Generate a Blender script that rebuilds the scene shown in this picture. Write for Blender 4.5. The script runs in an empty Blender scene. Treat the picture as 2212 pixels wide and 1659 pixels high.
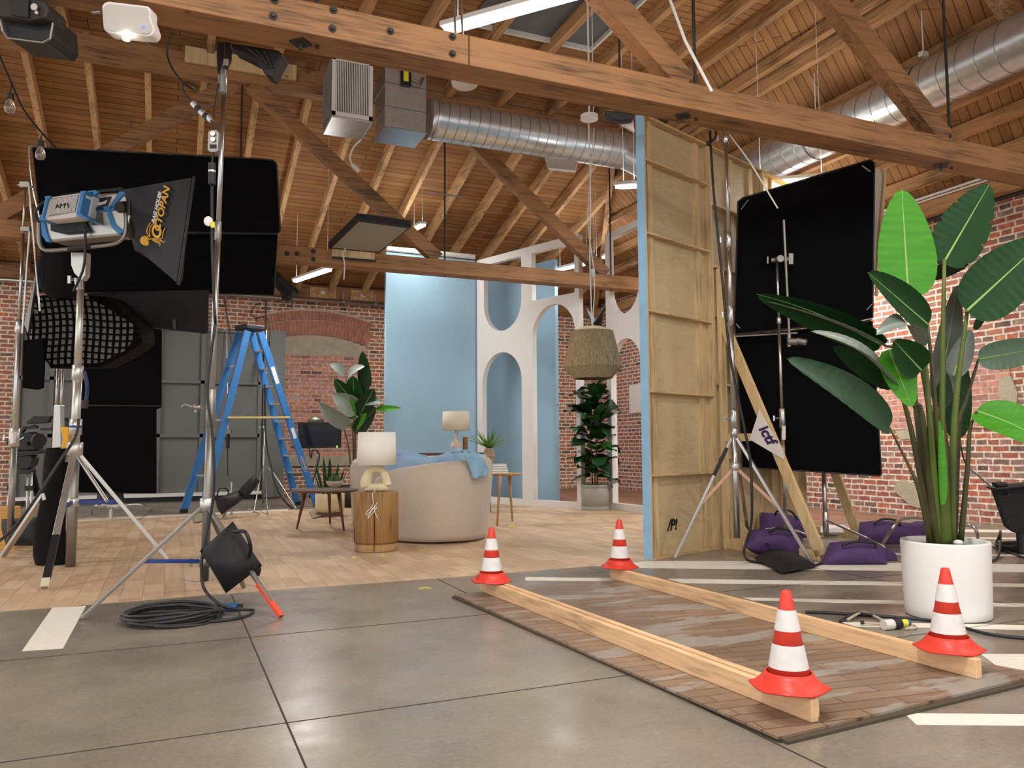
import bpy, bmesh, math, random
from mathutils import Vector as V, Matrix
random.seed(7)
S = bpy.context.scene
COL = S.collection

# ------------------------------------------------------------------ camera
YAW, PITCH, ROLL, FPX = math.radians(23.404), math.radians(4.496), math.radians(-0.341), 1711.75
IW, IH, CH = 2212.0, 1659.0, 1.1
fw = V((math.sin(YAW)*math.cos(PITCH), math.cos(YAW)*math.cos(PITCH), math.sin(PITCH)))
r0 = V((math.cos(YAW), -math.sin(YAW), 0)); u0 = r0.cross(fw)
rt = r0*math.cos(ROLL) + u0*math.sin(ROLL); up = -r0*math.sin(ROLL) + u0*math.cos(ROLL)
CP = V((0, 0, CH))
cam = bpy.data.cameras.new('camera'); camo = bpy.data.objects.new('camera', cam); COL.objects.link(camo)
M = Matrix((rt, up, -fw)).transposed().to_4x4(); M.translation = CP
camo.matrix_world = M
cam.sensor_fit = 'HORIZONTAL'; cam.sensor_width = 36; cam.lens = 36*FPX/IW
cam.clip_start = .05; cam.clip_end = 200
S.camera = camo
S.view_settings.view_transform = 'Standard'; S.view_settings.look = 'None'
S.view_settings.gamma = 1; S.view_settings.use_curve_mapping = False
S.view_settings.exposure = 0.08
# ------------------------------------------------------------------ ambient light from the rest of the open room
wd = bpy.data.worlds.new('world'); S.world = wd; wd.use_nodes = True
wd.node_tree.nodes['Background'].inputs[0].default_value = (.98, .98, 1.0, 1)
wd.node_tree.nodes['Background'].inputs[1].default_value = 1.5
LAMP_W = 75     # watts of one ceiling tube fixture
LAMPS = []      # filled by the fixtures below

def ray(x, y): return fw + rt*((x-IW/2)/FPX) - up*((y-IH/2)/FPX)
def atZ(x, y, z=0): d = ray(x, y); return CP + d*((z-CP.z)/d.z)
def atX(x, y, X): d = ray(x, y); return CP + d*(X/d.x)
def atY(x, y, Y): d = ray(x, y); return CP + d*(Y/d.y)
def atD(x, y, D): return CP + ray(x, y)*D
def depth(p): return (V(p)-CP).dot(fw)
G = atZ
def back(p, r):
    "point r metres behind p, straight away from the camera, on the floor"
    d = V((p[0]-CP.x, p[1]-CP.y, 0)).normalized(); return V((p[0], p[1], 0))+d*r

# ------------------------------------------------------------------ mesh builder
def perp(d):
    d = d.normalized(); a = V((0, 0, 1)) if abs(d.z) < .9 else V((1, 0, 0))
    s = d.cross(a).normalized(); return s, s.cross(d).normalized()
class MB:
    def __init__(s): s.v = []; s.f = []; s.uv = {}; s.flat = set()
    def face(s, idx, uv=None, flat=False):
        s.f.append(tuple(idx))
        if uv: s.uv[len(s.f)-1] = uv
        if flat: s.flat.add(len(s.f)-1)
    def poly(s, pts, uv=None):
        n = len(s.v); s.v += [V(p) for p in pts]; s.face(range(n, n+len(pts)), uv, True); return s
    def ext(s, pts, d):
        "extrude a planar polygon by vector d"
        n = len(s.v); k = len(pts); d = V(d)
        s.v += [V(p) for p in pts] + [V(p)+d for p in pts]
        s.face(range(n, n+k), None, True); s.face(range(n+2*k-1, n+k-1, -1), None, True)
        for i in range(k):
            j = (i+1) % k; s.face((n+i, n+k+i, n+k+j, n+j), None, True)
        return s
    def box(s, a, b):
        x0, y0, z0 = a; x1, y1, z1 = b
        return s.ext([(x0, y0, z0), (x1, y0, z0), (x1, y1, z0), (x0, y1, z0)], (0, 0, z1-z0))
    def obox(s, c, ax, ay, az):
        "box from centre and three half-axis vectors"
        c = V(c); ax = V(ax); ay = V(ay); az = V(az)
        return s.ext([c-ax-ay-az, c+ax-ay-az, c+ax+ay-az, c-ax+ay-az], 2*az)
    def bar(s, p, q, w, h, side=None):
        "rectangular bar from p to q; w across `side`, h the other way"
        p = V(p); q = V(q); d = (q-p).normalized()
        if side is None: a, b = perp(d)
        else:
            a = V(side); a = (a-d*a.dot(d)).normalized(); b = a.cross(d)
        a = a*w/2; b = b*h/2
        return s.ext([p-a-b, p+a-b, p+a+b, p-a+b], q-p)
    def tube(s, p, q, r, r2=None, n=12, cap=True):
        p = V(p); q = V(q); r2 = r if r2 is None else r2
        a, b = perp(q-p); k = len(s.v)
        for c, rr in ((p, r), (q, r2)):
            for i in range(n):
                t = 2*math.pi*i/n; s.v.append(c + a*math.cos(t)*rr + b*math.sin(t)*rr)
        for i in range(n):
            j = (i+1) % n; s.face((k+i, k+j, k+n+j, k+n+i))
        if cap:
            s.face(range(k+n-1, k-1, -1), None, True); s.face(range(k+n, k+2*n), None, True)
        return s
    def path(s, pts, r, n=8, smooth=4, radii=None):
        pts = [V(p) for p in pts]
        if smooth > 1 and len(pts) > 2:
            out = []; rr = []
            for i in range(len(pts)-1):
                p0 = pts[max(i-1, 0)]; p1 = pts[i]; p2 = pts[i+1]; p3 = pts[min(i+2, len(pts)-1)]
                for k in range(smooth):
                    t = k/smooth
                    out.append(.5*((2*p1) + (p2-p0)*t + (2*p0-5*p1+4*p2-p3)*t*t + (3*p1-p0-3*p2+p3)*t**3))
                    if radii: rr.append(radii[i]*(1-t)+radii[i+1]*t)
            out.append(pts[-1])
            if radii: rr.append(radii[-1])
            pts = out; radii = rr or None
        k0 = len(s.v); a = None
        for i, p in enumerate(pts):
            d = (pts[min(i+1, len(pts)-1)]-pts[max(i-1, 0)])
            if d.length < 1e-9: d = V((0, 0, 1))
            d.normalize()
            if a is None: a, b = perp(d)
            else:
                a = (a-d*a.dot(d))
                a = a.normalized() if a.length > 1e-6 else perp(d)[0]
                b = a.cross(d)
            R = radii[i] if radii else r
            for j in range(n):
                t = 2*math.pi*j/n; s.v.append(p + a*math.cos(t)*R + b*math.sin(t)*R)
        for i in range(len(pts)-1):
            for j in range(n):
                j2 = (j+1) % n; A = k0+i*n
                s.face((A+j, A+j2, A+n+j2, A+n+j))
        s.face(range(k0+n-1, k0-1, -1), None, True); e = k0+(len(pts)-1)*n; s.face(range(e, e+n), None, True)
        return s
    def lathe(s, prof, c, n=32, ax=(0, 0, 1), cap=True, sx=1, sy=1):
        "prof: list of (radius, height along ax)"
        c = V(c); ax = V(ax).normalized()
        if abs(ax.z) > .999: a, b = V((1, 0, 0)), V((0, 1, 0))
        else: a, b = perp(ax)
        k = len(s.v)
        for r, h in prof:
            for i in range(n):
                t = 2*math.pi*i/n; s.v.append(c + ax*h + a*math.cos(t)*r*sx + b*math.sin(t)*r*sy)
        for m in range(len(prof)-1):
            for i in range(n):
                j = (i+1) % n; A = k+m*n
                s.face((A+i, A+j, A+n+j, A+n+i))
        if cap:
            if prof[0][0] > 1e-5: s.face(range(k+n-1, k-1, -1), None, True)
            e = k+(len(prof)-1)*n
            if prof[-1][0] > 1e-5: s.face(range(e, e+n), None, True)
        return s
    def ball(s, c, rx, ry=None, rz=None, n=14, m=8, R=None):
        ry = rx if ry is None else ry; rz = rx if rz is None else rz
        k = len(s.v); c = V(c)
        for i in range(m+1):
            ph = math.pi*i/m
            for j in range(n):
                t = 2*math.pi*j/n
                w = V((rx*math.sin(ph)*math.cos(t), ry*math.sin(ph)*math.sin(t), rz*math.cos(ph)))
                if R: w = R @ w
                s.v.append(c+w)
        for i in range(m):
            for j in range(n):
                j2 = (j+1) % n; A = k+i*n
                s.face((A+j, A+n+j, A+n+j2, A+j2))
        return s
    def grid(s, P, nu, nv, closeu=False):
        "P(i,j) -> point for i in range(nu), j in range(nv)"
        k = len(s.v)
        for i in range(nu):
            for j in range(nv): s.v.append(V(P(i, j)))
        for i in range(nu if closeu else nu-1):
            i2 = (i+1) % nu
            for j in range(nv-1): s.face((k+i*nv+j, k+i2*nv+j, k+i2*nv+j+1, k+i*nv+j+1))
        return s
    def px(s, pts, D, th):
        "outline seen in the photo, standing at camera distance D, th metres deep"
        return s.ext([atD(x, y, D) for x, y in pts], fw*th)
    def build(s, name, m, parent=None, loc=None, smooth=False, bevel=0, solid=0, sub=0):
        root = parent
        while root is not None and root.parent is not None: root = root.parent
        off = V(root.location) if root is not None else (V(loc) if loc is not None else V((0, 0, 0)))
        if root is None and loc is None and s.v:
            xs = [p.x for p in s.v]; ys = [p.y for p in s.v]; zs = [p.z for p in s.v]
            off = V(((min(xs)+max(xs))/2, (min(ys)+max(ys))/2, min(zs)))
        me = bpy.data.meshes.new(name)
        me.from_pydata([p-off for p in s.v], [], s.f)
        if s.uv:
            ul = me.uv_layers.new(name='UVMap')
            for fi, uv in s.uv.items():
                pl = me.polygons[fi]
                for li, c in zip(pl.loop_indices, uv): ul.data[li].uv = c
        for i, pl in enumerate(me.polygons): pl.use_smooth = smooth and i not in s.flat
        bm = bmesh.new(); bm.from_mesh(me); bmesh.ops.recalc_face_normals(bm, faces=bm.faces)
        bm.to_mesh(me); bm.free()
        if m is not None: me.materials.append(m)
        o = bpy.data.objects.new(name, me); COL.objects.link(o)
        if root is None: o.location = off
        else: o.parent = parent
        if solid: md = o.modifiers.new('solid', 'SOLIDIFY'); md.thickness = solid; md.offset = 0
        if bevel: md = o.modifiers.new('bevel', 'BEVEL'); md.width = bevel; md.segments = 2; md.limit_method = 'ANGLE'
        if sub: md = o.modifiers.new('sub', 'SUBSURF'); md.levels = sub; md.render_levels = sub
        return o
def tag(o, label, cat, group=None):
    o['label'] = label; o['category'] = cat
    if group: o['group'] = group
    return o
def struct(o): o['kind'] = 'structure'; return o
def thing(name, label, cat, loc, group=None):
    o = bpy.data.objects.new(name, None); COL.objects.link(o); o.location = V(loc); o.empty_display_size = .1
    return tag(o, label, cat, group)
def copy_tree(o, parent=None):
    c = o.copy(); COL.objects.link(c)
    if parent is not None: c.parent = parent
    for ch in list(o.children): copy_tree(ch, c)
    return c
def text(body, pos, xd, yd, size, m, parent, name='lettering', ext=.001, shear=0, bold=0):
    cu = bpy.data.curves.new('t', 'FONT'); cu.body = body; cu.size = size; cu.extrude = ext
    cu.align_x = 'CENTER'; cu.align_y = 'CENTER'; cu.shear = shear; cu.offset = bold
    t = bpy.data.objects.new('t', cu); COL.objects.link(t)
    bpy.context.view_layer.update()
    me = bpy.data.meshes.new_from_object(t.evaluated_get(bpy.context.evaluated_depsgraph_get()))
    bpy.data.objects.remove(t)
    me.name = name; me.materials.clear(); me.materials.append(m)
    xd = V(xd).normalized(); yd = V(yd); yd = (yd-xd*yd.dot(xd)).normalized(); zd = xd.cross(yd)
    root = parent
    while root.parent is not None: root = root.parent
    off = V(pos)-V(root.location)
    me.transform(Matrix.Translation(off) @ Matrix((xd, yd, zd)).transposed().to_4x4())
    o = bpy.data.objects.new(name, me); COL.objects.link(o); o.parent = parent
    return o

# ------------------------------------------------------------------ materials
def lin(c): return tuple((x/12.92 if x <= .04045 else ((x+.055)/1.055)**2.4) for x in c)
def rgb(r, g, b): return lin((r/255, g/255, b/255))+(1,)
MATS = {}
def nm(name):
    m = bpy.data.materials.new(name); m.use_nodes = True; nt = m.node_tree
    return m, nt, nt.nodes['Principled BSDF']
def mat(name, c, rough=.6, metal=0, var=0, vs=8, emis=0, bump=0, bs=40, spec=None, stretch=None, alpha=1, trans=0, sheen=0):
    if name in MATS: return MATS[name]
    m, nt, b = nm(name); c = rgb(*c)
    b.inputs['Base Color'].default_value = c; b.inputs['Roughness'].default_value = rough; b.inputs['Metallic'].default_value = metal
    if spec is not None: b.inputs['Specular IOR Level'].default_value = spec
    if trans: b.inputs['Transmission Weight'].default_value = trans
    if sheen: b.inputs['Sheen Weight'].default_value = sheen
    if emis:
        b.inputs['Emission Color'].default_value = c; b.inputs['Emission Strength'].default_value = emis
    tc = nt.nodes.new('ShaderNodeTexCoord'); mp = nt.nodes.new('ShaderNodeMapping')
    nt.links.new(tc.outputs['Object'], mp.inputs[0])
    if stretch: mp.inputs['Scale'].default_value = stretch
    if var:
        n = nt.nodes.new('ShaderNodeTexNoise'); n.inputs['Scale'].default_value = vs; n.inputs['Detail'].default_value = 5
        nt.links.new(mp.outputs[0], n.inputs[0])
        mr = nt.nodes.new('ShaderNodeMapRange'); mr.inputs[1].default_value = .3; mr.inputs[2].default_value = .7
        mr.inputs[3].default_value = 1-var; mr.inputs[4].default_value = 1+var
        nt.links.new(n.outputs[0], mr.inputs[0])
        mx = nt.nodes.new('ShaderNodeVectorMath'); mx.operation = 'SCALE'; mx.inputs[0].default_value = c[:3]
        nt.links.new(mr.outputs[0], mx.inputs['Scale']); nt.links.new(mx.outputs[0], b.inputs['Base Color'])
    if bump:
        n = nt.nodes.new('ShaderNodeTexNoise'); n.inputs['Scale'].default_value = bs; n.inputs['Detail'].default_value = 4
        nt.links.new(mp.outputs[0], n.inputs[0]); bp = nt.nodes.new('ShaderNodeBump'); bp.inputs['Strength'].default_value = bump
        bp.inputs['Distance'].default_value = .02
        nt.links.new(n.outputs[0], bp.inputs['Height']); nt.links.new(bp.outputs[0], b.inputs['Normal'])
    MATS[name] = m; return m
def wood(name, c, ax='x', var=.22, rough=.7, dark=None, knots=True, sc=1):
    "timber with grain along ax"
    if name in MATS: return MATS[name]
    m, nt, b = nm(name); L = nt.links; N = nt.nodes
    tc = N.new('ShaderNodeTexCoord'); mp = N.new('ShaderNodeMapping'); L.new(tc.outputs['Object'], mp.inputs[0])
    st = {'x': (.9, 14, 14), 'y': (14, .9, 14), 'z': (14, 14, .9)}[ax]
    mp.inputs['Scale'].default_value = tuple(s*sc for s in st)
    n1 = N.new('ShaderNodeTexNoise'); n1.inputs['Scale'].default_value = 1.0; n1.inputs['Detail'].default_value = 6; n1.inputs['Distortion'].default_value = .8
    L.new(mp.outputs[0], n1.inputs[0])
    mp2 = N.new('ShaderNodeMapping'); L.new(tc.outputs['Object'], mp2.inputs[0]); mp2.inputs['Scale'].default_value = tuple(s*4*sc for s in st)
    n2 = N.new('ShaderNodeTexNoise'); n2.inputs['Scale'].default_value = 1.0; n2.inputs['Detail'].default_value = 3; L.new(mp2.outputs[0], n2.inputs[0])
    n3 = N.new('ShaderNodeTexNoise'); n3.inputs['Scale'].default_value = 1.3; n3.inputs['Detail'].default_value = 2; L.new(tc.outputs['Object'], n3.inputs[0])
    ad = N.new('ShaderNodeMath'); ad.operation = 'ADD'; L.new(n1.outputs[0], ad.inputs[0]); L.new(n2.outputs[0], ad.inputs[1])
    ad2 = N.new('ShaderNodeMath'); ad2.operation = 'ADD'; L.new(ad.outputs[0], ad2.inputs[0]); L.new(n3.outputs[0], ad2.inputs[1])
    cr = N.new('ShaderNodeValToRGB'); mr = N.new('ShaderNodeMapRange'); mr.inputs[1].default_value = 1.0; mr.inputs[2].default_value = 2.0
    L.new(ad2.outputs[0], mr.inputs[0]); L.new(mr.outputs[0], cr.inputs[0])
    C = rgb(*c); d = dark or tuple(x*(1-var*1.6) for x in c)
    cr.color_ramp.elements[0].color = rgb(*d); cr.color_ramp.elements[0].position = .18
    cr.color_ramp.elements[1].color = rgb(*[min(255, x*(1+var*.45)) for x in c]); cr.color_ramp.elements[1].position = .85
    e = cr.color_ramp.elements.new(.5); e.color = C
    out = cr.outputs[0]
    if knots:
        vo = N.new('ShaderNodeTexVoronoi'); vo.inputs['Scale'].default_value = 2.2; L.new(tc.outputs['Object'], vo.inputs[0])
        k = N.new('ShaderNodeMapRange'); k.inputs[1].default_value = .03; k.inputs[2].default_value = .07; k.inputs[3].default_value = .45; k.inputs[4].default_value = 1
        L.new(vo.outputs['Distance'], k.inputs[0])
        sc2 = N.new('ShaderNodeVectorMath'); sc2.operation = 'SCALE'; L.new(out, sc2.inputs[0]); L.new(k.outputs[0], sc2.inputs['Scale']); out = sc2.outputs[0]
    L.new(out, b.inputs['Base Color']); b.inputs['Roughness'].default_value = rough
    bp = N.new('ShaderNodeBump'); bp.inputs['Strength'].default_value = .25; bp.inputs['Distance'].default_value = .005
    L.new(n1.outputs[0], bp.inputs['Height']); L.new(bp.outputs[0], b.inputs['Normal'])
    MATS[name] = m; return m
def boards(name, c, c2, bw, bl, gap=.006, groove=(50, 30, 15), rough=.75, noise=.3, offset=.37, uvs=True, bumpy=.4, gl=None, spec=.3):
    "boards of width bw and length bl: u runs along a board, v across (metres)"
    m, nt, b = nm(name); L = nt.links; N = nt.nodes
    tc = N.new('ShaderNodeTexCoord'); src = tc.outputs['UV' if uvs else 'Object']
    br = N.new('ShaderNodeTexBrick'); L.new(src, br.inputs[0])
    br.inputs['Scale'].default_value = 1; br.inputs['Brick Width'].default_value = bl; br.inputs['Row Height'].default_value = bw
    br.inputs['Mortar Size'].default_value = gap; br.inputs['Mortar Smooth'].default_value = .1; br.offset = offset; br.inputs['Bias'].default_value = 0
    br.inputs['Color1'].default_value = rgb(*c); br.inputs['Color2'].default_value = rgb(*c2); br.inputs['Mortar'].default_value = rgb(*groove)
    mp = N.new('ShaderNodeMapping'); L.new(src, mp.inputs[0]); mp.inputs['Scale'].default_value = (1.5, 18, 10)
    n = N.new('ShaderNodeTexNoise'); n.inputs['Scale'].default_value = 1; n.inputs['Detail'].default_value = 5; n.inputs['Distortion'].default_value = .6; L.new(mp.outputs[0], n.inputs[0])
    n2 = N.new('ShaderNodeTexNoise'); n2.inputs['Scale'].default_value = .9; n2.inputs['Detail'].default_value = 3; L.new(src, n2.inputs[0])
    ad = N.new('ShaderNodeMath'); ad.operation = 'ADD'; L.new(n.outputs[0], ad.inputs[0]); L.new(n2.outputs[0], ad.inputs[1])
    mr = N.new('ShaderNodeMapRange'); mr.inputs[1].default_value = .65; mr.inputs[2].default_value = 1.35; mr.inputs[3].default_value = 1-noise; mr.inputs[4].default_value = 1+noise
    L.new(ad.outputs[0], mr.inputs[0])
    sc = N.new('ShaderNodeVectorMath'); sc.operation = 'SCALE'; L.new(br.outputs['Color'], sc.inputs[0]); L.new(mr.outputs[0], sc.inputs['Scale'])
    L.new(sc.outputs[0], b.inputs['Base Color']); b.inputs['Roughness'].default_value = rough; b.inputs['Specular IOR Level'].default_value = spec
    bp = N.new('ShaderNodeBump'); bp.inputs['Strength'].default_value = bumpy; bp.inputs['Distance'].default_value = .01; bp.invert = True
    L.new(br.outputs['Fac'], bp.inputs['Height']); L.new(bp.outputs[0], b.inputs['Normal'])
    MATS[name] = m; return m
def brick(name, c, c2, mortar, patch=None, pth=.62, bias=0, mort=.015, white=.0):
    m, nt, b = nm(name); L = nt.links; N = nt.nodes
    tc = N.new('ShaderNodeTexCoord'); src = tc.outputs['UV']
    w = N.new('ShaderNodeTexNoise'); w.inputs['Scale'].default_value = 9; w.inputs['Detail'].default_value = 3; L.new(src, w.inputs[0])
    wm = N.new('ShaderNodeVectorMath'); wm.operation = 'MULTIPLY_ADD'; L.new(w.outputs['Color'], wm.inputs[0]); wm.inputs[1].default_value = (.022, .022, 0); L.new(src, wm.inputs[2])
    br = N.new('ShaderNodeTexBrick'); L.new(wm.outputs[0], br.inputs[0]); br.inputs['Scale'].default_value = 1
    br.inputs['Brick Width'].default_value = .25; br.inputs['Row Height'].default_value = .09; br.inputs['Mortar Size'].default_value = mort
    br.inputs['Mortar Smooth'].default_value = .25; br.inputs['Bias'].default_value = bias; br.squash = .7; br.squash_frequency = 4
    br.inputs['Color1'].default_value = (0, 0, 0, 1); br.inputs['Color2'].default_value = (1, 1, 1, 1); br.inputs['Mortar'].default_value = (.5, .5, .5, 1)
    rp = N.new('ShaderNodeValToRGB'); L.new(br.outputs['Color'], rp.inputs[0]); rp.color_ramp.interpolation = 'LINEAR'
    cols = [tuple(x*.62 for x in c2), c2, c, tuple(x*.86 for x in c), (min(255, c[0]*1.1), c[1]*1.06, c[2]*.9), c2, (c[0]*1.0, c[1]*1.12, c[2]*1.16)]
    for e_, (p_, cc) in enumerate(zip((0, .14, .3, .48, .64, .82, 1.0), cols)):
        el = rp.color_ramp.elements[0] if e_ == 0 else (rp.color_ramp.elements[-1] if e_ == 6 else rp.color_ramp.elements.new(p_))
        el.position = p_; el.color = rgb(*cc)
    bm_ = N.new('ShaderNodeMix'); bm_.data_type = 'RGBA'; L.new(br.outputs['Fac'], bm_.inputs[0]); L.new(rp.outputs[0], bm_.inputs[6]); bm_.inputs[7].default_value = rgb(*mortar)
    n = N.new('ShaderNodeTexNoise'); n.inputs['Scale'].default_value = 14; n.inputs['Detail'].default_value = 6; L.new(src, n.inputs[0])
    mr = N.new('ShaderNodeMapRange'); mr.inputs[1].default_value = .3; mr.inputs[2].default_value = .7; mr.inputs[3].default_value = .7; mr.inputs[4].default_value = 1.3; L.new(n.outputs[0], mr.inputs[0])
    sc = N.new('ShaderNodeVectorMath'); sc.operation = 'SCALE'; L.new(bm_.outputs[2], sc.inputs[0]); L.new(mr.outputs[0], sc.inputs['Scale']); out = sc.outputs[0]
    if patch:
        p = N.new('ShaderNodeTexNoise'); p.inputs['Scale'].default_value = .75; p.inputs['Detail'].default_value = 6; p.inputs['Roughness'].default_value = .62; L.new(src, p.inputs[0])
        pr = N.new('ShaderNodeMapRange'); pr.inputs[1].default_value = pth; pr.inputs[2].default_value = pth+.035; L.new(p.outputs[0], pr.inputs[0])
        mx = N.new('ShaderNodeMix'); mx.data_type = 'RGBA'; L.new(pr.outputs[0], mx.inputs[0]); L.new(out, mx.inputs[6]); mx.inputs[7].default_value = rgb(*patch); out = mx.outputs[2]
    if white:
        p = N.new('ShaderNodeTexNoise'); p.inputs['Scale'].default_value = 5; p.inputs['Detail'].default_value = 8; p.inputs['Roughness'].default_value = .7; L.new(src, p.inputs[0])
        pr = N.new('ShaderNodeMapRange'); pr.inputs[1].default_value = .55; pr.inputs[2].default_value = .68; pr.inputs[4].default_value = white; L.new(p.outputs[0], pr.inputs[0])
        mx = N.new('ShaderNodeMix'); mx.data_type = 'RGBA'; L.new(pr.outputs[0], mx.inputs[0]); L.new(out, mx.inputs[6]); mx.inputs[7].default_value = rgb(*mortar); out = mx.outputs[2]
    L.new(out, b.inputs['Base Color']); b.inputs['Roughness'].default_value = .9
    bp = N.new('ShaderNodeBump'); bp.inputs['Strength'].default_value = .7; bp.inputs['Distance'].default_value = .012; bp.invert = True
    ad = N.new('ShaderNodeMath'); ad.operation = 'ADD'; L.new(br.outputs['Fac'], ad.inputs[0])
    n4 = N.new('ShaderNodeMath'); n4.operation = 'MULTIPLY'; n4.inputs[1].default_value = -.6; L.new(n.outputs[0], n4.inputs[0]); L.new(n4.outputs[0], ad.inputs[1])
    L.new(ad.outputs[0], bp.inputs['Height']); L.new(bp.outputs[0], b.inputs['Normal'])
    MATS[name] = m; return m
def concrete():
    m, nt, b = nm('polished_concrete'); L = nt.links; N = nt.nodes
    tc = N.new('ShaderNodeTexCoord'); src = tc.outputs['Object']
    def noise(s, d=5, r=.55):
        n = N.new('ShaderNodeTexNoise'); n.inputs['Scale'].default_value = s; n.inputs['Detail'].default_value = d; n.inputs['Roughness'].default_value = r; L.new(src, n.inputs[0]); return n.outputs[0]
    cr = N.new('ShaderNodeValToRGB'); L.new(noise(.9, 8, .62), cr.inputs[0])
    cr.color_ramp.elements[0].position = .32; cr.color_ramp.elements[0].color = rgb(116, 109, 97)
    cr.color_ramp.elements[1].position = .7; cr.color_ramp.elements[1].color = rgb(152, 141, 126)
    red = N.new('ShaderNodeMapRange'); red.inputs[1].default_value = .52; red.inputs[2].default_value = .7; red.inputs[4].default_value = .5; L.new(noise(.55, 6), red.inputs[0])
    mx = N.new('ShaderNodeMix'); mx.data_type = 'RGBA'; L.new(red.outputs[0], mx.inputs[0]); L.new(cr.outputs[0], mx.inputs[6]); mx.inputs[7].default_value = rgb(144, 116, 100)
    fine = N.new('ShaderNodeMapRange'); fine.inputs[1].default_value = .3; fine.inputs[2].default_value = .7; fine.inputs[3].default_value = .82; fine.inputs[4].default_value = 1.18; L.new(noise(45, 6, .7), fine.inputs[0])
    sc = N.new('ShaderNodeVectorMath'); sc.operation = 'SCALE'; L.new(mx.outputs[2], sc.inputs[0]); L.new(fine.outputs[0], sc.inputs['Scale'])
    sp = N.new('ShaderNodeTexVoronoi'); sp.inputs['Scale'].default_value = 16; L.new(src, sp.inputs[0])
    sr = N.new('ShaderNodeMapRange'); sr.inputs[1].default_value = .06; sr.inputs[2].default_value = .03; sr.inputs[3].default_value = 0; sr.inputs[4].default_value = .45; L.new(sp.outputs['Distance'], sr.inputs[0])
    m2 = N.new('ShaderNodeMix'); m2.data_type = 'RGBA'; L.new(sr.outputs[0], m2.inputs[0]); L.new(sc.outputs[0], m2.inputs[6]); m2.inputs[7].default_value = rgb(190, 180, 160)
    L.new(m2.outputs[2], b.inputs['Base Color'])
    rr = N.new('ShaderNodeMapRange'); rr.inputs[1].default_value = .3; rr.inputs[2].default_value = .7; rr.inputs[3].default_value = .2; rr.inputs[4].default_value = .36; L.new(noise(3, 6), rr.inputs[0])
    L.new(rr.outputs[0], b.inputs['Roughness']); b.inputs['Specular IOR Level'].default_value = .42
    bp = N.new('ShaderNodeBump'); bp.inputs['Strength'].default_value = .06; bp.inputs['Distance'].default_value = .004; L.new(noise(30, 4), bp.inputs['Height']); L.new(bp.outputs[0], b.inputs['Normal'])
    return m

M_conc = concrete()
M_joint = mat('joint', (55, 50, 43), .8)
M_vinyl = boards('vinyl_planks', (212, 184, 152), (188, 158, 126), .15, .42, gap=.002, groove=(156, 128, 100), rough=.5, noise=.18, bumpy=.1, spec=.3)
M_deck = boards('roof_boards', (172, 126, 80), (148, 104, 62), .135, 3.1, gap=.005, groove=(58, 34, 16), noise=.3)
M_brickB = brick('brick_back', (186, 118, 94), (158, 124, 108), (236, 220, 198), white=.3)
M_brickR = brick('brick_right', (180, 108, 90), (152, 122, 112), (228, 212, 194), patch=(186, 170, 150), pth=.66, white=.45)
M_pinkbrick = brick('brick_pink', (200, 146, 132), (190, 136, 122), (218, 188, 172), mort=.01)
M_cement = mat('cement', (184, 174, 150), .9, var=.12, vs=6, bump=.4, bs=25)
M_beamX = wood('beam_x', (158, 114, 74), 'x', .22)
M_beamY = wood('beam_y', (182, 138, 92), 'y', .22)
M_beamZ = wood('beam_z', (196, 148, 96), 'z', .2)
M_rafter = wood('rafter_wood', (206, 164, 114), 'y', .18)
M_pine = wood('pine_z', (212, 184, 136), 'z', .12)
M_pineX = wood('pine_x', (206, 178, 130), 'x', .12)
M_ply = wood('plywood', (200, 178, 138), 'x', .045, knots=False, sc=.8)
M_2x4 = wood('lumber_y', (232, 192, 146), 'y', .13)
M_iron = mat('iron', (66, 62, 58), .6, .6, var=.2)
M_steel = mat('steel', (190, 190, 188), .28, .95)
M_steeld = mat('steel_dull', (150, 146, 138), .42, .85, var=.12)
M_galv = mat('galvanised', (208, 210, 210), .3, .75, var=.1, vs=12, bump=.05, bs=6)
M_seam = mat('galv_seam', (150, 152, 152), .35, .9)
M_alu = mat('aluminium', (205, 203, 196), .35, .8)
M_black = mat('black_plastic', (24, 24, 25), .5)
M_flag = mat('duvetyne', (9, 9, 10), .95, spec=.1)
M_blackcloth = mat('black_cloth', (17, 17, 18), .85, spec=.2, bump=.3, bs=14)
M_nylon = mat('black_nylon', (30, 30, 32), .6, bump=.25, bs=9, spec=.35)
M_rubber = mat('cable_rubber', (40, 41, 42), .5)
M_white = mat('white_paint', (232, 228, 222), .55)
M_whitepl = mat('white_plastic', (222, 220, 212), .45)
M_blue = mat('blue_paint', (156, 193, 217), .6, var=.03, vs=1.2)
M_blueedge = mat('blue_edge', (142, 186, 216), .6, var=.08, vs=5)
M_grey = mat('grey_paint', (108, 109, 106), .6, var=.04, vs=2)
M_bluefab = mat('blue_linen', (150, 182, 212), .9, var=.05, vs=30, sheen=.3)
M_sofa = mat('boucle', (196, 180, 162), .95, var=.06, vs=70, bump=.3, bs=160, sheen=.3)
M_red = mat('cone_red', (222, 62, 46), .45, var=.05)
M_conew = mat('cone_white', (228, 226, 222), .5, var=.08, vs=20)
M_purple = mat('purple_cordura', (76, 50, 98), .75, bump=.2, bs=18, var=.1)
M_ladder = mat('ladder_blue', (52, 122, 190), .4, var=.06, vs=10)
M_arri = mat('lamp_blue', (62, 136, 196), .4)
M_lshade = mat('linen_shade', (236, 232, 222), .9, var=.02, vs=60)
M_potw = mat('pot_white', (236, 234, 230), .5)
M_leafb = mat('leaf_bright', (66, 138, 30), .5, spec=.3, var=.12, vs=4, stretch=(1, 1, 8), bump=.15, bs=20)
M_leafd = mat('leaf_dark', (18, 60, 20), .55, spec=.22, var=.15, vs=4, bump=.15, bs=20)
M_leafg = mat('leaf_under', (128, 138, 128), .35, var=.12, vs=6, bump=.1, bs=20)
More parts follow.
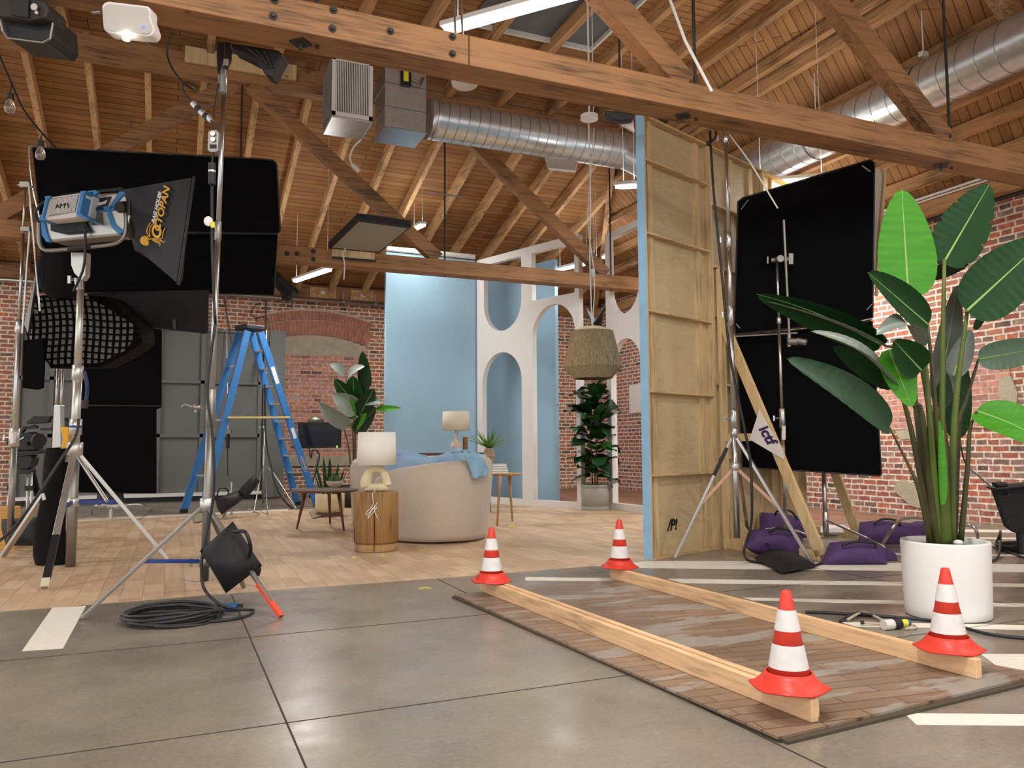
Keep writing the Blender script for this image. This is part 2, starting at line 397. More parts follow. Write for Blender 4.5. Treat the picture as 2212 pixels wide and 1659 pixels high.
M_leafk = mat('leaf_deep', (18, 50, 22), .45, spec=.3, var=.2, vs=4)
M_rib = mat('leaf_rib', (136, 176, 96), .5)
M_stem = mat('plant_stem', (92, 108, 42), .5, var=.3, vs=5, stretch=(1, 1, .3))
M_stemd = mat('plant_stem_dark', (70, 68, 34), .5, var=.3, vs=5)
M_soil = mat('moss', (44, 66, 28), .95, var=.4, vs=30, bump=.8, bs=60)
M_yellow = mat('yellow_tape', (232, 222, 60), .6)
M_gold = mat('gold_print', (226, 170, 50), .6)
M_tape = mat('floor_tape', (228, 222, 208), .7, var=.05, vs=20)
M_tube = mat('tube_glow', (255, 250, 240), .5, emis=9)
M_tan = mat('tan_wood', (180, 136, 88), .5)
M_purpink = mat('marker', (110, 84, 170), .8)
# ================================================================== THE ROOM
XR, YB, XL, YF = 10.5, 18.6, -9.4, -6.0
ZD, ZW, XK, XKL, YK = 6.85, 4.85, 7.1, -5.6, 11.7      # roof deck height, eaves, kinks, hip start
f = MB(); f.box((XL, YF, -.1), (XR, YB, 0)); fl = struct(f.build('floor', M_conc, loc=(0, 0, 0)))
# saw-cut joints in the slab, thin strips let into the surface
j = MB()
def strip(mb, p, q, w, z=.0015, h=.0016):
    p = V((p[0], p[1], z)); q = V((q[0], q[1], z)); d = (q-p).normalized(); s = V((-d.y, d.x, 0))*w/2
    mb.ext([p-s, q-s, q+s, p+s], (0, 0, -h))
a1 = G(0, 1427.8); a2 = G(1049, 1328.3); b1 = G(0, 1647.6); b2 = G(1351, 1460)
ya = (a1.y+a2.y)/2; yb = (b1.y+b2.y)/2; sp = ya-yb
c1 = G(661, 1659); c2 = G(500, 1284.5); xc = (c1.x+c2.x)/2; d1 = G(940, 1248.7).x
for k in range(-3, 2): strip(j, (XL, yb+sp*k), (XR, yb+sp*k), .006)
for x in (xc, d1, xc-(d1-xc), xc+2*(d1-xc), xc+3*(d1-xc)): strip(j, (x, YF), (x, 6.4), .0075)
j.build('expansion_joint', M_joint, fl)
def wallq(name, p, q, z0, z1, m, th, nrm):
    w = MB(); p = V(p); q = V(q); L_ = (q-p).length; n = V(nrm)
    a = V((p.x, p.y, z0)); b = V((q.x, q.y, z0)); c = V((q.x, q.y, z1)); d = V((p.x, p.y, z1))
    w.poly([a, b, c, d], [(0, z0), (L_, z0), (L_, z1), (0, z1)])
    w.poly([a+n*th, d+n*th, c+n*th, b+n*th]); w.poly([d, c, c+n*th, d+n*th]); w.poly([a, a+n*th, b+n*th, b])
    w.poly([a, d, d+n*th, a+n*th]); w.poly([b, b+n*th, c+n*th, c])
    return struct(w.build(name, m))
wB = wallq('wall_back', (XL, YB, 0), (XR, YB, 0), 0, 4.86, M_brickB, .3, (0, 1, 0))
wR = wallq('wall_right', (XR, YF, 0), (XR, YB, 0), 0, 4.86, M_brickR, .3, (1, 0, 0))
# pink brick infill panels and cement patches on the walls
def panel(x0, x1, z0, z1, Y, m, name, d=.015, wall='b', par=None):
    w = MB()
    if wall == 'b': pts = [V((x0, Y, z0)), V((x1, Y, z0)), V((x1, Y, z1)), V((x0, Y, z1))]; n = V((0, -d, 0))
    else: pts = [V((Y, x0, z0)), V((Y, x1, z0)), V((Y, x1, z1)), V((Y, x0, z1))]; n = V((-d, 0, 0))
    w.poly([p+n for p in pts], [(x0, z0), (x1, z0), (x1, z1), (x0, z1)])
    for i in range(4): w.poly([pts[i], pts[(i+1) % 4], pts[(i+1) % 4]+n, pts[i]+n])
    return w.build(name, m, par)
def bx(x, y): return atY(x, y, YB)
p0 = bx(612, 765); p1 = bx(775, 985)
tr1 = struct(panel(p0.x-1.1, p1.x, p1.z, p0.z, YB-.002, M_pinkbrick, 'window_1'))
ar = MB()
cx = bx(690, 0).x; ax0, az0 = bx(612, 768), bx(785, 700)
hw = bx(790, 730).x-cx
# cement lintel under a segmental arch
zl0 = bx(700, 768).z; zl1 = bx(700, 727).z; zl2 = bx(785, 750).z
N_ = 16; pts = []
for i in range(N_+1):
    t = -1+2*i/N_; pts.append((cx+t*hw, zl1-(zl1-zl2)*t*t))
ar.ext([V((cx+hw, YB-.02, zl0)), V((cx-hw, YB-.02, zl0))]+[V((x, YB-.02, z)) for x, z in pts], (0, .03, 0))
struct(ar.build('trim_1', M_cement))
vb = MB(); bz = 0
for row, (r_, hh) in enumerate(((0, .34), (.36, .2))):
    n_ = 30 if row == 0 else 34
    for i in range(n_):
        t = -1+2*(i+.5)/n_; w_ = hw*2.06/n_*.40
        base = V((cx+t*hw*(1.02+.04*row), YB-.03, zl1-(zl1-zl2)*t*t+.02+r_))
        ang = t*.38; u = V((math.sin(ang), 0, math.cos(ang))); s_ = V((math.cos(ang), 0, -math.sin(ang)))
        vb.obox(base+u*hh/2, s_*w_, (0, .02, 0), u*hh/2)
struct(vb.build('trim_2', mat('arch_brick', (186, 122, 102), .9, var=.3, vs=7), bevel=.006))
cm = MB(); cm.ext([V((cx+t*hw*1.08, YB-.012, zl1-(zl1-zl2)*t*t+(.63 if k else 0))) for k, ts in ((0, [i/8-1 for i in range(17)]), (1, [1-i/8 for i in range(17)])) for t in ts], (0, .012, 0))
struct(cm.build('trim_3', mat('arch_mortar', (206, 184, 162), .95)))
sl = bx(700, 985); sl2 = bx(770, 1003)
q = MB(); q.box((p0.x-1.0, YB-.05, sl2.z-.02), (p1.x+.02, YB, sl.z)); struct(q.build('trim_4', M_cement))
# right wall infill
ra = atX(2180, 760, XR); rb = atX(1905, 930, XR)
struct(panel(ra.y, rb.y, rb.z-.0, ra.z, XR-.002, M_pinkbrick, 'window_2', wall='r'))
def blob(pxs, X, m, name, th=.02):
    w = MB(); w.ext([atX(x, y, X-.001) for x, y in pxs], (-th, 0, 0)); return struct(w.build(name, m))
blob([(2160, 815), (2185, 812), (2200, 850), (2195, 890), (2180, 930), (2168, 925), (2172, 880), (2158, 850)], XR, M_cement, 'trim_5')
blob([(1938, 1040), (1955, 1035), (1985, 1050), (1998, 1075), (1990, 1098), (1968, 1092), (1950, 1075), (1932, 1060)], XR, M_cement, 'trim_6')
blob([(1935, 930), (1985, 928), (1990, 945), (1945, 950)], XR, M_cement, 'trim_7')

# ------------------------------------------------------------------ roof
slR = math.hypot(XR-XK, ZD-ZW); slB = math.hypot(YB-YK, ZD-ZW)
def deck_quad(mb, pts, uvf): mb.poly(pts, [uvf(p) for p in pts])
ce = MB()
sk = [atZ(1150, 70, ZD), atZ(1275, 96, ZD), atZ(1360, 26, ZD)]
sx0, sx1 = 3.6, sk[1].x; sy1 = sk[1].y; sy0 = sy1-1.6
deck_quad(ce, [(XKL, YF, ZD), (XK, YF, ZD), (XK, YK, ZD), (XKL, YK, ZD)], lambda p: (p[0], p[1]))
deck_quad(ce, [(XKL, YK, ZD), (XK, YK, ZD), (XR, YB, ZW), (XL, YB, ZW)], lambda p: (p[0], (p[1]-YK)*slB/(YB-YK)))
ca, sa = math.cos(.34), math.sin(.34)
def uvr(p): a = (p[0]-XK)*slR/(XR-XK); b = p[1]; return (a*ca+b*sa, -a*sa+b*ca)
deck_quad(ce, [(XK, YF, ZD), (XR, YF, ZW), (XR, YB, ZW), (XK, YK, ZD)], uvr)
deck_quad(ce, [(XKL, YF, ZD), (XKL, YK, ZD), (XL, YB, ZW), (XL, YF, ZW)], lambda p: (p[0], p[1]))
ceil = struct(ce.build('ceiling', M_deck, loc=(0, 0, 0)))
for x in (7.1, 6.6, 5.75, 4.83, 3.95, 3.05, 2.2, 1.3, .4, -.5, -1.4, -2.3, -3.2, -4.1, -5.0):
    w = MB(); w.box((x-.05, YF, ZD-.2), (x+.05, YK, ZD-.002)); w.build('purlin', M_beamY, ceil)
def zR(x): return ZD-(x-XK)*(ZD-ZW)/(XR-XK)
def yH(x): return YK+(x-XK)*(YB-YK)/(XR-XK)
for x, wd_, dp in ((7.62, .1, .2), (7.8, .1, .24), (8.55, .08, .16), (9.2, .1, .2), (9.62, .1, .2), (10.1, .1, .2)):
    w = MB(); w.box((x-wd_/2, YF, zR(x)-dp), (x+wd_/2, yH(x), zR(x+wd_/2)-.002)); w.build('purlin', M_beamY, ceil)
x = -1.94-.763*6
while x < XR-.3:
    y0 = YK+.17 if XKL < x < XK else (yH(x) if x > XK else YK+(XKL-x)*(YB-YK)/(XKL-XL))
    zz = lambda y: ZD-(y-YK)*(ZD-ZW)/(YB-YK)
    w = MB(); y1 = YB-.02
    w.ext([(x-.04, y0, zz(y0)-.003), (x-.04, y1, zz(y1)-.003), (x-.04, y1, zz(y1)-.24), (x-.04, y0, zz(y0)-.24)], (.08, 0, 0))
    w.build('rafter', M_rafter, ceil); x += .763
w = MB(); w.bar((XK, YK, ZD-.14), (XR, YB, ZW-.14), .1, .26, side=(1, -.5, 0)); w.build('hip_rafter', M_beamY, ceil)
w = MB(); w.box((XL, YB-.16, 4.55), (XR, YB-.02, 4.85)); w.build('wall_plate', M_beamX, ceil)
w = MB(); w.box((XR-.16, YF, 4.5), (XR-.01, YB, 4.72)); w.build('wall_plate', M_beamY, ceil)
w = MB(); w.box((sx0, sy0, ZD-.03), (sx1, sy1, ZD-.004)); s1 = w.build('skylight_cover', mat('skylight_grey', (98, 100, 104), .6), ceil)
w = MB(); w.box((sx0, sy1, ZD-.1), (sx1+.03, sy1+.03, ZD-.003)); w.box((sx1, sy0, ZD-.1), (sx1+.03, sy1, ZD-.003)); w.build('skylight_frame', M_whitepl, ceil)

# ------------------------------------------------------------------ trusses
def truss(Y, label, near):
    t = thing('roof_truss', label, 'truss', (.85, Y, 3.8), 'timber roof trusses spanning the room')
    D_ = .27
    w = MB(); w.box((XL+.02, Y, 3.8), (XR-.02, Y+D_, 4.02)); w.build('bottom_chord', M_beamX, t, bevel=.006)
    w = MB(); w.box((XKL-.1, Y+.02, 6.35), (XK, Y+D_-.02, ZD-.205))
    w.ext([(XK, Y+.02, 6.35), (XK, Y+.02, ZD-.205), (XR-.05, Y+.02, ZW-.16), (XR-.05, Y+.02, ZW-.45)], (0, D_-.04, 0))
    w.ext([(XKL-.1, Y+.02, 6.35), (XKL-.1, Y+.02, ZD-.205), (XL+.05, Y+.02, ZW-.16), (XL+.05, Y+.02, ZW-.45)], (0, D_-.04, 0))
    w.build('top_chord', M_beamX, t, bevel=.006)
    c = Y+D_/2
    for s in (1, -1):
        for k in (1, 2, 3):
            if s < 0 and k == 3: continue
            w = MB(); X0 = .85+s*3.03*k-s*.06; X1 = .85+s*3.03*(k-1)+s*.12
            zt = 6.36 if k < 3 else 6.36
            w.bar((X0, c, 4.05), (X1, c, zt), .15, .2, side=(0, 1, 0)); w.build('diagonal_strut', M_beamX, t, bevel=.006)
            w = MB(); Xr = .85+s*3.03*k+s*.06
            top = 6.4 if abs(Xr) < 7 else zR(Xr)-.3
            w.tube((Xr, c, 3.78), (Xr, c, top), .014, n=8); w.build('tie_rod', M_iron, t)
    w = MB(); w.tube((.85, c, 3.78), (.85, c, 6.4), .014, n=8); w.build('tie_rod', M_iron, t)
    return t
t1 = truss(5.1, 'near heavy timber roof truss with bolted chord crossing the whole ceiling', True)
t2 = truss(11.62, 'far timber roof truss crossing in front of the white arches', False)
# splice plate and bolts on the near chord
for bx_, by_ in ((590, 35), (720, 22), (718, 62), (843, 68), (977, 80), (977, 117), (593, 0)):
    p = atY(bx_, by_, 5.1); w = MB(); w.lathe([(.026, 0), (.026, .008), (.015, .009), (.015, .026)], p, 16, (0, -1, 0)); w.build('bolt', M_iron, t1)
for bx_, by_ in ((620, 548), (642, 548), (677, 543), (677, 560)):
    p = atY(bx_, by_, 11.62); w = MB(); w.lathe([(.035, 0), (.035, .01), (.02, .012), (.02, .03)], p, 12, (0, -1, 0)); w.build('bolt', M_iron, t2)
for q, rr in (((648, 97), .075), ((1462, 258), .075), ((2018, 362), .085)):
    p = atZ(q[0], q[1], 3.8); w = MB(); p.y = 5.235
    w.ext([p+V((rr, 0, 0)), p+V((0, rr, 0)), p+V((-rr, 0, 0)), p+V((0, -rr, 0))], (0, 0, -.012)); w.tube(p, p-V((0, 0, .05)), .014, n=10)
    w.build('washer_plate', M_iron, t1)
p = atY(1013, 128, 5.1); w = MB(); w.box((p.x-.004, 5.095, 3.8), (p.x+.004, 5.1, 4.02)); w.build('splice_seam', M_iron, t1)
# overlay block on the far top chord
p = atY(400, 100, 11.6); q = atY(640, 175, 11.6); w = MB(); w.box((p.x, 11.56, q.z+.0), (q.x, 11.63, p.z)); w.build('splice_board', M_pine, t2, bevel=.01)

# ------------------------------------------------------------------ ducts
M_d = M_galv
def duct(name, label, pts, r, step=.155, grp=None):
    t = thing(name, label, 'duct', pts[0], grp)
    w = MB(); w.path(pts, r, n=40, smooth=6); w.build('duct_pipe', M_d, t, smooth=True)
    s = MB(); P = [V(p) for p in pts]
    for a, b in zip(P[:-1], P[1:]):
        L_ = (b-a).length; n_ = int(L_/step); d = (b-a).normalized(); e, g = perp(d)
        for k in range(n_):
            c = a+d*(k+.5)*step
            tilt = d*1.0
            k0 = len(s.v)
            for jj in range(36):
                th = 2*math.pi*jj/36; rad = e*math.cos(th)+g*math.sin(th)
                for dd, rr in ((-.008, r-.002), (-.004, r+.0035), (.004, r+.0035), (.008, r-.002)):
                    s.v.append(c+rad*rr+d*(dd+.03*math.sin(th)))
            for jj in range(36):
                j2 = (jj+1) % 36
                for m_ in range(3): s.face((k0+jj*4+m_, k0+j2*4+m_, k0+j2*4+m_+1, k0+jj*4+m_+1))
    s.build('spiral_seam', M_seam, t, smooth=True)
    return t
dl = duct('spiral_duct', 'galvanised spiral duct running from the square plenum toward the blue wood flat', [(3.3, 10.6, 5.79), (4.4, 10.6, 5.79), (5.5, 10.6, 5.79), (6.5, 10.6, 5.79)], .285)
w = MB(); w.path([(6.5, 10.6, 5.79), (6.62, 10.55, 5.76), (6.85, 10.25, 5.5), (7.0, 10.0, 5.25)], .285, n=32, smooth=3); w.build('elbow', M_d, dl)
w = MB(); w.lathe([(.285, 0), (.12, .62)], (7.0, 10.0, 5.25), 32, (.12, -.1, -.9)); w.build('reducer', M_d, dl, smooth=True)
duct('spiral_duct', 'galvanised spiral duct rising to the upper right corner above the plants', [(8.1, 10.2, 5.3), (8.1, 7.5, 5.3), (8.1, 5.0, 5.3), (8.1, 2.0, 5.3)], .285, step=.23)
bt = MB(); p = atD(1183, 345, 11.6)
bt.ext([atD(1177, 345, 11.9), atD(1248, 350, 11.9), atD(1243, 373, 11.3), atD(1185, 367, 11.3)], (0, 0, .03)); tag(bt.build('junction_box', M_white), 'white flat junction box tucked under the left spiral duct', 'box')
# plenum box and grille box
def hvac(nl, fl_, name, label, zf):
    # nl: near bottom-left px, fl_: far bottom-left px
    Yb_ = 11.0; far = atY(*fl_[0], Yb_); z = far.z; n0 = atZ(*nl[0], z); n1 = atZ(*nl[1], z)
    top = atY(nl[1][0], zf, n0.y).z
    return V((n0.x, n0.y, z)), V((n1.x, Yb_, top))
a, b = hvac([(831, 272), (919, 288)], [(812, 306)], 'plenum', '', 158)
t = thing('air_plenum', 'bare metal square plenum box joined to the spiral duct', 'duct', a)
w = MB(); w.box(a, b); w.build('box_body', M_galv, t, bevel=.008)
for k in (.33, .72):
    w = MB(); zz_ = a.z+(b.z-a.z)*k; w.box((a.x-.008, a.y-.008, zz_-.006), (b.x+.008, b.y, zz_+.006)); w.build('standing_seam', M_seam, t)
w = MB(); w.box((a.x-.01, a.y-.01, a.z-.012), (b.x+.01, b.y, a.z)); w.build('bottom_flange', M_seam, t)
p = V(((a.x+b.x)/2, a.y, b.z-.14)); w = MB(); w.box((p.x-.08, p.y-.06, p.z-.12), (p.x+.06, p.y, p.z+.14)); w.build('control_box', M_black, t)
w = MB(); w.box((p.x-.05, p.y-.066, p.z-.06), (p.x+.02, p.y-.06, p.z+.12)); w.build('yellow_label', M_yellow, t)
w = MB(); w.path([(p.x+.06, p.y-.03, p.z), (p.x+.16, p.y-.05, p.z-.03), (p.x+.24, p.y-.03, p.z+.06)], .012); w.path([(p.x+.06, p.y-.03, p.z-.06), (p.x+.18, p.y-.05, p.z-.08), (p.x+.26, p.y-.02, p.z+.06)], .012); w.build('flexible_conduit', M_steeld, t)
a, b = hvac([(716, 252), (803, 268)], [(694, 290)], '', '', 136)
t = thing('return_grille_box', 'metal box with a white louvred return grille, left of the plenum', 'vent', a)
w = MB(); w.box(a, b); w.build('box_body', M_galv, t, bevel=.008)
w = MB(); e = .05
w.box((a.x, a.y-.015, a.z+.03), (b.x, a.y, a.z+.03+e)); w.box((a.x, a.y-.015, b.z-e), (b.x, a.y, b.z)); w.box((a.x, a.y-.015, a.z+.03), (a.x+e, a.y, b.z)); w.box((b.x-e, a.y-.015, a.z+.03), (b.x, a.y, b.z))
w.build('grille_frame', M_white, t)
w = MB(); w.box((a.x+e, a.y-.003, a.z+.08), (b.x-e, a.y-.001, b.z-e)); w.build('grille_back', M_black, t)
w = MB(); n_ = 19
for k in range(n_):
    x_ = a.x+e+(b.x-a.x-2*e)*(k+.5)/n_; w.box((x_-.006, a.y-.012, a.z+.08), (x_+.006, a.y-.003, b.z-e))
w.build('louvre_blades', M_white, t)
w = MB(); w.box((a.x-.012, a.y+.04, a.z+.05), (a.x-.001, b.y-.05, b.z-.03)); w.build('side_filter', mat('filter_grey', (120, 118, 110), .9, var=.2), t)

# ------------------------------------------------------------------ ceiling tube fixtures
def fixture(p, q, label, light=1.0, hang=True, grp='fluorescent tube fixtures hung from the roof', w_=.13):
    p = V(p); q = V(q); d = (q-p).normalized(); s = V((-d.y, d.x, 0)).normalized(); n = s.cross(d).normalized()
    if n.z < 0: n = -n
    t = thing('tube_light', label, 'light', (p+q)/2, grp)
    w = MB(); w.bar(p, q, w_, .045, side=s); w.build('housing', M_white, t, bevel=.005)
    w = MB(); w.bar(p-n*.045+d*.03, q-n*.045-d*.03, w_*.72, .04, side=s); w.build('diffuser', M_tube, t, bevel=.01)
    if hang:
        for c in (p+d*.15, q-d*.15):
            w = MB(); w.tube(c+n*.02, (c.x, c.y, min(ZD, zR(c.x) if c.x > XK else ZD, ZD-max(0, c.y-YK)*(ZD-ZW)/(YB-YK))-.02), .004, n=6)
            w.build('hanging_wire', M_white, t)
    ld = bpy.data.lights.new('tube_lamp', 'AREA'); ld.shape = 'RECTANGLE'; ld.size = max(.3, (q-p).length); ld.size_y = w_
    ld.energy = LAMP_W*light; ld.color = (1, .98, .95)
    lo = bpy.data.objects.new('tube_lamp', ld); COL.objects.link(lo); lo.parent = t
    lo.location = -n*.08
    lo.rotation_euler = Matrix((d, s if s.cross(n).dot(d) > 0 else -s, n)).transposed().to_euler()
    l2 = bpy.data.lights.new('tube_uplight', 'AREA'); l2.shape = 'RECTANGLE'; l2.size = ld.size; l2.size_y = w_; l2.energy = LAMP_W*light*.14; l2.color = ld.color
    lo2 = bpy.data.objects.new('tube_uplight', l2); COL.objects.link(lo2); lo2.parent = t; lo2.location = n*.05
    lo2.rotation_euler = Matrix((d, -(s if s.cross(n).dot(d) > 0 else -s), -n)).transposed().to_euler()
    return t
fixture(atZ(957, 58, 4.75), atZ(1300, -38, 4.75), 'long glowing tube fixture right above the near truss at the top edge', .22)
fixture(atD(1620, 392, 10.6), atD(1800, 378, 9.8), 'glowing tube fixture behind the tall black flag under the right duct', 1.3)
fixture(atD(637, 603, 15.6), atD(712, 577, 13.2), 'glowing tube fixture below the far truss left of the blue wall', 1.2)
fixture(atD(893, 492, 15.8), atD(914, 481, 14.0), 'small end-on tube fixture right of the square hanging panel', .5)
fixture(atD(1203, 580, 16.6), atD(1275, 563, 15.2), 'glowing tube fixture seen against the top of the first white arch flat', .8)
fixture(atD(1283, 572, 16.5), atD(1290, 566, 15.6), 'tiny glowing tube fixture between the two white arch flats', .3, w_=.2)
fixture(atD(1307, 553, 17.5), atD(1316, 549, 16.6), 'tiny glowing tube fixture left of the second white arch flat', .3, w_=.2)
fixture(atD(1337, 398, 11.2), atD(1380, 394, 10.6), 'glowing tube fixture beside the blue edge of the tall wood flat', .5, w_=.2)
# more tube fixtures, unseen, added to light the room
for x, y in ((-3.5, 1.5), (.6, 2.0), (-1.5, -3), (4.5, -2.5), (7.5, 1.0), (-5, 8.5), (2.6, 2.4), (-4.4, 14.5), (9.2, 9.4)):
    z = 4.9 if x < 8 else 4.3
    fixture((x-.6, y, z), (x+.6, y, z), 'unseen fluorescent tube fixture added to light the room', 1.25)
# ================================================================== floor coverings
def sheet(pts, name, m, label, cat, th=.003, uv=None, z=0.0, group=None):
    w = MB(); P = [V((p[0], p[1], z+th)) for p in pts]
    w.poly(P, [(p.y, p.x) for p in P]); n = len(P)
    for i in range(n):
        a, b = P[i], P[(i+1) % n]; w.poly([a, b, b-V((0, 0, th)), a-V((0, 0, th))])
    o = w.build(name, m); tag(o, label, cat, group); return o
FD = V((.935, .353, 0)).normalized(); FN = V((FD.y, -FD.x, 0))       # run of the wood flats, and their back side (towards camera)
FP = G(1409, 1211)
fb = FP+FD*3.6-FN*.1
sheet([(-4.2, 6.42), (-1, 6.42), (.6, 6.47), (2.3, 6.44), (3.7, 6.48), (FP.x-.12, FP.y-.02), (fb.x, fb.y), (fb.x, 10.4), (6.9, 13.2), (5.9, 14.7), (2.0, 14.55), (-4.2, 14.3)],
      'vinyl_floor_sheet', M_vinyl, 'tan wood-look vinyl sheet covering the floor of the living room set', 'floor covering')
M_vinyl_shaded = boards('vinyl_shaded', (150, 112, 88), (128, 94, 74), .15, .6, gap=.003, groove=(98, 70, 52), rough=.5, noise=.15, bumpy=.1)  # same tan vinyl, shade behind the flats painted into its darker brown
sheet([(5.95, 14.75), (6.95, 13.25), (fb.x+.02, 10.45), (fb.x+.02, 8.3), (10.3, 8.6), (10.35, 18.2), (6.0, 18.2)], 'vinyl_floor_sheet', M_vinyl_shaded,
      'wood-look vinyl continuing behind the white arches, shade painted in as darker brown', 'floor covering')
def tape(pxs, label, m=M_tape, group=None, name='floor_tape', z=.0012):
    w = MB(); P = [G(x, y)+V((0, 0, z)) for x, y in pxs]; w.ext(P, (0, 0, -.001)); o = w.build(name, m); return tag(o, label, 'tape', group)
g_ = 'white tape stripes laid on the concrete'
tape([(47, 1407), (136, 1401), (186, 1309), (113, 1313)], 'broad white tape patch on concrete under the silver stand foot at left', group=g_)
tape([(1262, 1223), (1390, 1212), (1560, 1212), (2212, 1219), (2212, 1236), (1560, 1229), (1377, 1227), (1310, 1223)], 'broad white tape stripe running past the foot of the tall wood flat', group=g_)
tape([(1135, 1247), (1500, 1251), (2212, 1261), (2212, 1268), (1500, 1260), (1340, 1256), (1135, 1254)], 'thin white tape stripe starting between the two far cones', group=g_)
tape([(1604, 1291), (1957, 1298), (2212, 1304), (2212, 1311), (1957, 1306), (1625, 1297)], 'thin white tape stripe meeting the far timber halfway along', group=g_)
tape([(1815, 1344), (2100, 1348), (2212, 1351), (2212, 1361), (2000, 1356), (1850, 1354)], 'white tape stripe passing under the front of the white planter', group=g_)
tape([(2118, 1413), (2212, 1413), (2212, 1448), (2150, 1437)], 'white tape corner touching the right side of the brown mat', group=g_)
tape([(1953, 1541), (2212, 1543), (2212, 1568), (1980, 1566)], 'broad white tape stripe in the bottom right corner of the picture', group=g_)
for y, th, x0, lb in ((1145, 6, 1800, 'farthest white tape stripe at the foot of the right brick wall'), (1162, 3, 1700, 'second farthest thin white tape stripe near the right brick wall'),
                      (1178, 3, 1860, 'thin white tape stripe behind the purple sandbags'), (1198, 4, 1880, 'thin white tape stripe behind the upper half of the white planter')):
    tape([(x0, y-.013*(2180-x0)), (2212, y), (2212, y+th), (x0, y-.013*(2180-x0)+th)], lb, group=g_)
def mark(pxs, label, m, z=.0045, name='tape_mark', cat='tape mark'):
    w = MB(); w.ext([G(x, y)+V((0, 0, z)) for x, y in pxs], (0, 0, -.001)); return tag(w.build(name, m), label, cat, 'small marks on the floor')
mark([(903, 1186), (912, 1189), (918, 1187), (922, 1188), (912, 1191), (903, 1188)], 'yellow tape mark in front of the stump table and sofa', M_yellow)
mark([(1098, 1136), (1110, 1135), (1113, 1137), (1100, 1139)], 'yellow tape mark by the legs of the tan side table', M_yellow)
mark([(824, 1199), (832, 1199), (831, 1202), (824, 1202)], 'small yellow tape dot before the right edge of the stump table', M_yellow)
mark([(760, 1204), (767, 1203), (768, 1207), (761, 1207)], 'small yellow tape dot before the left edge of the stump table', M_yellow)
mark([(904, 1271), (918, 1268), (932, 1270), (932, 1272), (918, 1270), (906, 1273)], 'green yellow tape tick on the bare concrete', M_yellow, .0012)
for k, (q, lb) in enumerate((([(393, 1252), (415, 1257), (440, 1257), (462, 1253)], 'long purple pen stroke on the vinyl by the black sandbag'),
                             ([(250, 1277), (256, 1275), (266, 1275)], 'short purple pen tick on the vinyl left of the silver stand'),
                             ([(533, 1263), (545, 1267), (553, 1266)], 'short purple pen stroke on the vinyl under the hanging black sandbag'))):
    w = MB(); w.path([G(x, y)+V((0, 0, .004)) for x, y in q], .0022, n=5); tag(w.build('pen_stroke', M_purpink), lb, 'pen mark')

# mat of two sheets
def matboard():
    m, nt, b = nm('torn_board'); L = nt.links; N = nt.nodes
    tc = N.new('ShaderNodeTexCoord'); src = tc.outputs['Object']
    n = N.new('ShaderNodeTexNoise'); n.inputs['Scale'].default_value = 1.0; n.inputs['Detail'].default_value = 7; n.inputs['Roughness'].default_value = .65
    mp = N.new('ShaderNodeMapping'); mp.inputs['Scale'].default_value = (1.1, 4.2, 1); mp.inputs['Rotation'].default_value = (0, 0, -.55); L.new(src, mp.inputs[0]); L.new(mp.outputs[0], n.inputs[0])
    r = N.new('ShaderNodeMapRange'); r.inputs[1].default_value = .53; r.inputs[2].default_value = .57; L.new(n.outputs[0], r.inputs[0])
    mp2 = N.new('ShaderNodeMapping'); mp2.inputs['Rotation'].default_value = (0, 0, .12); L.new(src, mp2.inputs[0])
    br = N.new('ShaderNodeTexBrick'); L.new(mp2.outputs[0], br.inputs[0]); br.inputs['Scale'].default_value = 1; br.inputs['Brick Width'].default_value = .5; br.inputs['Row Height'].default_value = .085
    br.inputs['Mortar Size'].default_value = .006; br.inputs['Mortar Smooth'].default_value = .8
    br.inputs['Color1'].default_value = rgb(146, 122, 100); br.inputs['Color2'].default_value = rgb(128, 106, 88); br.inputs['Mortar'].default_value = rgb(92, 70, 54)
    mx = N.new('ShaderNodeMix'); mx.data_type = 'RGBA'; L.new(r.outputs[0], mx.inputs[0]); L.new(br.outputs['Color'], mx.inputs[6]); mx.inputs[7].default_value = rgb(154, 146, 134)
    n2 = N.new('ShaderNodeTexNoise'); n2.inputs['Scale'].default_value = 1.6; n2.inputs['Detail'].default_value = 5; L.new(src, n2.inputs[0])
    m2 = N.new('ShaderNodeMapRange'); m2.inputs[1].default_value = .3; m2.inputs[2].default_value = .7; m2.inputs[3].default_value = .8; m2.inputs[4].default_value = 1.2; L.new(n2.outputs[0], m2.inputs[0])
    sc = N.new('ShaderNodeVectorMath'); sc.operation = 'SCALE'; L.new(mx.outputs[2], sc.inputs[0]); L.new(m2.outputs[0], sc.inputs['Scale']); L.new(sc.outputs[0], b.inputs['Base Color'])
    b.inputs['Roughness'].default_value = .42; return m
M_mat = matboard(); M_mate = mat('mat_edge', (78, 68, 52), .8)
zc = .024
A = atZ(1682, 1592, zc); B = atZ(982, 1284, zc); Cn = V((B.x+1.78, B.y+.07, zc)); Dn = atZ(2236, 1459, zc)
mt = thing('floor_mat', 'brown mottled slatted mat of two stacked sheets under the timbers', 'mat', (A.x, A.y, 0))
w = MB(); w.ext([A, Dn, Cn, B], (0, 0, -.011)); w.build('top_sheet', M_mat, mt)
w = MB(); o_ = V((.02, -.025, -.012)); w.ext([A+o_, Dn+V((.03, -.03, -.012)), Cn+V((0, 0, -.012)), B+V((-.02, 0, -.012))], (0, 0, -.0118)); w.build('bottom_sheet', M_mate, mt)
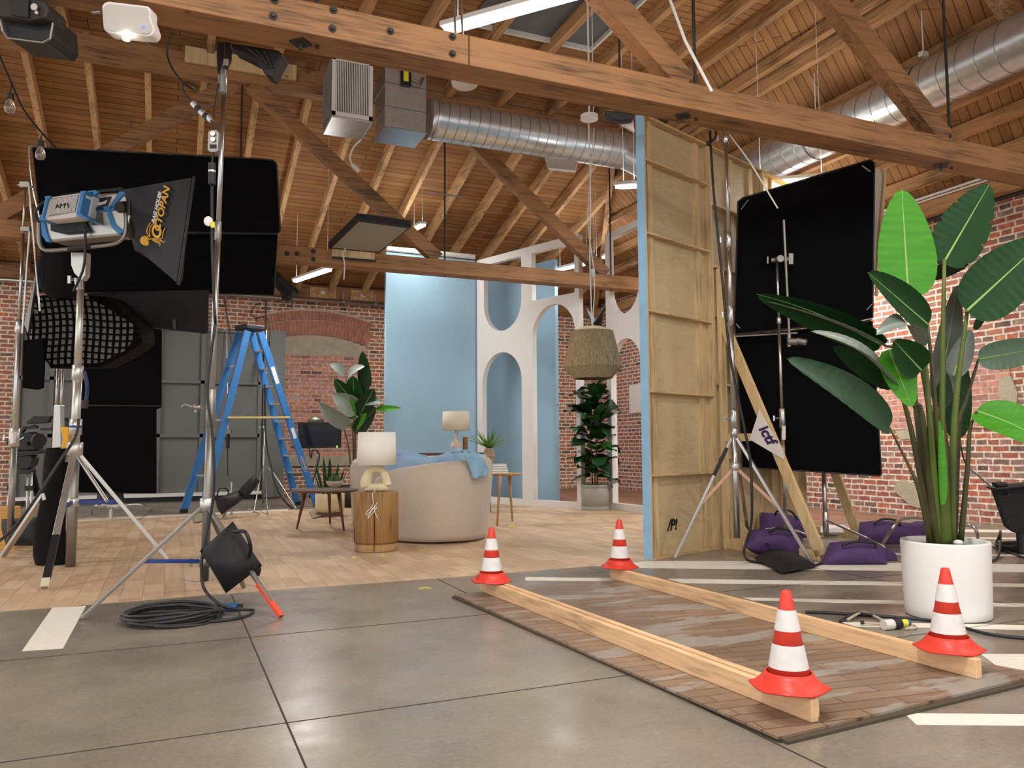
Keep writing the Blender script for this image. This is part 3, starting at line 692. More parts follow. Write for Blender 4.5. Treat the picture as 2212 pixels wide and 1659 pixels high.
# timbers
def timber(p, q, side, wd, label, dz=0):
    w = MB(); p = V(p); q = V(q); d = (q-p).normalized(); s = V((-d.y, d.x, 0)); 
    if s.x < 0: s = -s
    o = s*(side+wd/2); z = V((0, 0, .0445+dz/2))
    w.bar(p+o+z, q+o+z, wd, .089+dz, side=s); return tag(w.build('timber', M_2x4, bevel=.004), label, 'timber', 'timbers lying across the mat')
a = atZ(1036, 1276, zc); b = atZ(1753, 1562, zc)
timber(a, b, 0, .038, 'left timber of the near pair, its end by the nearest cone')
timber(a+V((0, .01, 0)), b+V((0, .03, 0)), .042, .034, 'right timber of the near pair, pressed against its neighbour', .008)
a2 = atZ(1318, 1249, zc); b2 = atZ(2110, 1468, zc)
timber(a2, b2, 0, .04, 'single far timber running toward the white planter')
# cones
def cone(p, label):
    t = thing('traffic_cone', label, 'traffic cone', p, 'striped traffic cones on the timber ends')
    H = .385; R0, R1 = .088, .021
    rr = lambda h: R0+(R1-R0)*h
    hs = [.03, .27, .42, .57, .73, 1.0]   # fractions along the body
    z = lambda h: .03+h*(H-.03)
    w = MB(); n = 40
    def ring(i, jn):
        th = 2*math.pi*i/n; k = jn/5
        sq = 1/max(abs(math.cos(th)), abs(math.sin(th)))**.36
        R = R0+(.14*sq*1.0-R0)*(k**1.1); return V(p)+V((math.cos(th)*R, math.sin(th)*R, .062*(1-k)**1.5+.006+.005*math.cos(4*th)*-k+.003*k))
    w.grid(ring, n, 6, closeu=True); w.build('base_skirt', M_red, t, smooth=True, solid=.006)
    def seg(h0, h1, m, nm_, e=0):
        w = MB(); w.lathe([(rr(h0)+e, z(h0)), (rr(h1)+e, z(h1))], p, 40, cap=False); w.build(nm_, m, t, smooth=True)
    w = MB(); w.lathe([(rr(.05), z(.05)), (rr(1)-.001, z(.99)), (rr(1)-.006, z(1)+.003), (.008, z(1)+.003), (.008, z(.95))], p, 40); w.build('cone_body', M_red, t, smooth=True)
    seg(.16, .42, M_conew, 'white_band', .0012); seg(.57, .80, M_conew, 'white_band', .0012)
    return t
T = .089+zc
cone(atZ(1705, 1487, T+.008), 'nearest striped cone, on the near end of the paired timbers')
cone(atZ(2050, 1404, T), 'striped cone in front of the white planter, one band scuffed')
cone(atZ(1062, 1257, T+.006), 'dirty striped cone on the far end of the paired timbers')
cone(atZ(1339, 1227, T), 'striped cone on the far timber end beside the blue edged flat')

# ================================================================== set walls
def plane_pt(x, y, P0, d):
    n = V((d.y, -d.x, 0)); r = ray(x, y); t = (V(P0)-CP).dot(n)/r.dot(n); p = CP+r*t; return ((p-V(P0)).dot(d), p.z)
def holed(outline, holes, P0, d, th, m, name, parent=None):
    "flat panel with holes standing in the vertical plane through P0 along d"
    cu = bpy.data.curves.new('c', 'CURVE'); cu.dimensions = '2D'; cu.fill_mode = 'BOTH'; cu.extrude = th/2
    for pts in [outline]+holes:
        sp_ = cu.splines.new('POLY'); sp_.points.add(len(pts)-1); sp_.use_cyclic_u = True
        for i, (s, z) in enumerate(pts): sp_.points[i].co = (s, z, 0, 1)
    o = bpy.data.objects.new('c', cu); COL.objects.link(o); bpy.context.view_layer.update()
    me = bpy.data.meshes.new_from_object(o.evaluated_get(bpy.context.evaluated_depsgraph_get())); bpy.data.objects.remove(o)
    me.name = name; me.materials.clear(); me.materials.append(m)
    n = V((d.y, -d.x, 0)); off = V(P0)-(V(parent.location) if parent else V(P0))
    me.transform(Matrix.Translation(off) @ Matrix((d, V((0, 0, 1)), n)).transposed().to_4x4())
    o = bpy.data.objects.new(name, me); COL.objects.link(o)
    if parent: o.parent = parent
    else: o.location = P0
    return o
def arch_pts(s0, s1, zb, zt, n=20):
    r = (s1-s0)/2; c = (s0+s1)/2; rz = min(r*1.05, zt-zb-.02)
    return [(s0, zb), (s1, zb)]+[(c+r*math.cos(math.pi*i/n), zt-rz+rz*math.sin(math.pi*i/n)) for i in range(n+1)]
def inv_arch(s0, s1, zb, zt, n=20):
    r = (s1-s0)/2; c = (s0+s1)/2
    return [(s1, zt), (s0, zt)]+[(c-r*math.cos(math.pi*i/n), zb+r*1.05-r*1.05*math.sin(math.pi*i/n)) for i in range(n+1)]
AL = G(1036, 1085); AR = G(1261, 1101); ad = (AR-AL).normalized(); AW = (AR-AL).length; HF = 4.85
P = lambda x, y: plane_pt(x, y, AL, ad)
sA0, sA1 = P(1050, 700)[0], P(1131, 700)[0]; zA = P(1090, 715)[1]; zAt = HF-.14
sB0, sB1 = P(1047, 900)[0], P(1132, 900)[0]; zBt = P(1090, 761)[1]; zBb = P(1090, 1075)[1]
sC0, sC1 = P(1156, 900)[0], P(1249, 900)[0]; zCt = P(1203, 657)[1]
t = thing('arch_flat', 'white freestanding set wall with tall arched cutouts, left of the straw pendant', 'set wall', AL, 'white arched set walls')
rd = P(1153, 600)[0]
holed([(0, 0), (AW, 0), (AW, HF), (0, HF)], [inv_arch(sA0, sA1, zA, zAt), arch_pts(sB0, sB1, zBb, zBt), arch_pts(sC0, sC1, zBb, zCt), [(rd, zAt-.9), (sC1, zAt-.9), (sC1, zAt), (rd, zAt)]], AL, ad, .11, M_white, 'arch_panel', t)
w = MB(); nA = V((ad.y, -ad.x, 0))
w.ext([AL-nA*.07, AR-nA*.07, AR-nA*.14, AL-nA*.14], (0, 0, .07)); w.build('back_rail', M_pine, t)
BL = G(1321, 1100); BR = G(1388, 1109); bd = (BR-BL).normalized(); BW = 2.4
P = lambda x, y: plane_pt(x, y, BL, bd)
e0 = P(1322, 700)[0]; e1 = e0+.98; zE = P(1345, 680)[1]; zFt = P(1357, 731)[1]; f0 = P(1327, 900)[0]
t = thing('arch_flat', 'white freestanding set wall with arched cutouts, between the potted fig and blue edge', 'set wall', BL, 'white arched set walls')
hl = [inv_arch(e0, e1, zE, HF-.12), arch_pts(f0, e1, P(1340, 1087)[1], zFt), inv_arch(e1+.2, 2.3, zE, HF-.12), arch_pts(e1+.2, 2.3, P(1340, 1087)[1], zFt)]
holed([(0, 0), (BW, 0), (BW, HF), (0, HF)], hl, BL, bd, .11, M_white, 'arch_panel', t)
# blue flats
def flat_panel(P0, P1, H, m, label, name='blue_flat', th=.09):
    P0 = V(P0); P1 = V(P1); d = (P1-P0).normalized(); n = V((d.y, -d.x, 0)); w = MB()
    w.ext([P0, P1, P1-n*th, P0-n*th], (0, 0, H)); return tag(w.build(name, m, bevel=.003), label, 'set wall', 'painted blue set walls')
bL = atY(832, 900, 14.74); flat_panel((bL.x, 14.74, 0), (AL.x-.075, AL.y+.01, 0), HF, M_blue, 'tall plain blue set wall behind the sofa and lamps')
of = V((ad.y, -ad.x, 0))*-.62
bR = AL+ad*.0+of; sR = plane_pt(1201, 900, AL+of, ad)[0]
flat_panel(AL+of-ad*1.1, AL+of+ad*sR, 4.72, M_blue, 'blue set wall seen through the white arched cutouts')
w = MB(); pc = [atY(*q, 14.6) for q in ((838, 545), (905, 538), (1000, 556), (1030, 562))]
w.path([V((p.x, 14.72, HF+.06)) for p in pc], .05, n=8); tag(w.build('plastic_drape', mat('plastic_white', (214, 214, 210), .3)), 'bundled white plastic draped over the top of the tall blue wall', 'plastic sheet')
# wood framed flats seen from behind
def wood_flat(P0, wdt, H, label, rails, studs, blue=True, P1off=0):
    t = thing('wood_flat', label, 'set wall', P0, 'timber framed backs of the set walls')
    P1 = P0+FD*wdt; dep = .085
    w = MB(); w.ext([P0-FN*dep, P1-FN*dep, P1-FN*(dep+.006), P0-FN*(dep+.006)], (0, 0, H)); w.build('plywood_skin', M_ply, t)
    w = MB(); w.ext([P0-FN*(dep+.006), P1-FN*(dep+.006), P1-FN*(dep+.012), P0-FN*(dep+.012)], (0, 0, H)); w.build('painted_face', M_blueedge, t)
    if blue:
        w = MB(); w.ext([P0-FD*.004, P0, P0-FN*(dep+.012), P0-FD*.004-FN*(dep+.012)], (0, 0, H)); w.build('painted_edge', M_blueedge, t)
    def stud(s0, s1, d0=0, d1=dep):
        w = MB(); a = P0+FD*s0; b = P0+FD*s1; w.ext([a-FN*d0, b-FN*d0, b-FN*d1, a-FN*d1], (0, 0, H)); w.build('stud', M_pine, t)
    stud(0, .02); stud(wdt-.022, wdt-.002)
    for s in studs: stud(s, s+.085, dep-.03, dep); 
    for z in rails:
        w = MB(); a = P0+FD*.02; b = P1-FD*.022
        w.ext([a, b, b-FN*dep, a-FN*dep], (0, 0, .02))
        for v_ in w.v: v_.z += z
        w.build('rail', M_pineX, t)
    return t
HW = 4.42
f1 = wood_flat(FP, 1.2, HW, 'plywood set wall back with blue edge, nearest the cones', [0, .8, 1.62, 2.42, 3.2, 3.95, HW-.02], [.12, .98])
f2 = wood_flat(FP+FD*1.205, 1.2, HW, 'plywood set wall back in the middle, behind the braced post', [0, .95, 1.75, 2.5, 3.05, 3.75, HW-.02], [.5, .95], blue=False)
f3 = wood_flat(FP+FD*2.41, .85, HW, 'plywood set wall back farthest right, partly hidden by black flag', [0, .95, 1.75, 2.5, 3.2, 3.95, HW-.02], [.3], blue=False)
# stencilled marks on the plywood
M_ink = mat('black_ink', (20, 20, 22), .6); M_pink = mat('purple_ink', (52, 40, 96), .6)
def on_flat(x, y, dd=.083):
    s, z = plane_pt(x, y, FP-FN*dd, FD); return FP-FN*dd+FD*s+V((0, 0, z))
text('/P!', on_flat(1452, 1135), FD, V((0, 0, 1)), .15, M_ink, f1, shear=.25, bold=.006)
text('/P!', on_flat(1428, 268), FD, V((0, 0, 1)), .17, M_ink, f1, shear=.25, bold=.006)
text('J', on_flat(1603, 1092), FD, V((0, 0, 1)), .14, M_ink, f2, shear=.25, bold=.006)
# braces
def brace(name, label, J, foot, ztop, group='wooden jack braces holding the flats', post=True, gus=True):
    t = thing('jack_brace', label, 'brace', foot, group)
    J = V((J.x, J.y, 0)); foot = V((foot.x, foot.y, 0)); d = (foot-J).normalized(); s = V((d.y, -d.x, 0))
    if post:
        w = MB(); w.bar(J+d*.03, J+d*.03+V((0, 0, 3.02)), .1, .04, side=FD); w.build('post', M_pine, t, bevel=.003)
    w = MB(); w.bar(J+d*.07+V((0, 0, ztop)), foot+V((0, 0, .05)), .04, .11, side=s); w.build('diagonal_brace', M_pine, t, bevel=.003)
    w = MB(); w.bar(J+V((0, 0, .05)), foot+V((0, 0, .05)), .04, .1, side=s); w.build('sole_plate', M_pine, t, bevel=.003)
    return t, J, d, s
J = FP+FD*1.28+FN*.02; ft = G(1775, 1212)
t, J, d_, s_ = brace('', 'tall wooden jack brace with white triangular gusset on its diagonal', J, ft, 2.4)
w = MB(); w.bar(J+V((0, 0, 1.18)), J+d_*.55+V((0, 0, 1.18)), .03, .08, side=s_); w.build('cross_arm', M_pine, t)
w = MB(); w.ext([J+s_*-.03+d_*.05+V((0, 0, .005)), J+s_*-.03+d_*.5+V((0, 0, .005)), J+s_*-.03+d_*.05+V((0, 0, .42))], s_*-.012); w.build('plywood_gusset', M_ply, t)
nf = V((s_.x, s_.y, 0)); 
if nf.dot(fw) > 0: nf = -nf
def brp(x, y, off=.03):
    n = s_; r = ray(x, y); P0 = J+nf*off; k = (P0-CP).dot(n)/r.dot(n); return CP+r*k
w = MB(); w.ext([brp(1640, 886), brp(1619, 949), brp(1692, 992), brp(1690, 975)], -nf*.008); w.build('sign_gusset', M_white, t)
c = brp(1656, 938, .032); xd = brp(1674, 968, .032)-brp(1638, 906, .032); yd = brp(1670, 928, .032)-c
text('ictf', c, xd, yd, .165, M_pink, t, shear=.3, bold=.006)
t2_, J2, d2, s2 = brace('', 'shorter wooden jack brace standing behind the lower black flag', FP+FD*3.2+FN*.02, G(1852, 1163), 1.7, post=False)
# ================================================================== furniture of the set
def ring_lathe(mb, prof, c, n=40): mb.lathe(prof, c, n)
# ---- sofa: outer wall follows the footprint of the curved back
def sofa():
    cx, cy = 3.08, 10.62
    c0 = V((cx, cy, 0))
    t = thing('sofa', 'beige boucle curved sofa turned away, blue throw on its back', 'sofa', c0)
    # footprint: rounded oblong rotated, long axis along u
    near = G(905, 1178); right = G(1050, 1152)
    # superellipse through the visible base
    u = V((.0, 1, 0)).normalized(); v = V((-u.y, u.x, 0))
    ce_ = V((2.99, 10.2, 0)); A_, B_ = 1.68, .76
    def fp(th, k=1.0, dz=0):
        c, s = math.cos(th), math.sin(th); e = 2/2.5
        return ce_ + u*(A_*k*math.copysign(abs(c)**e, c)) + v*(B_*k*math.copysign(abs(s)**e, s))
    # angles (camera side is -v); wall from th0 through -90deg to th1
    th0, th1 = math.radians(-250), math.radians(52); n = 72
    def top(th):
        q = (th-th0)/(th1-th0)
        return .77+.21*math.sin(math.pi*min(1, max(0, q*1.15 if q < .5 else .575+(q-.5)*.35)))**.8
    W = []
    for i in range(n+1):
        th = th0+(th1-th0)*i/n; e = min(1, min(i, n-i)/5+.15); hz = top(th)
        prof = [(.95, .03), (.975, .1), (1.0, .35), (1.03, hz*.75), (1.025, hz-.06), (.99, hz-.01), (.93, hz), (.86, hz-.015), (.815, hz-.08), (.80, .5), (.79, .05)]
        m_ = .89; row = []
        for k, z in prof:
            kk = m_+(k-m_)*(.35+.65*e**.6); row.append(fp(th, kk)+V((0, 0, .03+(z-.03)*(1 if z < .3 else (.93+.07*e)))))
        W.append(row)
    w = MB(); w.grid(lambda i, j: W[i][j], n+1, len(W[0])); w.face(list(range(0, 11))[::-1]); w.face(list(range(n*11, n*11+11)))
    w.face([i*11 for i in range(n+1)]); 
    w.build('curved_back', M_sofa, t, smooth=True)
    w = MB(); ns = 48
    prof = [(0, .04), (.6, .04), (.86, .05), (.88, .2), (.87, .36), (.82, .43), (.6, .455), (.3, .46), (.001, .46)]
    w.grid(lambda i, j: fp(2*math.pi*i/ns, prof[j][0])+V((0, 0, prof[j][1])), ns, len(prof), closeu=True); w.build('seat', M_sofa, t, smooth=True)
    w = MB()
    for a_ in (.6, 2.5, 3.8, 5.5):
        p = fp(a_, .7); w.tube((p.x, p.y, 0), (p.x, p.y, .05), .04)
    w.build('hidden_feet', M_black, t)
    return t, fp, top, u, v
so, fp, stop, su, sv = sofa()
def cushion(c, w_, h_, th, R, label, m=M_bluefab, group='blue cushions on the sofa'):
    mb = MB(); n = 12; c = V(c)
    def P(side):
        def f_(i, j):
            a = -1+2*i/(n-1); b = -1+2*j/(n-1)
            k = (1-a**4)*(1-b**4); pinch = 1+.10*(abs(a)*abs(b))**2-.05*(a*a+b*b)*.5
            return c + R @ V((a*w_/2*pinch, side*th/2*k**.6, b*h_/2*pinch))
        return f_
    mb.grid(P(1), n, n); mb.grid(P(-1), n, n)
    return tag(mb.build('cushion', m, smooth=True), label, 'cushion', group)
from mathutils import Euler
def RZ(z, x=0, y=0): return Euler((x, y, z)).to_matrix()
cushion(atD(898, 1013, 10.4)+V((0, 0, .0)), .5, .34, .14, RZ(-.35, .12, .12), 'grey blue cushion nearest the front table lamp')
cushion(atD(950, 1012, 10.6), .54, .36, .15, RZ(-.4, .1, -.28), 'light blue cushion leaning right behind the sofa back')
cushion(atD(872, 1006, 10.9), .58, .46, .16, RZ(-.6, .2, .3), 'pale blue cushion farthest left behind the lampshade')
cushion(atD(1006, 1006, 10.6), .46, .40, .15, RZ(-.4, -.1, .25), 'pale blue cushion with its corner beside the folded throw')
def wallD(x):
    best = 99
    for k in range(240):
        p = fp(math.radians(k*1.5), 1.035)+V((0, 0, .7)); q_ = p-CP; xx = IW/2+FPX*q_.dot(rt)/q_.dot(fw)
        if abs(xx-x) < 9: best = min(best, q_.dot(fw))
    return best
# throw blanket
th_ = MB()
path_ = [(978, 992), (985, 977), (996, 972), (1010, 974), (1018, 992), (1022, 1012), (1028, 1036)]
wid_ = [(26, -4), (40, -4), (50, -3), (54, 0), (48, 2), (40, 0), (26, 4)]
D0 = depth(G(1045, 1153))
tp = [(975, 978, 1012, 972), (998, 974, 1026, 977), (1006, 986, 1046, 996), (1013, 1004, 1052, 1008), (1019, 1022, 1056, 1018), (1022, 1036, 1050, 1028)]
def tw(i, j):
    x0, y0, x1, y1 = tp[i//2] if i % 2 == 0 or i//2+1 >= len(tp) else tuple((a_+b_)/2 for a_, b_ in zip(tp[i//2], tp[i//2+1]))
    k = j/10; dd = wallD(min(1056, x0+(x1-x0)*k))+[.4, .12, .0, -.02, -.03, -.04][min(5, (i+1)//2)]
    return atD(x0+(x1-x0)*k, y0+(y1-y0)*k, dd-.02-.025*math.sin(k*9+i*.5)-.1*k*0)
th_.grid(tw, 11, 11)
tag(th_.build('throw_blanket', mat('throw_blue', (140, 178, 200), .9, bump=.3, bs=25), smooth=True, solid=.02), 'light blue throw folded over the right end of the sofa back', 'blanket')
# ---- stump side table
def stump():
    c = back(G(812, 1196), .235)
    R = 97/2/1711.75*depth(c)*.98; H_ = .625
    t = thing('stump_side_table', 'round wooden stump side table with a dark crack, under the front lamp', 'side table', c)
    w = MB(); w.lathe([(R*.93, .005), (R*.95, .015), (R*.95, .085)], c, 48); w.build('plinth', M_stump2, t, smooth=True)
    w = MB(); w.lathe([(R*.96, .10), (R, .105), (R, H_-.006), (R*.99, H_)], c, 48); w.lathe([(R*.9, .08), (R*.9, .11)], c, 24); w.build('trunk', M_stump, t, smooth=True)
    v_ = -V((fw.x, fw.y, 0)).normalized(); s_ = V((-v_.y, v_.x, 0))
    a = c+v_*R*1.0-s_*-.03; w = MB()
    w.path([c+v_*(R+.001)+s_*.02+V((0, 0, .02)), c+v_*(R+.001)+s_*.025+V((0, 0, .3)), c+v_*(R+.001)+s_*.005+V((0, 0, .52))], .0045, n=5); w.build('crack', mat('crack_dark', (40, 24, 12), .9), t)
    d2 = (v_*.42-s_*.9).normalized(); 
    w = MB(); w.path([c+d2*(R+.0)+V((0, 0, .10)), c+d2*(R+.0)+V((0, 0, .26))], .004, n=5); w.build('crack', MATS['crack_dark'], t)
    return c, R, H_
M_stump = wood('stump_wood', (158, 118, 70), 'z', .22); M_stump2 = wood('stump_base', (166, 130, 84), 'z', .15, knots=False)
sc_, sR_, sH = stump()
def cord_loop(pts, r, m, label, name='power_cord', cat='cord', group=None, parent=None):
    w = MB(); w.path(pts, r, n=6, smooth=5)
    o = w.build(name, m, parent, smooth=True)
    return tag(o, label, cat, group) if parent is None else o
# ---- lamps
def lamp_front():
    c = sc_+V((0, 0, sH)); t = thing('table_lamp', 'sculptural cream table lamp with white drum shade on the stump table', 'lamp', c)
    D_ = depth(c); k = D_/1711.75
    s = V((rt.x, rt.y, 0)).normalized()
    M_cer = mat('ceramic_cream', (222, 208, 172), .7, bump=.6, bs=30, var=.08, vs=8)
    w = MB(); cc = c+V((0, 0, .045))
    w.path([cc+s*-.115+V((0, 0, 0)), cc+s*-.115+V((0, 0, .06)), cc+s*-.09+V((0, 0, .13)), cc+s*-.055+V((0, 0, .18)), cc+V((0, 0, .2)), cc+s*.06+V((0, 0, .18)), cc+s*.1+V((0, 0, .1)), cc+s*.12+V((0, 0, .02))], .045, n=14, smooth=4, radii=[.055, .06, .052, .046, .044, .044, .042, .048])
    w.path([cc+s*-.12+V((0, 0, .0)), cc+s*0+V((0, 0, .0)), cc+s*.125+V((0, 0, .005))], .035, n=12, radii=[.045, .042, .045]); w.build('lamp_base', M_cer, t, smooth=True)
    w = MB(); w.tube(c+V((0, 0, .24)), c+V((0, 0, .56)), .008); w.lathe([(.004, 0), (.012, .008), (.004, .02)], c+V((0, 0, .562)), 10); w.build('stem_and_finial', M_steeld, t)
    z0 = atY(812, 1004, c.y).z-c.z; z1 = atY(812, 934, c.y).z-c.z; R1 = 40*k; R0 = 42*k
    w = MB(); w.lathe([(R0, z0), (R1, z1)], c, 48, cap=False); w.build('lamp_shade', M_lshade, t, smooth=True, solid=.004)
    w = MB()
    for a_ in range(3): w.tube(c+V((0, 0, z1-.01)), c+V((math.cos(a_*2.1)*R1, math.sin(a_*2.1)*R1, z1-.01)), .002, n=6)
    w.build('shade_spider', M_steeld, t)
    v_ = -V((fw.x, fw.y, 0)).normalized(); e = c+v_*(sR_+.012)+s*.0
    w = MB()
    w.path([cc+v_*.05+V((0, 0, -.0)), c+v_*.13+V((0, 0, .004)), e+V((0, 0, -.01)), e+s*.01+V((0, 0, -.09)), e+s*.0+V((0, 0, -.14)), e+s*-.06+V((0, 0, -.2)), e+s*-.05+V((0, 0, -.225)), e+s*.03+V((0, 0, -.13)), e+s*.055+V((0, 0, -.1)), e+s*.04+V((0, 0, -.12)), e+s*-.04+V((0, 0, -.24)), e+s*-.03+V((0, 0, -.25)), e+s*.05+V((0, 0, -.15)), e+s*.02+V((0, 0, -.17)), e+s*.06+V((0, 0, -.27))], .004, n=6, smooth=5)
    w.build('cord', M_white, t, smooth=True)
lamp_front()
# console and rear lamp behind the sofa
cb = V((4.35, 12.9, 0))
Dc = depth(cb); kc = Dc/1711.75
pz = atD(985, 978, Dc).z
t = thing('console_table', 'dark wooden console table mostly hidden behind the sofa', 'console table', atD(985, 978, Dc)*1.0-V((0, 0, pz)))
o_ = V(t.location); w = MB(); w.box((o_.x-.6, o_.y-.2, pz-.04), (o_.x+.6, o_.y+.2, pz)); w.build('table_top', mat('walnut', (96, 62, 42), .5, var=.2), t)
for sx_ in (-.55, .55):
    for sy_ in (-.16, .16):
        w = MB(); w.tube((o_.x+sx_, o_.y+sy_, 0), (o_.x+sx_, o_.y+sy_, pz-.04), .02); w.build('leg', MATS['walnut'], t)
lc = V((o_.x, o_.y, pz)); t = thing('table_lamp', 'cream bottle-shaped lamp with wide off-white shade behind the sofa', 'lamp', lc)
zz = lambda y: atY(988, y, lc.y).z-pz
w = MB(); r1 = 23*kc/2*1.0
w.lathe([(.085, 0), (.09, .01), (.09, zz(960)), (.075, zz(955)), (.04, zz(950)), (.03, zz(943)), (.022, zz(936))], lc, 32); w.build('lamp_base', mat('ceramic2', (214, 200, 180), .6, var=.1), t, smooth=True)
w = MB(); w.tube(lc+V((0, 0, zz(937))), lc+V((0, 0, zz(895))), .01); w.path([lc+V((.03, 0, zz(940))), lc+V((.05, 0, zz(932))), lc+V((.03, 0, zz(928)))], .004); w.build('socket', M_steeld, t)
w = MB(); R_ = 29.5*kc; w.lathe([(R_, zz(930)), (R_*.96, zz(889))], lc, 48, cap=False); w.build('lamp_shade', mat('shade2', (226, 216, 196), .9), t, smooth=True, solid=.004)
p = V((atY(1005, 960, lc.y).x, lc.y, pz)); w = MB(); w.box((p.x-.035, p.y-.03, pz), (p.x+.035, p.y+.03, atY(1005, 944, lc.y).z)); tag(w.build('wooden_block', mat('oak_block', (142, 96, 58), .6, var=.15), bevel=.004), 'tall brown wooden block standing beside the rear lamp', 'ornament')
# side table right of sofa
la = G(1074, 1137); lb = G(1107, 1127); c = back((la+lb)/2, .16)
zt = atY(1090, 1022, c.y).z; M_ash = wood('ash', (190, 146, 96), 'z', .12, knots=False)
t = thing('side_table', 'small light wooden side table with tapered legs right of the sofa', 'side table', c)
w = MB(); w.lathe([(.2, zt-.035), (.245, zt-.02), (.245, zt)], c, 40); w.build('table_top', M_ash, t, smooth=True)
for p in (la, lb, c*2-la, c*2-lb):
    q = c+(p-c)*.62; w = MB(); w.tube((p.x, p.y, 0), (q.x, q.y, zt-.03), .011, .026, n=12); w.build('leg', M_ash, t, smooth=True)
books = []
for k, (cc_, lb_) in enumerate((((226, 226, 220), 'white book at the bottom of the stack on the side table'), ((206, 218, 216), 'pale green book second from the bottom of the stack'),
                                ((186, 204, 206), 'grey green book second from the top of the stack'), ((222, 222, 214), 'off-white book on top of the side table stack'))):
    w = MB(); x0 = atY(1058, 1000, c.y).x; x1 = atY(1093-k*1.2, 1000, c.y).x; z = zt+k*.034
    bt_ = thing('book', lb_, 'book', ((x0+x1)/2, c.y, z), 'books stacked on the side table')
    w.box((x0, c.y-.1, z), (x1, c.y+.1, z+.004)); w.box((x0, c.y-.1, z+.028), (x1, c.y+.1, z+.032)); w.box((x0, c.y+.096, z), (x0+.004, c.y+.1, z+.032)); w.box((x0, c.y-.1, z), (x0+.004, c.y+.1, z+.032))
    w.build('cover', mat('book%d' % k, cc_, .6), bt_)
    w = MB(); w.box((x0+.004, c.y-.096, z+.004), (x1-.006, c.y+.096, z+.028)); w.build('pages', mat('paper', (240, 238, 230), .8), bt_)
# agave pot on the stack / console
pc_ = atD(1055, 1003, depth(c)+.0); pc_ = V((atY(1056, 1000, c.y+.02).x, c.y+.02, zt+.136))
zr = atY(1056, 968, c.y).z
t = thing('potted_agave', 'spiky green agave in a faceted brown pot on the books', 'plant', pc_)
w = MB(); h = zr-pc_.z; w.lathe([(.055, 0), (.1, h*.5), (.06, h), (.052, h), (.06, h*.8)], pc_, 8); w.build('pot', mat('clay_facet', (168, 138, 112), .7, var=.08), t)
w = MB()
for i in range(26):
    a_ = i*2.4; el = .35+.9*((i*37) % 26)/26; L_ = .29+.09*((i*13) % 7)/7
    d = V((math.cos(a_)*math.cos(el), math.sin(a_)*math.cos(el), math.sin(el))); s = V((-math.sin(a_), math.cos(a_), 0)); nn = d.cross(s)
    b_ = pc_+V((0, 0, h)); 
    def lf(i_, j_, d=d, s=s, nn=nn, L_=L_, b_=b_):
        u_ = i_/6; ww = .02*math.sin(math.pi*(u_*.85+.15))**.7*(1-u_**3)
        return b_+d*L_*u_-V((0, 0, 1))*.06*u_*u_*(1-el*.3)+s*ww*(j_-1)+nn*abs(j_-1)*-.008
    w.grid(lf, 7, 3)
w.build('leaves', mat('agave', (96, 140, 70), .5, var=.2, vs=10), t, smooth=True, solid=.002)
# coffee table left
tc_ = G(705, 1135)+fw*.1; tc_.z = 0; ztc = .545
t = thing('coffee_table', 'round dark walnut coffee table with three tapered legs', 'coffee table', tc_)
w = MB(); pA = atZ(633, 1057, ztc); pB = atZ(772, 1057, ztc); cT = (pA+pB)/2; RT = (pB-pA).length/2
M_wal = wood('walnut_dark', (104, 68, 50), 'z', .2, knots=False)
cT = V((cT.x, cT.y, 0))
w.lathe([(RT*.94, ztc-.03), (RT, ztc-.012), (RT, ztc)], cT, 56); w.build('table_top', mat('walnut_top', (98, 66, 50), .35, var=.1), t, smooth=True)
for (bx_, by_), (tx_, ty_) in zip(((641, 1143), (743, 1147), (713, 1131)), ((662, 1066), (740, 1066), (718, 1066))):
    b_ = G(bx_, by_); q = atZ(tx_, ty_, ztc-.02)
    q = b_+(V((cT.x, cT.y, 0))-b_)*.3; q.z = ztc-.02
    w = MB(); w.tube(b_, q, .012, .028, n=14); w.build('leg', M_wal, t, smooth=True)
bc = atZ(723, 1052, ztc); w = MB(); 
t = thing('stone_bowl', 'pale stone bowl with small cacti on the dark coffee table', 'bowl', bc)
w.lathe([(.05, 0), (.09, .02), (.115, .055), (.122, .085), (.112, .085), (.08, .05), (.001, .045)], bc, 32); w.build('bowl', mat('stone', (176, 164, 144), .8, var=.12, vs=20), t, smooth=True)
for dx, dy, hh, rr in ((-.04, 0, .12, .022), (-.01, .02, .17, .02), (.03, -.01, .11, .02), (.055, .01, .14, .015), (-.07, .01, .09, .018), (.01, -.03, .1, .018)):
    w = MB(); w.lathe([(rr*.8, 0), (rr, hh*.3), (rr*.95, hh*.7), (rr*.5, hh*.95), (.001, hh)], bc+V((dx, dy, .05)), 9); w.build('cactus', mat('cactus', (64, 92, 52), .7, var=.2, vs=15), t, smooth=True)

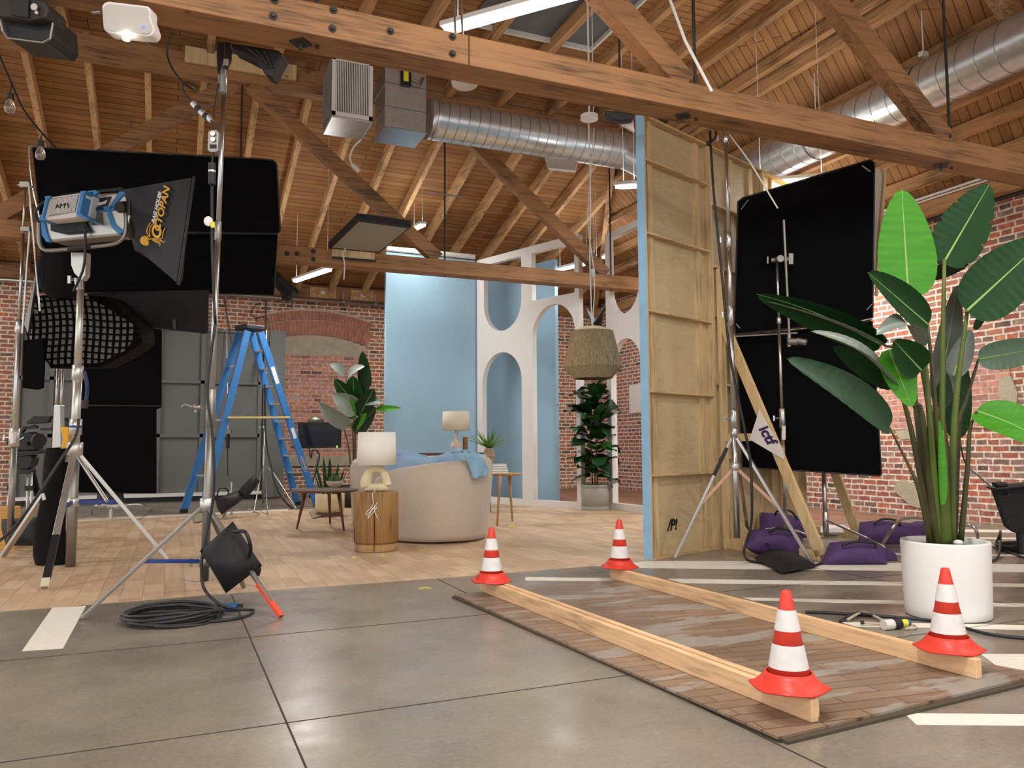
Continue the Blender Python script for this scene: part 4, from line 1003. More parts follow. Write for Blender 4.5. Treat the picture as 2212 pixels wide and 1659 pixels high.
# ================================================================== plants
def leaf(mb_, b, t, wid, face, fold=.25, arch=.0, curl=0, n=16, m=8, tipw=.25, wave=0, ragged=0, rip=0):
    "blade from b to t; face = direction the blade looks at"
    b = V(b); t = V(t); d = t-b; L_ = d.length; dn = d.normalized(); nn = V(face); nn = (nn-dn*nn.dot(dn)).normalized(); s = dn.cross(nn)
    def P(i, j):
        u_ = i/n; a = -1+2*j/m
        ww = wid/2*(math.sin(math.pi*min(1, u_**.66*.96+.04))**.58)*(1 if u_ < .98 else .4)
        if ragged and i % 17 in (6, 7) and abs(a) == 1: ww *= 1-ragged
        off = nn*(rip*wid*math.sin((u_+abs(a)*.05)*80)*abs(a)+arch*L_*math.sin(math.pi*u_*.9)+wave*math.sin(u_*9+a*2)*wid*.15*abs(a))
        ang = a*fold*math.pi/2
        side = s*(math.sin(ang)/(fold*math.pi/2)*ww if fold > .01 else a*ww); dep_ = nn*((1-math.cos(ang))/max(fold*math.pi/2, .01)*ww)
        return b+dn*L_*u_+off+side+dep_-V((0, 0, curl*L_*u_*u_))
    mb_.grid(P, n+1, m+1)
    return P, n, m
def leaf_obj(b, t, wid, face, m_, parent, rib=True, **k):
    w = MB(); P, n, m = leaf(w, b, t, wid, face, **k); o = w.build('leaf', m_, parent, smooth=True)
    if rib:
        r_ = MB(); r_.path([P(i, m//2) for i in range(0, n+1, 2)], wid*.012+.002, n=5, smooth=1, radii=[(wid*.022+.002)*(1-i/n*.85) for i in range(0, n+1, 2)]); r_.build('midrib', M_rib, o, smooth=True)
    return o
def stem(pts, r, m_, parent, r2=None):
    w = MB(); k = len(pts); w.path(pts, r, n=10, smooth=4, radii=[r+((r2 or r*.5)-r)*i/(k-1) for i in range(k)]); return w.build('stem', m_, parent, smooth=True)
# big bird of paradise in the white planter
pcn = back(G(2049, 1348), .285)
Dp = depth(pcn+V((0, 0, .5))); kp = Dp/1711.75
bp_ = thing('potted_bird_of_paradise', 'big leafy bird of paradise plant in a tall white round planter', 'plant', pcn)
zr = atY(2050, 1166, pcn.y).z
Rp = 87*kp
w = MB(); w.lathe([(Rp*.93, .004), (Rp*.955, 0.012), (Rp*.965, .06), (Rp*1.0, zr-.01), (Rp*.99, zr), (Rp*.9, zr), (Rp*.88, zr-.05)], pcn, 64, cap=False); w.lathe([(.001, .012), (Rp*.93, .01)], pcn, 40, cap=False)
w.build('planter', M_potw, bp_, smooth=True)
w = MB(); w.lathe([(Rp*.885, zr-.05), (Rp*.6, zr-.03), (.001, zr-.01)], pcn, 40, cap=False); w.build('moss', M_soil, bp_, smooth=True)
def pd(x, y, d=0): return atD(x, y, Dp+d)
base = lambda x, d=0: pd(x, 1172, d)
tc = -fw; tcu = (-fw+V((0, 0, .35))).normalized()
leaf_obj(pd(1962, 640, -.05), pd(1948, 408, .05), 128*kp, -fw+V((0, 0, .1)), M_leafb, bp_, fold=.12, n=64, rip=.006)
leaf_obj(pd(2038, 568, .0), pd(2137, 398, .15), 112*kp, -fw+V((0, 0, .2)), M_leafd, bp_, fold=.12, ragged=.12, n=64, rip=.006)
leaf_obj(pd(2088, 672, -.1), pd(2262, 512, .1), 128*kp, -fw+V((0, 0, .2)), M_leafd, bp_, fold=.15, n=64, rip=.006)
leaf_obj(pd(2005, 702, -.2), pd(1874, 588, -.5), 80*kp, -fw+rt*.5+V((0, 0, .1)), M_leafd, bp_, fold=.35, n=64, rip=.006)
leaf_obj(pd(1905, 745, -.15), pd(1636, 640, -.5), 78*kp, -fw*.6+V((0, 0, -.8)), M_leafd, bp_, fold=.45, arch=-.06, n=64, rip=.006)
leaf_obj(pd(1910, 748, -.1), pd(1655, 655, -.45), 50*kp, V((0, 0, 1))-fw*.4, M_leafg, bp_, fold=.3, arch=.03, rib=False, n=64, rip=.006)
leaf_obj(pd(1938, 840, -.25), pd(1745, 722, -.5), 56*kp, -fw*.5+V((0, 0, .6)), M_leafg, bp_, fold=.5, arch=.1, n=64, rip=.006)
leaf_obj(pd(1935, 832, -.2), pd(1800, 748, -.4), 50*kp, -fw*.8+V((0, 0, -.4)), M_leafd, bp_, fold=.2, arch=-.03, rib=False, n=64, rip=.006)
leaf_obj(pd(1922, 922, -.3), pd(1692, 775, -.6), 78*kp, -fw*.9+V((0, 0, .35)), mat('leaf_left', (30, 66, 38), .5, var=.15, vs=5, bump=.15, bs=20), bp_, fold=.42, arch=.07, rib=False, n=64, rip=.006)
leaf_obj(pd(1985, 745, -.25), pd(1886, 738, -.4), 66*kp, -fw*.6+V((0, 0, .9)), M_leafg, bp_, fold=.35, arch=.35, rib=False, n=64, rip=.006)
leaf_obj(pd(1920, 755, -.3), pd(1970, 880, -.35), 72*kp, -fw+rt*.1, M_leafb, bp_, fold=.15, n=64, rip=.006)
leaf_obj(pd(1990, 800, -.35), pd(1930, 735, -.45), 70*kp, -fw-rt*.2, M_leafd, bp_, fold=.3, n=64, rip=.006)
leaf_obj(pd(2027, 870, .2), pd(2068, 615, .25), 66*kp, -fw, mat('leaf_grey', (92, 98, 88), .45, var=.12, vs=5), bp_, fold=.2, n=64, rip=.006)  # grey back leaf, a darker tone than the undersides
leaf_obj(pd(2058, 812, .1), pd(2098, 712, .15), 50*kp, -fw-rt*.3, MATS['leaf_grey'], bp_, fold=.2, n=64, rip=.006)
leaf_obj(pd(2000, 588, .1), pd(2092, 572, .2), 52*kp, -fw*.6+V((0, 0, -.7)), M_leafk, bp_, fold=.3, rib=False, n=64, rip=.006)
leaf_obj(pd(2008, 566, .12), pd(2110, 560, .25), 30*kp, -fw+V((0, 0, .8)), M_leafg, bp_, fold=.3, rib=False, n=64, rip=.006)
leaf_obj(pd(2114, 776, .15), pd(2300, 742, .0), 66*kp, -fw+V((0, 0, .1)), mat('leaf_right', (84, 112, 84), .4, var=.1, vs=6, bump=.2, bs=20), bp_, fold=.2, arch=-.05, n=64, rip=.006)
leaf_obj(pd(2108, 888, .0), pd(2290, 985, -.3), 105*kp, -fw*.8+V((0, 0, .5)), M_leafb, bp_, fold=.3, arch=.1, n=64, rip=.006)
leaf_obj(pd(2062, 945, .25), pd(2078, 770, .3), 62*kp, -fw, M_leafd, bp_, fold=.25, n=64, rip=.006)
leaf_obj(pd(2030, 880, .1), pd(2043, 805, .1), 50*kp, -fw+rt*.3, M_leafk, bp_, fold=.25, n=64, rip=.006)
leaf_obj(pd(2034, 1090, -.25), pd(2028, 905, -.2), 26*kp, -fw+rt*.3, M_leafb, bp_, fold=.6, rib=False, n=64, rip=.006)
leaf_obj(pd(2105, 712, .3), pd(2140, 645, .3), 20*kp, -fw, M_leafd, bp_, fold=.3, rib=False, n=64, rip=.006)
ST = [([(2048, 1170), (2035, 960), (2040, 560)], .021, M_stem, .0), ([(2055, 1170), (2062, 900), (2090, 670)], .02, M_stem, -.05), ([(2040, 1170), (2010, 900), (1962, 638)], .019, M_stemd, .05),
      ([(2020, 1170), (1990, 960), (1976, 840), (1985, 690)], .018, M_stem, .1), ([(2060, 1165), (2070, 930), (2085, 870), (2114, 776)], .016, M_stemd, .1), ([(2075, 1160), (2090, 1010), (2095, 930), (2110, 888)], .013, M_stemd, -.02),
      ([(2010, 1165), (1985, 1060), (1960, 1000), (1922, 924)], .011, M_stemd, -.2), ([(2015, 1168), (1975, 960), (1950, 860), (1938, 838)], .015, M_stemd, -.1), ([(2018, 1168), (1992, 900), (1972, 880)], .019, M_stemd, -.12),
      ([(2030, 1170), (2012, 960), (2000, 800), (1990, 745)], .017, M_stem, -.12), ([(2035, 1172), (2022, 900), (2004, 700)], .016, M_stemd, -.1), ([(2050, 1170), (2046, 1000), (2030, 870)], .024, M_stem, .1), ([(2008, 1160), (1965, 800), (1908, 746)], .013, M_stemd, .05),
      ([(2042, 1175), (2040, 1040), (2034, 930)], .027, M_stem, -.12), ([(2022, 1175), (2008, 1050), (1996, 960)], .026, M_stemd, -.08)]
for pts, r_, m_, dd in ST: stem([pd(x, y+12 if i_ == 0 else y, dd*min(1, i_*.7+.3)) for i_, (x, y) in enumerate(pts)], r_*1.45, m_, bp_, r_*.5)
w = MB(); w.ball(pd(2070, 1172, -.12), .03, .03, .018); w.build('crumpled_wrapper', M_white, bp_)
# second bird of paradise behind the sofa
Db = 14.6; kb = Db/1711.75
b0 = atD(762, 1090, Db); b0.z = 0
p2 = thing('potted_bird_of_paradise', 'bird of paradise plant in a dark pot between monitor and blue wall', 'plant', b0)
q2 = lambda x, y, d=0: atD(x, y, Db+d)
w = MB(); w.lathe([(.2, 0), (.24, .4), (.22, .4), (.2, .36)], b0, 32); w.build('pot', M_black, p2, smooth=True)
for bq, tq, ww, fc, m_, kw in (((772, 890), (718, 852), 50, -fw+V((0, 0, .3)), M_leafg, dict(fold=.5, arch=.1)), ((757, 920), (688, 868), 40, -fw+V((0, 0, -.4)), M_leafg, dict(fold=.4, arch=.1)),
                           ((744, 806), (712, 786), 26, -fw+V((0, 0, .6)), M_leafg, dict(fold=.3, arch=.1)), ((790, 840), (783, 758), 30, -fw, M_leafk, dict(fold=.15)), ((770, 876), (722, 818), 36, -fw, M_leafd, dict(fold=.3)),
                           ((766, 868), (762, 812), 42, -fw, M_leafd, dict(fold=.15)), ((776, 900), (808, 838), 40, -fw+V((0, 0, -.2)), M_leafk, dict(fold=.2)), ((776, 862), (798, 792), 30, -fw, M_leafk, dict(fold=.3)),
                           ((752, 812), (790, 792), 24, -fw+V((0, 0, .7)), M_leafg, dict(fold=.3, arch=.15)), ((768, 935), (812, 878), 34, -fw+V((0, 0, -.2)), M_leafk, dict(fold=.3)), ((812, 884), (868, 882), 16, -fw+V((0, 0, .4)), M_leafb, dict(fold=.4)),
                           ((758, 905), (754, 850), 26, -fw, M_leafb, dict(fold=.25)), ((762, 925), (792, 892), 20, -fw, M_leafb, dict(fold=.3)), ((790, 868), (828, 872), 24, -fw+V((0, 0, .6)), M_leafg, dict(fold=.3, arch=.1))):
    leaf_obj(q2(*bq), q2(*tq, -.15), ww*kb, fc, m_, p2, rib=ww > 30, n=10, m=6, **kw)
for pts in ([(764, 1050), (762, 940), (757, 918)], [(766, 1050), (768, 930), (768, 880)], [(768, 1050), (776, 930), (790, 838)], [(762, 1050), (752, 960), (744, 930), (748, 915)], [(770, 1050), (785, 930), (812, 884)], [(766, 1050), (764, 900), (745, 806)]):
    stem([q2(x, y, .0) for x, y in pts], .016, M_stemd, p2)
# fiddle leaf fig
fc_ = back(G(1286, 1104), .2); Df = depth(fc_+V((0, 0, 1))); kf = Df/1711.75
ff = thing('potted_fiddle_leaf_fig', 'fiddle leaf fig in a grey cylinder pot between the arch walls', 'plant', fc_)
Rf = 30*kf; zf = atY(1288, 1046, fc_.y).z
w = MB(); w.lathe([(Rf*.96, 0), (Rf*.98, .02), (Rf*.98, .07), (Rf*.96, .075), (Rf*.99, .08), (Rf, zf-.06), (Rf*.98, zf-.055), (Rf*1.01, zf-.05), (Rf*1.01, zf), (Rf*.9, zf), (Rf*.88, zf-.04)], fc_, 48, cap=False); w.build('pot', mat('pot_grey', (160, 158, 146), .8, var=.06), ff, smooth=True)
w = MB(); w.lathe([(Rf*.9, zf-.035), (.001, zf-.02)], fc_, 32, cap=False); w.build('soil', M_soil, ff)
ztop = atY(1285, 838, fc_.y).z
for k in range(3):
    a_ = k*2.1; stem([fc_+V((math.cos(a_)*.05, math.sin(a_)*.05, zf-.03)), fc_+V((math.cos(a_+.6)*.06, math.sin(a_+.6)*.06, (zf+ztop)/2)), fc_+V((math.cos(a_+1)*.04, math.sin(a_+1)*.04, ztop-.1-.15*k))], .013, M_stemd, ff)
random.seed(11)
fl_ = []
for i in range(66):
    u_ = i/65; z = zf+.12+(ztop-zf-.12)*u_; a_ = i*2.399+random.uniform(-.3, .3); el = random.uniform(-.5, .55)+(u_-.6)*.7
    L_ = random.uniform(.33, .46)*(1 if u_ < .9 else .75); R0_ = random.uniform(.03, .11)*(1 if u_ < .8 else .6)
    d = V((math.cos(a_)*math.cos(el), math.sin(a_)*math.cos(el), math.sin(el))); b_ = fc_+V((math.cos(a_)*R0_, math.sin(a_)*R0_, z))
    fl_.append((b_, b_+d*L_, L_*.8))
a_ = math.pi+.4; b_ = atD(1255, 892, Df-.05); fl_.append((b_, atD(1202, 877, Df-.1), .17))
for k, (b_, t_, ww) in enumerate(fl_):
    w = MB(); fc2 = V((random.uniform(-.3, .3), random.uniform(-.3, .3), 1)); leaf(w, b_, t_, ww, fc2, fold=.25, arch=.12, n=8, m=4, wave=.5)
    w.build('leaf', (M_leafd, M_leafk, mat('leaf_fig', (48, 98, 42), .3, var=.2, vs=6))[k % 3], ff, smooth=True)
# basket planter under the coffee table
bc2 = back(G(712, 1117), .2)
t = thing('basket_planter', 'pale square-shouldered planter on a base behind the coffee table legs', 'planter', bc2)
w = MB(); R_ = 33*depth(bc2)/1711.75*.95; zb2 = atY(712, 1066, bc2.y).z; w.lathe([(R_*.9, .07), (R_, .14), (R_, zb2), (R_*.93, zb2), (R_*.9, zb2-.05), (.01, zb2-.05)], bc2, 32); w.build('pot', mat('sand_pot', (206, 186, 146), .8, var=.1, vs=5), t, smooth=True)
w = MB(); w.lathe([(R_*.8, 0), (R_*.8, .07)], bc2, 24); w.build('base_ring', mat('walnut_r', (96, 70, 52), .6), t)
for k in range(7):
    a_ = k*.9; b_ = bc2+V((math.cos(a_)*.1, math.sin(a_)*.1, zb2-.04)); w = MB(); leaf(w, b_, b_+V((math.cos(a_)*.18, math.sin(a_)*.18, .42+.1*(k % 3))), .08, V((math.cos(a_), math.sin(a_), .2)), fold=.3, n=8, m=4); w.build('leaf', M_leafd, t, smooth=True)
# ================================================================== pendant lamp
Dl = 9.6; kl = Dl/1711.75
pp = lambda x, y: atD(x, y, Dl)
cz = atD(1280, 760, Dl); cxy = V((cz.x, cz.y, 0)); zq = lambda y: atY(1280, y, cz.y).z
pl = thing('pendant_lamp', 'woven straw pendant lamp hanging on a long white cord', 'lamp', (cz.x, cz.y, zq(815)))
def straw(name, prof, m_, strand=130):
    w = MB(); n_ = strand
    k0 = len(w.v)
    for r_, z in prof:
        for i in range(n_*2):
            th = math.pi*i/n_; w.v.append(cxy+V((0, 0, z))+V((math.cos(th), math.sin(th), 0))*(r_+(.006 if i % 2 else 0)))
    for m2 in range(len(prof)-1):
        for i in range(n_*2):
            j2 = (i+1) % (n_*2); A_ = k0+m2*n_*2; w.face((A_+i, A_+j2, A_+n_*2+j2, A_+n_*2+i))
    return w.build(name, m_, pl)
M_str = mat('straw', (160, 140, 108), .9, var=.42, vs=5, stretch=(18, 18, .6)); M_str2 = mat('straw_light', (208, 190, 150), .9, var=.15, vs=20)
straw('shade_top', [(19*kl, zq(706)), (44*kl, zq(716))], M_str2); straw('shade_side', [(44*kl, zq(716)), (62*kl, zq(793))], M_str); straw('shade_rim', [(62*kl, zq(793)), (40*kl, zq(818))], M_str)
w = MB(); w.lathe([(19*kl, zq(706)), (.02, zq(704))], cxy, 32, cap=False); w.build('top_disc', M_white, pl)
zcan = 6.2
cany = atY(1275, 255, cz.y)
w = MB(); w.path([V((cz.x, cz.y, zq(706))), V((cz.x-.02, cz.y, zq(560))), V((cz.x, cz.y, zq(430))), V((cz.x-.01, cz.y, cany.z))], .008, n=6); w.build('cord', M_white, pl, smooth=True)
w = MB(); w.path([V((cz.x, cz.y, zq(706))), V((cz.x+.04, cz.y, zq(600))), V((cz.x-.04, cz.y, zq(480))), V((cz.x+.02, cz.y, zq(360))), V((cz.x+.07, cz.y, zq(275)))], .006, n=6); w.build('slack_cord', M_white, pl, smooth=True)
w = MB(); w.tube((cz.x, cz.y, cany.z-.02), (cz.x, cz.y, cany.z+.03), .11, n=28); w.build('ceiling_canopy', M_white, pl)
w = MB(); w.tube((cz.x-.0, cz.y, cany.z), (cz.x-.0, cz.y, ZD-.02), .012, n=8); w.tube((cz.x+.06, cz.y, cany.z), (cz.x+.06, cz.y, ZD-.02), .006, n=8); w.build('suspension_rod', M_white, pl)
w = MB(); p = V((cz.x+.02, cz.y, zq(590))); w.box((p.x-.02, p.y-.02, p.z-.05), (p.x+.02, p.y+.02, p.z+.05)); w.build('inline_plug', M_white, pl)
# ================================================================== film equipment
LEAN = V((0, 0, 0)); LASTC = []
def vpole(base, segs, t, name='pole', m=M_steel):
    "vertical telescoping pole: segs = [(z0, z1, r), ...]"
    for k, (z0, z1, r) in enumerate(segs):
        w = MB(); w.tube(V((base.x, base.y, z0))+LEAN*z0, V((base.x, base.y, z1))+LEAN*z1, r, n=18); w.build(name, m, t, smooth=True)
def collar(base, z0, z1, r, t, m=M_steeld, knob=None):
    w = MB(); w.lathe([(r*.8, z0), (r, z0+.006), (r, z1-.006), (r*.8, z1)], V((base.x, base.y, 0))+LEAN*z0, 18); co = w.build('collar', m, t, smooth=True)
    if knob is not None:
        k = V(knob).normalized(); p = V((base.x, base.y, (z0+z1)/2)); w = MB(); w.tube(p+k*r*.8, p+k*(r+.05), .007, n=8)
        w.obox(p+k*(r+.055), k*.008, k.cross(V((0, 0, 1)))*.008, V((0, 0, .028))); w.build('knob', m, co)
def leg(p, q, t, w_=.03, m=M_steeld, name='leg', h=None):
    w = MB(); w.bar(p, q, w_, h or w_*.75); return w.build(name, m, t, bevel=.003)
def zat(base, y, x=None):
    "height above the floor, on the vertical through base, that the photo shows at row y"
    lo, hi = -.5, 9.
    for _ in range(50):
        m_ = (lo+hi)/2; v_ = V((base.x, base.y, m_))-CP
        if IH/2-FPX*v_.dot(up)/v_.dot(fw) > y: lo = m_
        else: hi = m_
    return lo
def pillow(pts, th, label, m, cat='sandbag', group=None, handle=None, parent=None, name='sandbag', flap=None):
    c = [V(p) for p in pts]; n = (c[1]-c[0]).cross(c[3]-c[0]).normalized(); t = parent
    if n.dot(fw) > 0: n = -n
    mid = sum(c, V((0, 0, 0)))/4
    if t is None: t = thing(name, label, cat, (mid.x, mid.y, min(p.z for p in c)), group)
    def P(s):
        def f_(i, j):
            u_ = i/14; v_ = j/10; p = (c[0]*(1-u_)+c[1]*u_)*(1-v_)+(c[3]*(1-u_)+c[2]*u_)*v_
            k = (math.sin(math.pi*u_)*math.sin(math.pi*v_))**.42
            wob = .012*math.sin(u_*7+v_*5)*math.sin(math.pi*v_)*math.sin(math.pi*u_)
            p = p+n*(s*th/2*k+wob*(1 if s > 0 else .2)); p.z = max(p.z, .004); return p
        return f_
    w = MB(); w.grid(P(1), 15, 11); w.grid(P(-1), 15, 11); w.build('bag', m, t, smooth=True)
    if handle:
        w = MB(); H_ = [V(p) for p in handle]; P2 = []
        for k in range(len(H_)-1):
            for q in range(4): P2.append(H_[k].lerp(H_[k+1], q/4))
        w.path(H_, .012, n=8, smooth=5); w.build('carry_strap', M_black, t, smooth=True)
    return t
# ---------------- stand in the middle foreground
Dm = 5.62; Ab = atD(441, 1230, Dm); Ab.z = 0
sA = thing('crank_stand', 'tall steel lighting stand with one orange taped leg, black cable beside it', 'light stand', Ab, 'large silver light stands')
z = lambda y: zat(Ab, y)
LEAN = rt*.016
vpole(Ab, [(z(1255), z(905), .03)], sA, 'lower_tube', M_steeld); vpole(Ab, [(z(910), z(500), .021)], sA, 'middle_tube'); vpole(Ab, [(z(500), z(190), .017)], sA, 'upper_tube')
collar(Ab, z(925), z(840), .034, sA, knob=-rt); collar(Ab, z(520), z(478), .024, sA); collar(Ab, z(200), z(150), .024, sA, M_steel)
w = MB(); p = Ab+V((0, 0, z(880)))-rt*.05; w.tube(p, p-rt*.05, .02); w.path([p-rt*.06, p-rt*.11+V((0, 0, .02)), p-rt*.14+V((0, 0, .0))], .01); w.build('crank_handle', M_steeld, sA, smooth=True)
collar(Ab, z(1105), z(1075), .05, sA, M_alu); hub = Ab+V((0, 0, z(1088))); hub2 = Ab+V((0, 0, z(1212)))
collar(Ab, z(1225), z(1205), .042, sA, M_steeld, knob=-rt)
fA = [G(175, 1340), G(607, 1336), G(527, 1272)]
for k, f_ in enumerate(fA):
    d = (f_-hub).normalized(); o = leg(hub+d*.05, f_+V((0, 0, .012)), sA, .03)
    if k == 1:
        a = hub.lerp(f_, .72); w = MB(); w.bar(a, f_+V((0, 0, .013)), .034, .027); w.build('orange_tape', mat('orange_tape', (236, 84, 52), .5), o); 
    q = hub.lerp(f_, .52 if k == 0 else .5); w = MB(); w.bar(hub2, q, .012, .026); w.build('cross_brace', mat('brace_blue', (38, 62, 132), .4), sA)
pillow([atD(503, 1126, 5.42), atD(566, 1222, 5.35), atD(488, 1282, 5.3), atD(432, 1190, 5.35)], .24, 'plump black sandbag hanging on the orange taped leg', M_nylon, group='black sandbags', handle=[atD(506, 1148, 5.3), atD(530, 1150, 5.22), atD(541, 1180, 5.22), atD(540, 1200, 5.3)])
pillow([atD(528, 1215, 5.5), atD(562, 1222, 5.45), atD(560, 1245, 5.45), atD(533, 1236, 5.5)], .1, 'small rear pouch of the sandbag behind the orange taped leg', M_nylon, group='black sandbags')
LEAN = V((0, 0, 0))
# cable on the stand and coil on the floor
M_cab = M_rubber
def cable(pts, r, label, m=M_cab, parent=None, name='power_cable', smooth=6):
    w = MB(); w.path(pts, r, n=8, smooth=smooth); o = w.build(name, m, parent, smooth=True)
    if parent is None: tag(o, label, 'cable')
    return o
cc = G(372, 1343); R_ = .235
cb_ = thing('coiled_cable', 'black cable running down the steel stand to a flat coil on concrete', 'cable', G(372, 1343))
pts = [atD(465, 700, 5.5), atD(448, 840, 5.5), atD(459, 940, 5.5), atD(462, 1060, 5.5), atD(451, 1130, 5.5), atD(437, 1200, 5.45), atD(436, 1250, 5.4), atD(446, 1280, 5.35), atD(480, 1308, 5.25), atD(520, 1316, 5.18)]
pts += [G(548, 1324)+V((0, 0, .015)), G(520, 1338)+V((0, 0, .012)), G(450, 1346)+V((0, 0, .012))]
for lp in range(6):
    for k in range(10):
        a_ = k/10*2*math.pi+.3; rr = R_*(1+.10*math.sin(lp*2.1+k)+.05*lp/6); cx_ = .02*math.sin(lp*1.7); 
        pts.append(cc+V((math.cos(a_)*rr*1.15+cx_, math.sin(a_)*rr*.9+.01*lp, .012+.011*lp+.01*math.sin(k*1.3+lp))))
pts += [G(380, 1326)+V((0, 0, .06)), G(400, 1324)+V((0, 0, .02)), G(450, 1322)+V((0, 0, .015)), G(490, 1321)+V((0, 0, .02))]
w = MB(); w.path(pts, .0105, n=8, smooth=5); w.build('cable', M_cab, cb_, smooth=True)
p = G(502, 1321)+V((0, 0, .028)); w = MB(); w.tube(p-rt*.045, p+rt*.035, .027, n=16); w.build('plug', mat('plug_blue', (40, 92, 150), .5), cb_); w = MB(); w.tube(p+rt*.035, p+rt*.065, .022, n=16); w.build('plug_collar', M_black, cb_)
p = G(398, 1324)+V((0, 0, .02)); w = MB(); w.tube(p-rt*.035, p+rt*.035, .0125, n=12); w.build('yellow_tape', M_yellow, cb_)
# things hanging beside the stand head
t = thing('hanging_power_box', 'grey outlet box with striped connectors hanging beside the tall steel stand', 'power box', atD(459, 305, 5.5))
w = MB(); w.px([(449, 284), (455, 280), (468, 280), (472, 286), (471, 325), (466, 329), (454, 329), (448, 324)], 5.48, .05); w.build('outlet_box', M_steeld, t, bevel=.004)
w = MB(); w.px([(453, 312), (467, 312), (467, 320), (453, 320)], 5.475, .01); w.build('label_plate', M_black, t)
for yy in (289, 301):
    w = MB(); w.lathe([(.016, 0), (.016, .006)], atD(460, yy, 5.47), 14, -fw); w.build('outlet', M_alu, t)
w = MB(); w.path([atD(372, 70, 5.6), atD(361, 110, 5.6), atD(370, 145, 5.6), atD(395, 178, 5.55), atD(420, 195, 5.55), atD(424, 186, 5.5), atD(402, 178, 5.5), atD(395, 195, 5.5), (atD(418, 225, 5.5))], .007, n=8, smooth=5); w.build('cord', M_black, t, smooth=True)
for (x0, y0, x1, y1), m_, r_ in (((416, 222, 424, 231), M_alu, .02), ((424, 231, 432, 240), M_black, .021), ((432, 240, 441, 248), M_alu, .02), ((441, 248, 448, 255), M_black, .021), ((448, 252, 457, 261), M_alu, .02)):
    w = MB(); w.tube(atD(x0, y0, 5.5), atD(x1, y1, 5.5), r_, n=14); w.build('connector_ring', m_, t)
w = MB(); w.path([atD(456, 260, 5.5), atD(462, 268, 5.5), atD(461, 282, 5.5)], .006); w.path([atD(460, 328, 5.5), atD(459, 345, 5.5), atD(458, 352, 5.5)], .006); w.path([atD(472, 180, 5.52), atD(466, 220, 5.52), atD(461, 258, 5.5)], .007); w.build('cord', M_black, t)
w = MB(); w.tube(atD(458, 352, 5.5), atD(458, 398, 5.5), .024, n=16); w.build('inline_connector', M_black, t); w = MB(); w.tube(atD(458, 368, 5.5), atD(458, 372, 5.5), .0255, n=16); w.build('connector_ring', M_alu, t)
w = MB(); w.path([atD(458, 398, 5.5), atD(458, 470, 5.5), atD(459, 560, 5.5), atD(465, 700, 5.5)], .0095, n=8); w.build('cord', M_black, t, smooth=True)
w = MB(); w.ball(atD(450, 478, 5.45), .03, .012, .035); w.build('spring_clip', M_white, t); w = MB(); w.tube(atD(459, 480, 5.45), atD(460, 492, 5.45), .014); w.build('yellow_tape', M_yellow, t)
# black lamp head on the stand top
t = thing('profile_spotlight', 'black profile spotlight pointing down-right on top of the tall stand', 'spotlight', atD(480, 150, 5.6))
w = MB(); w.px([(471, 90), (485, 91), (484, 126), (470, 158), (468, 120)], 5.55, .02); w.px([(486, 91), (498, 92), (497, 130), (489, 148), (482, 146), (485, 125)], 5.5, .03); w.build('yoke', M_black, t)
w = MB(); w.px([(483, 127), (494, 127), (493, 142), (482, 141)], 5.495, .004); w.build('label_plate', M_alu, t)
w = MB(); w.tube(atD(480, 146, 5.6), atD(479, 200, 5.6), .03, .024, n=16); w.build('spigot', M_steeld, t)
w = MB(); w.px([(497, 93), (530, 97), (600, 108), (611, 117), (603, 130), (586, 166), (570, 158), (558, 134), (545, 128), (526, 118), (500, 106)], 5.45, .16); w.build('lamp_body', M_black, t, bevel=.01)
w = MB()
for k in range(3): w.tube(atD(535+k*18, 104+k*3, 5.44), atD(568+k*10, 130+k*8, 5.44), .008, n=6)
w.build('cooling_fins', M_iron, t)
# ---------------- stand with the panel lamp at left
Bb = atD(152, 1228, 7.4); Bb.z = 0
sB = thing('crank_stand', 'heavy silver stand with blue braces carrying the blue and silver lamp', 'light stand', Bb, 'large silver light stands')
z = lambda y: zat(Bb, y)
vpole(Bb, [(z(1226), z(965), .044)], sB, 'lower_tube', M_steeld); vpole(Bb, [(z(970), z(800), .04)], sB, 'middle_tube', M_alu); vpole(Bb, [(z(810), z(610), .033)], sB, 'upper_tube', M_alu)
collar(Bb, z(985), z(955), .07, sB, M_alu); collar(Bb, z(822), z(788), .05, sB, M_alu); collar(Bb, z(940), z(905), .055, sB, M_alu); collar(Bb, z(925), z(918), .057, sB, mat('brace_blue', (38, 62, 132), .4))
hub = Bb+V((0, 0, z(970))); hub2 = Bb+V((0, 0, z(1085))); collar(Bb, z(1095), z(1075), .056, sB, M_alu)
for k, (fx, fy) in enumerate(((96, 1276), (362, 1212), (6, 1205))):
    f_ = G(fx, fy)+V((0, 0, .02)); d = (f_-hub).normalized(); o = leg(hub+d*.06, f_, sB, .052, M_alu, h=.035)
    if k == 0:
        w = MB(); a = hub.lerp(f_, .67); w.bar(a, hub.lerp(f_, .95), .055, .038); w.build('black_tape', M_black, o); w = MB(); w.bar(hub.lerp(f_, .95), f_, .058, .05); w.build('foot', mat('foot_cream', (206, 196, 170), .8), o)
    q = hub.lerp(f_, .47); w = MB(); w.bar(hub2, q, .016, .04); w.build('cross_brace', MATS['brace_blue'], sB)
w = MB(); w.tube(hub-V((0, 0, .03)), atD(231, 1082, 7.2), .016); w.build('inner_strut', M_alu, sB)
w = MB(); w.px([(153, 545), (186, 545), (184, 595), (176, 606), (160, 590), (153, 572)], 7.28, .09); w.build('crank_head', M_alu, sB, bevel=.006)
w = MB(); w.tube(atD(170, 600, 7.33), atD(172, 625, 7.35), .04, .033, n=16); w.build('spigot', M_steel, sB); w = MB(); w.tube(atD(160, 604, 7.25), atD(152, 604, 7.22), .01); w.obox(atD(150, 604, 7.22), rt*.012, fw*.01, up*.035); w.build('knob', M_steel, sB)
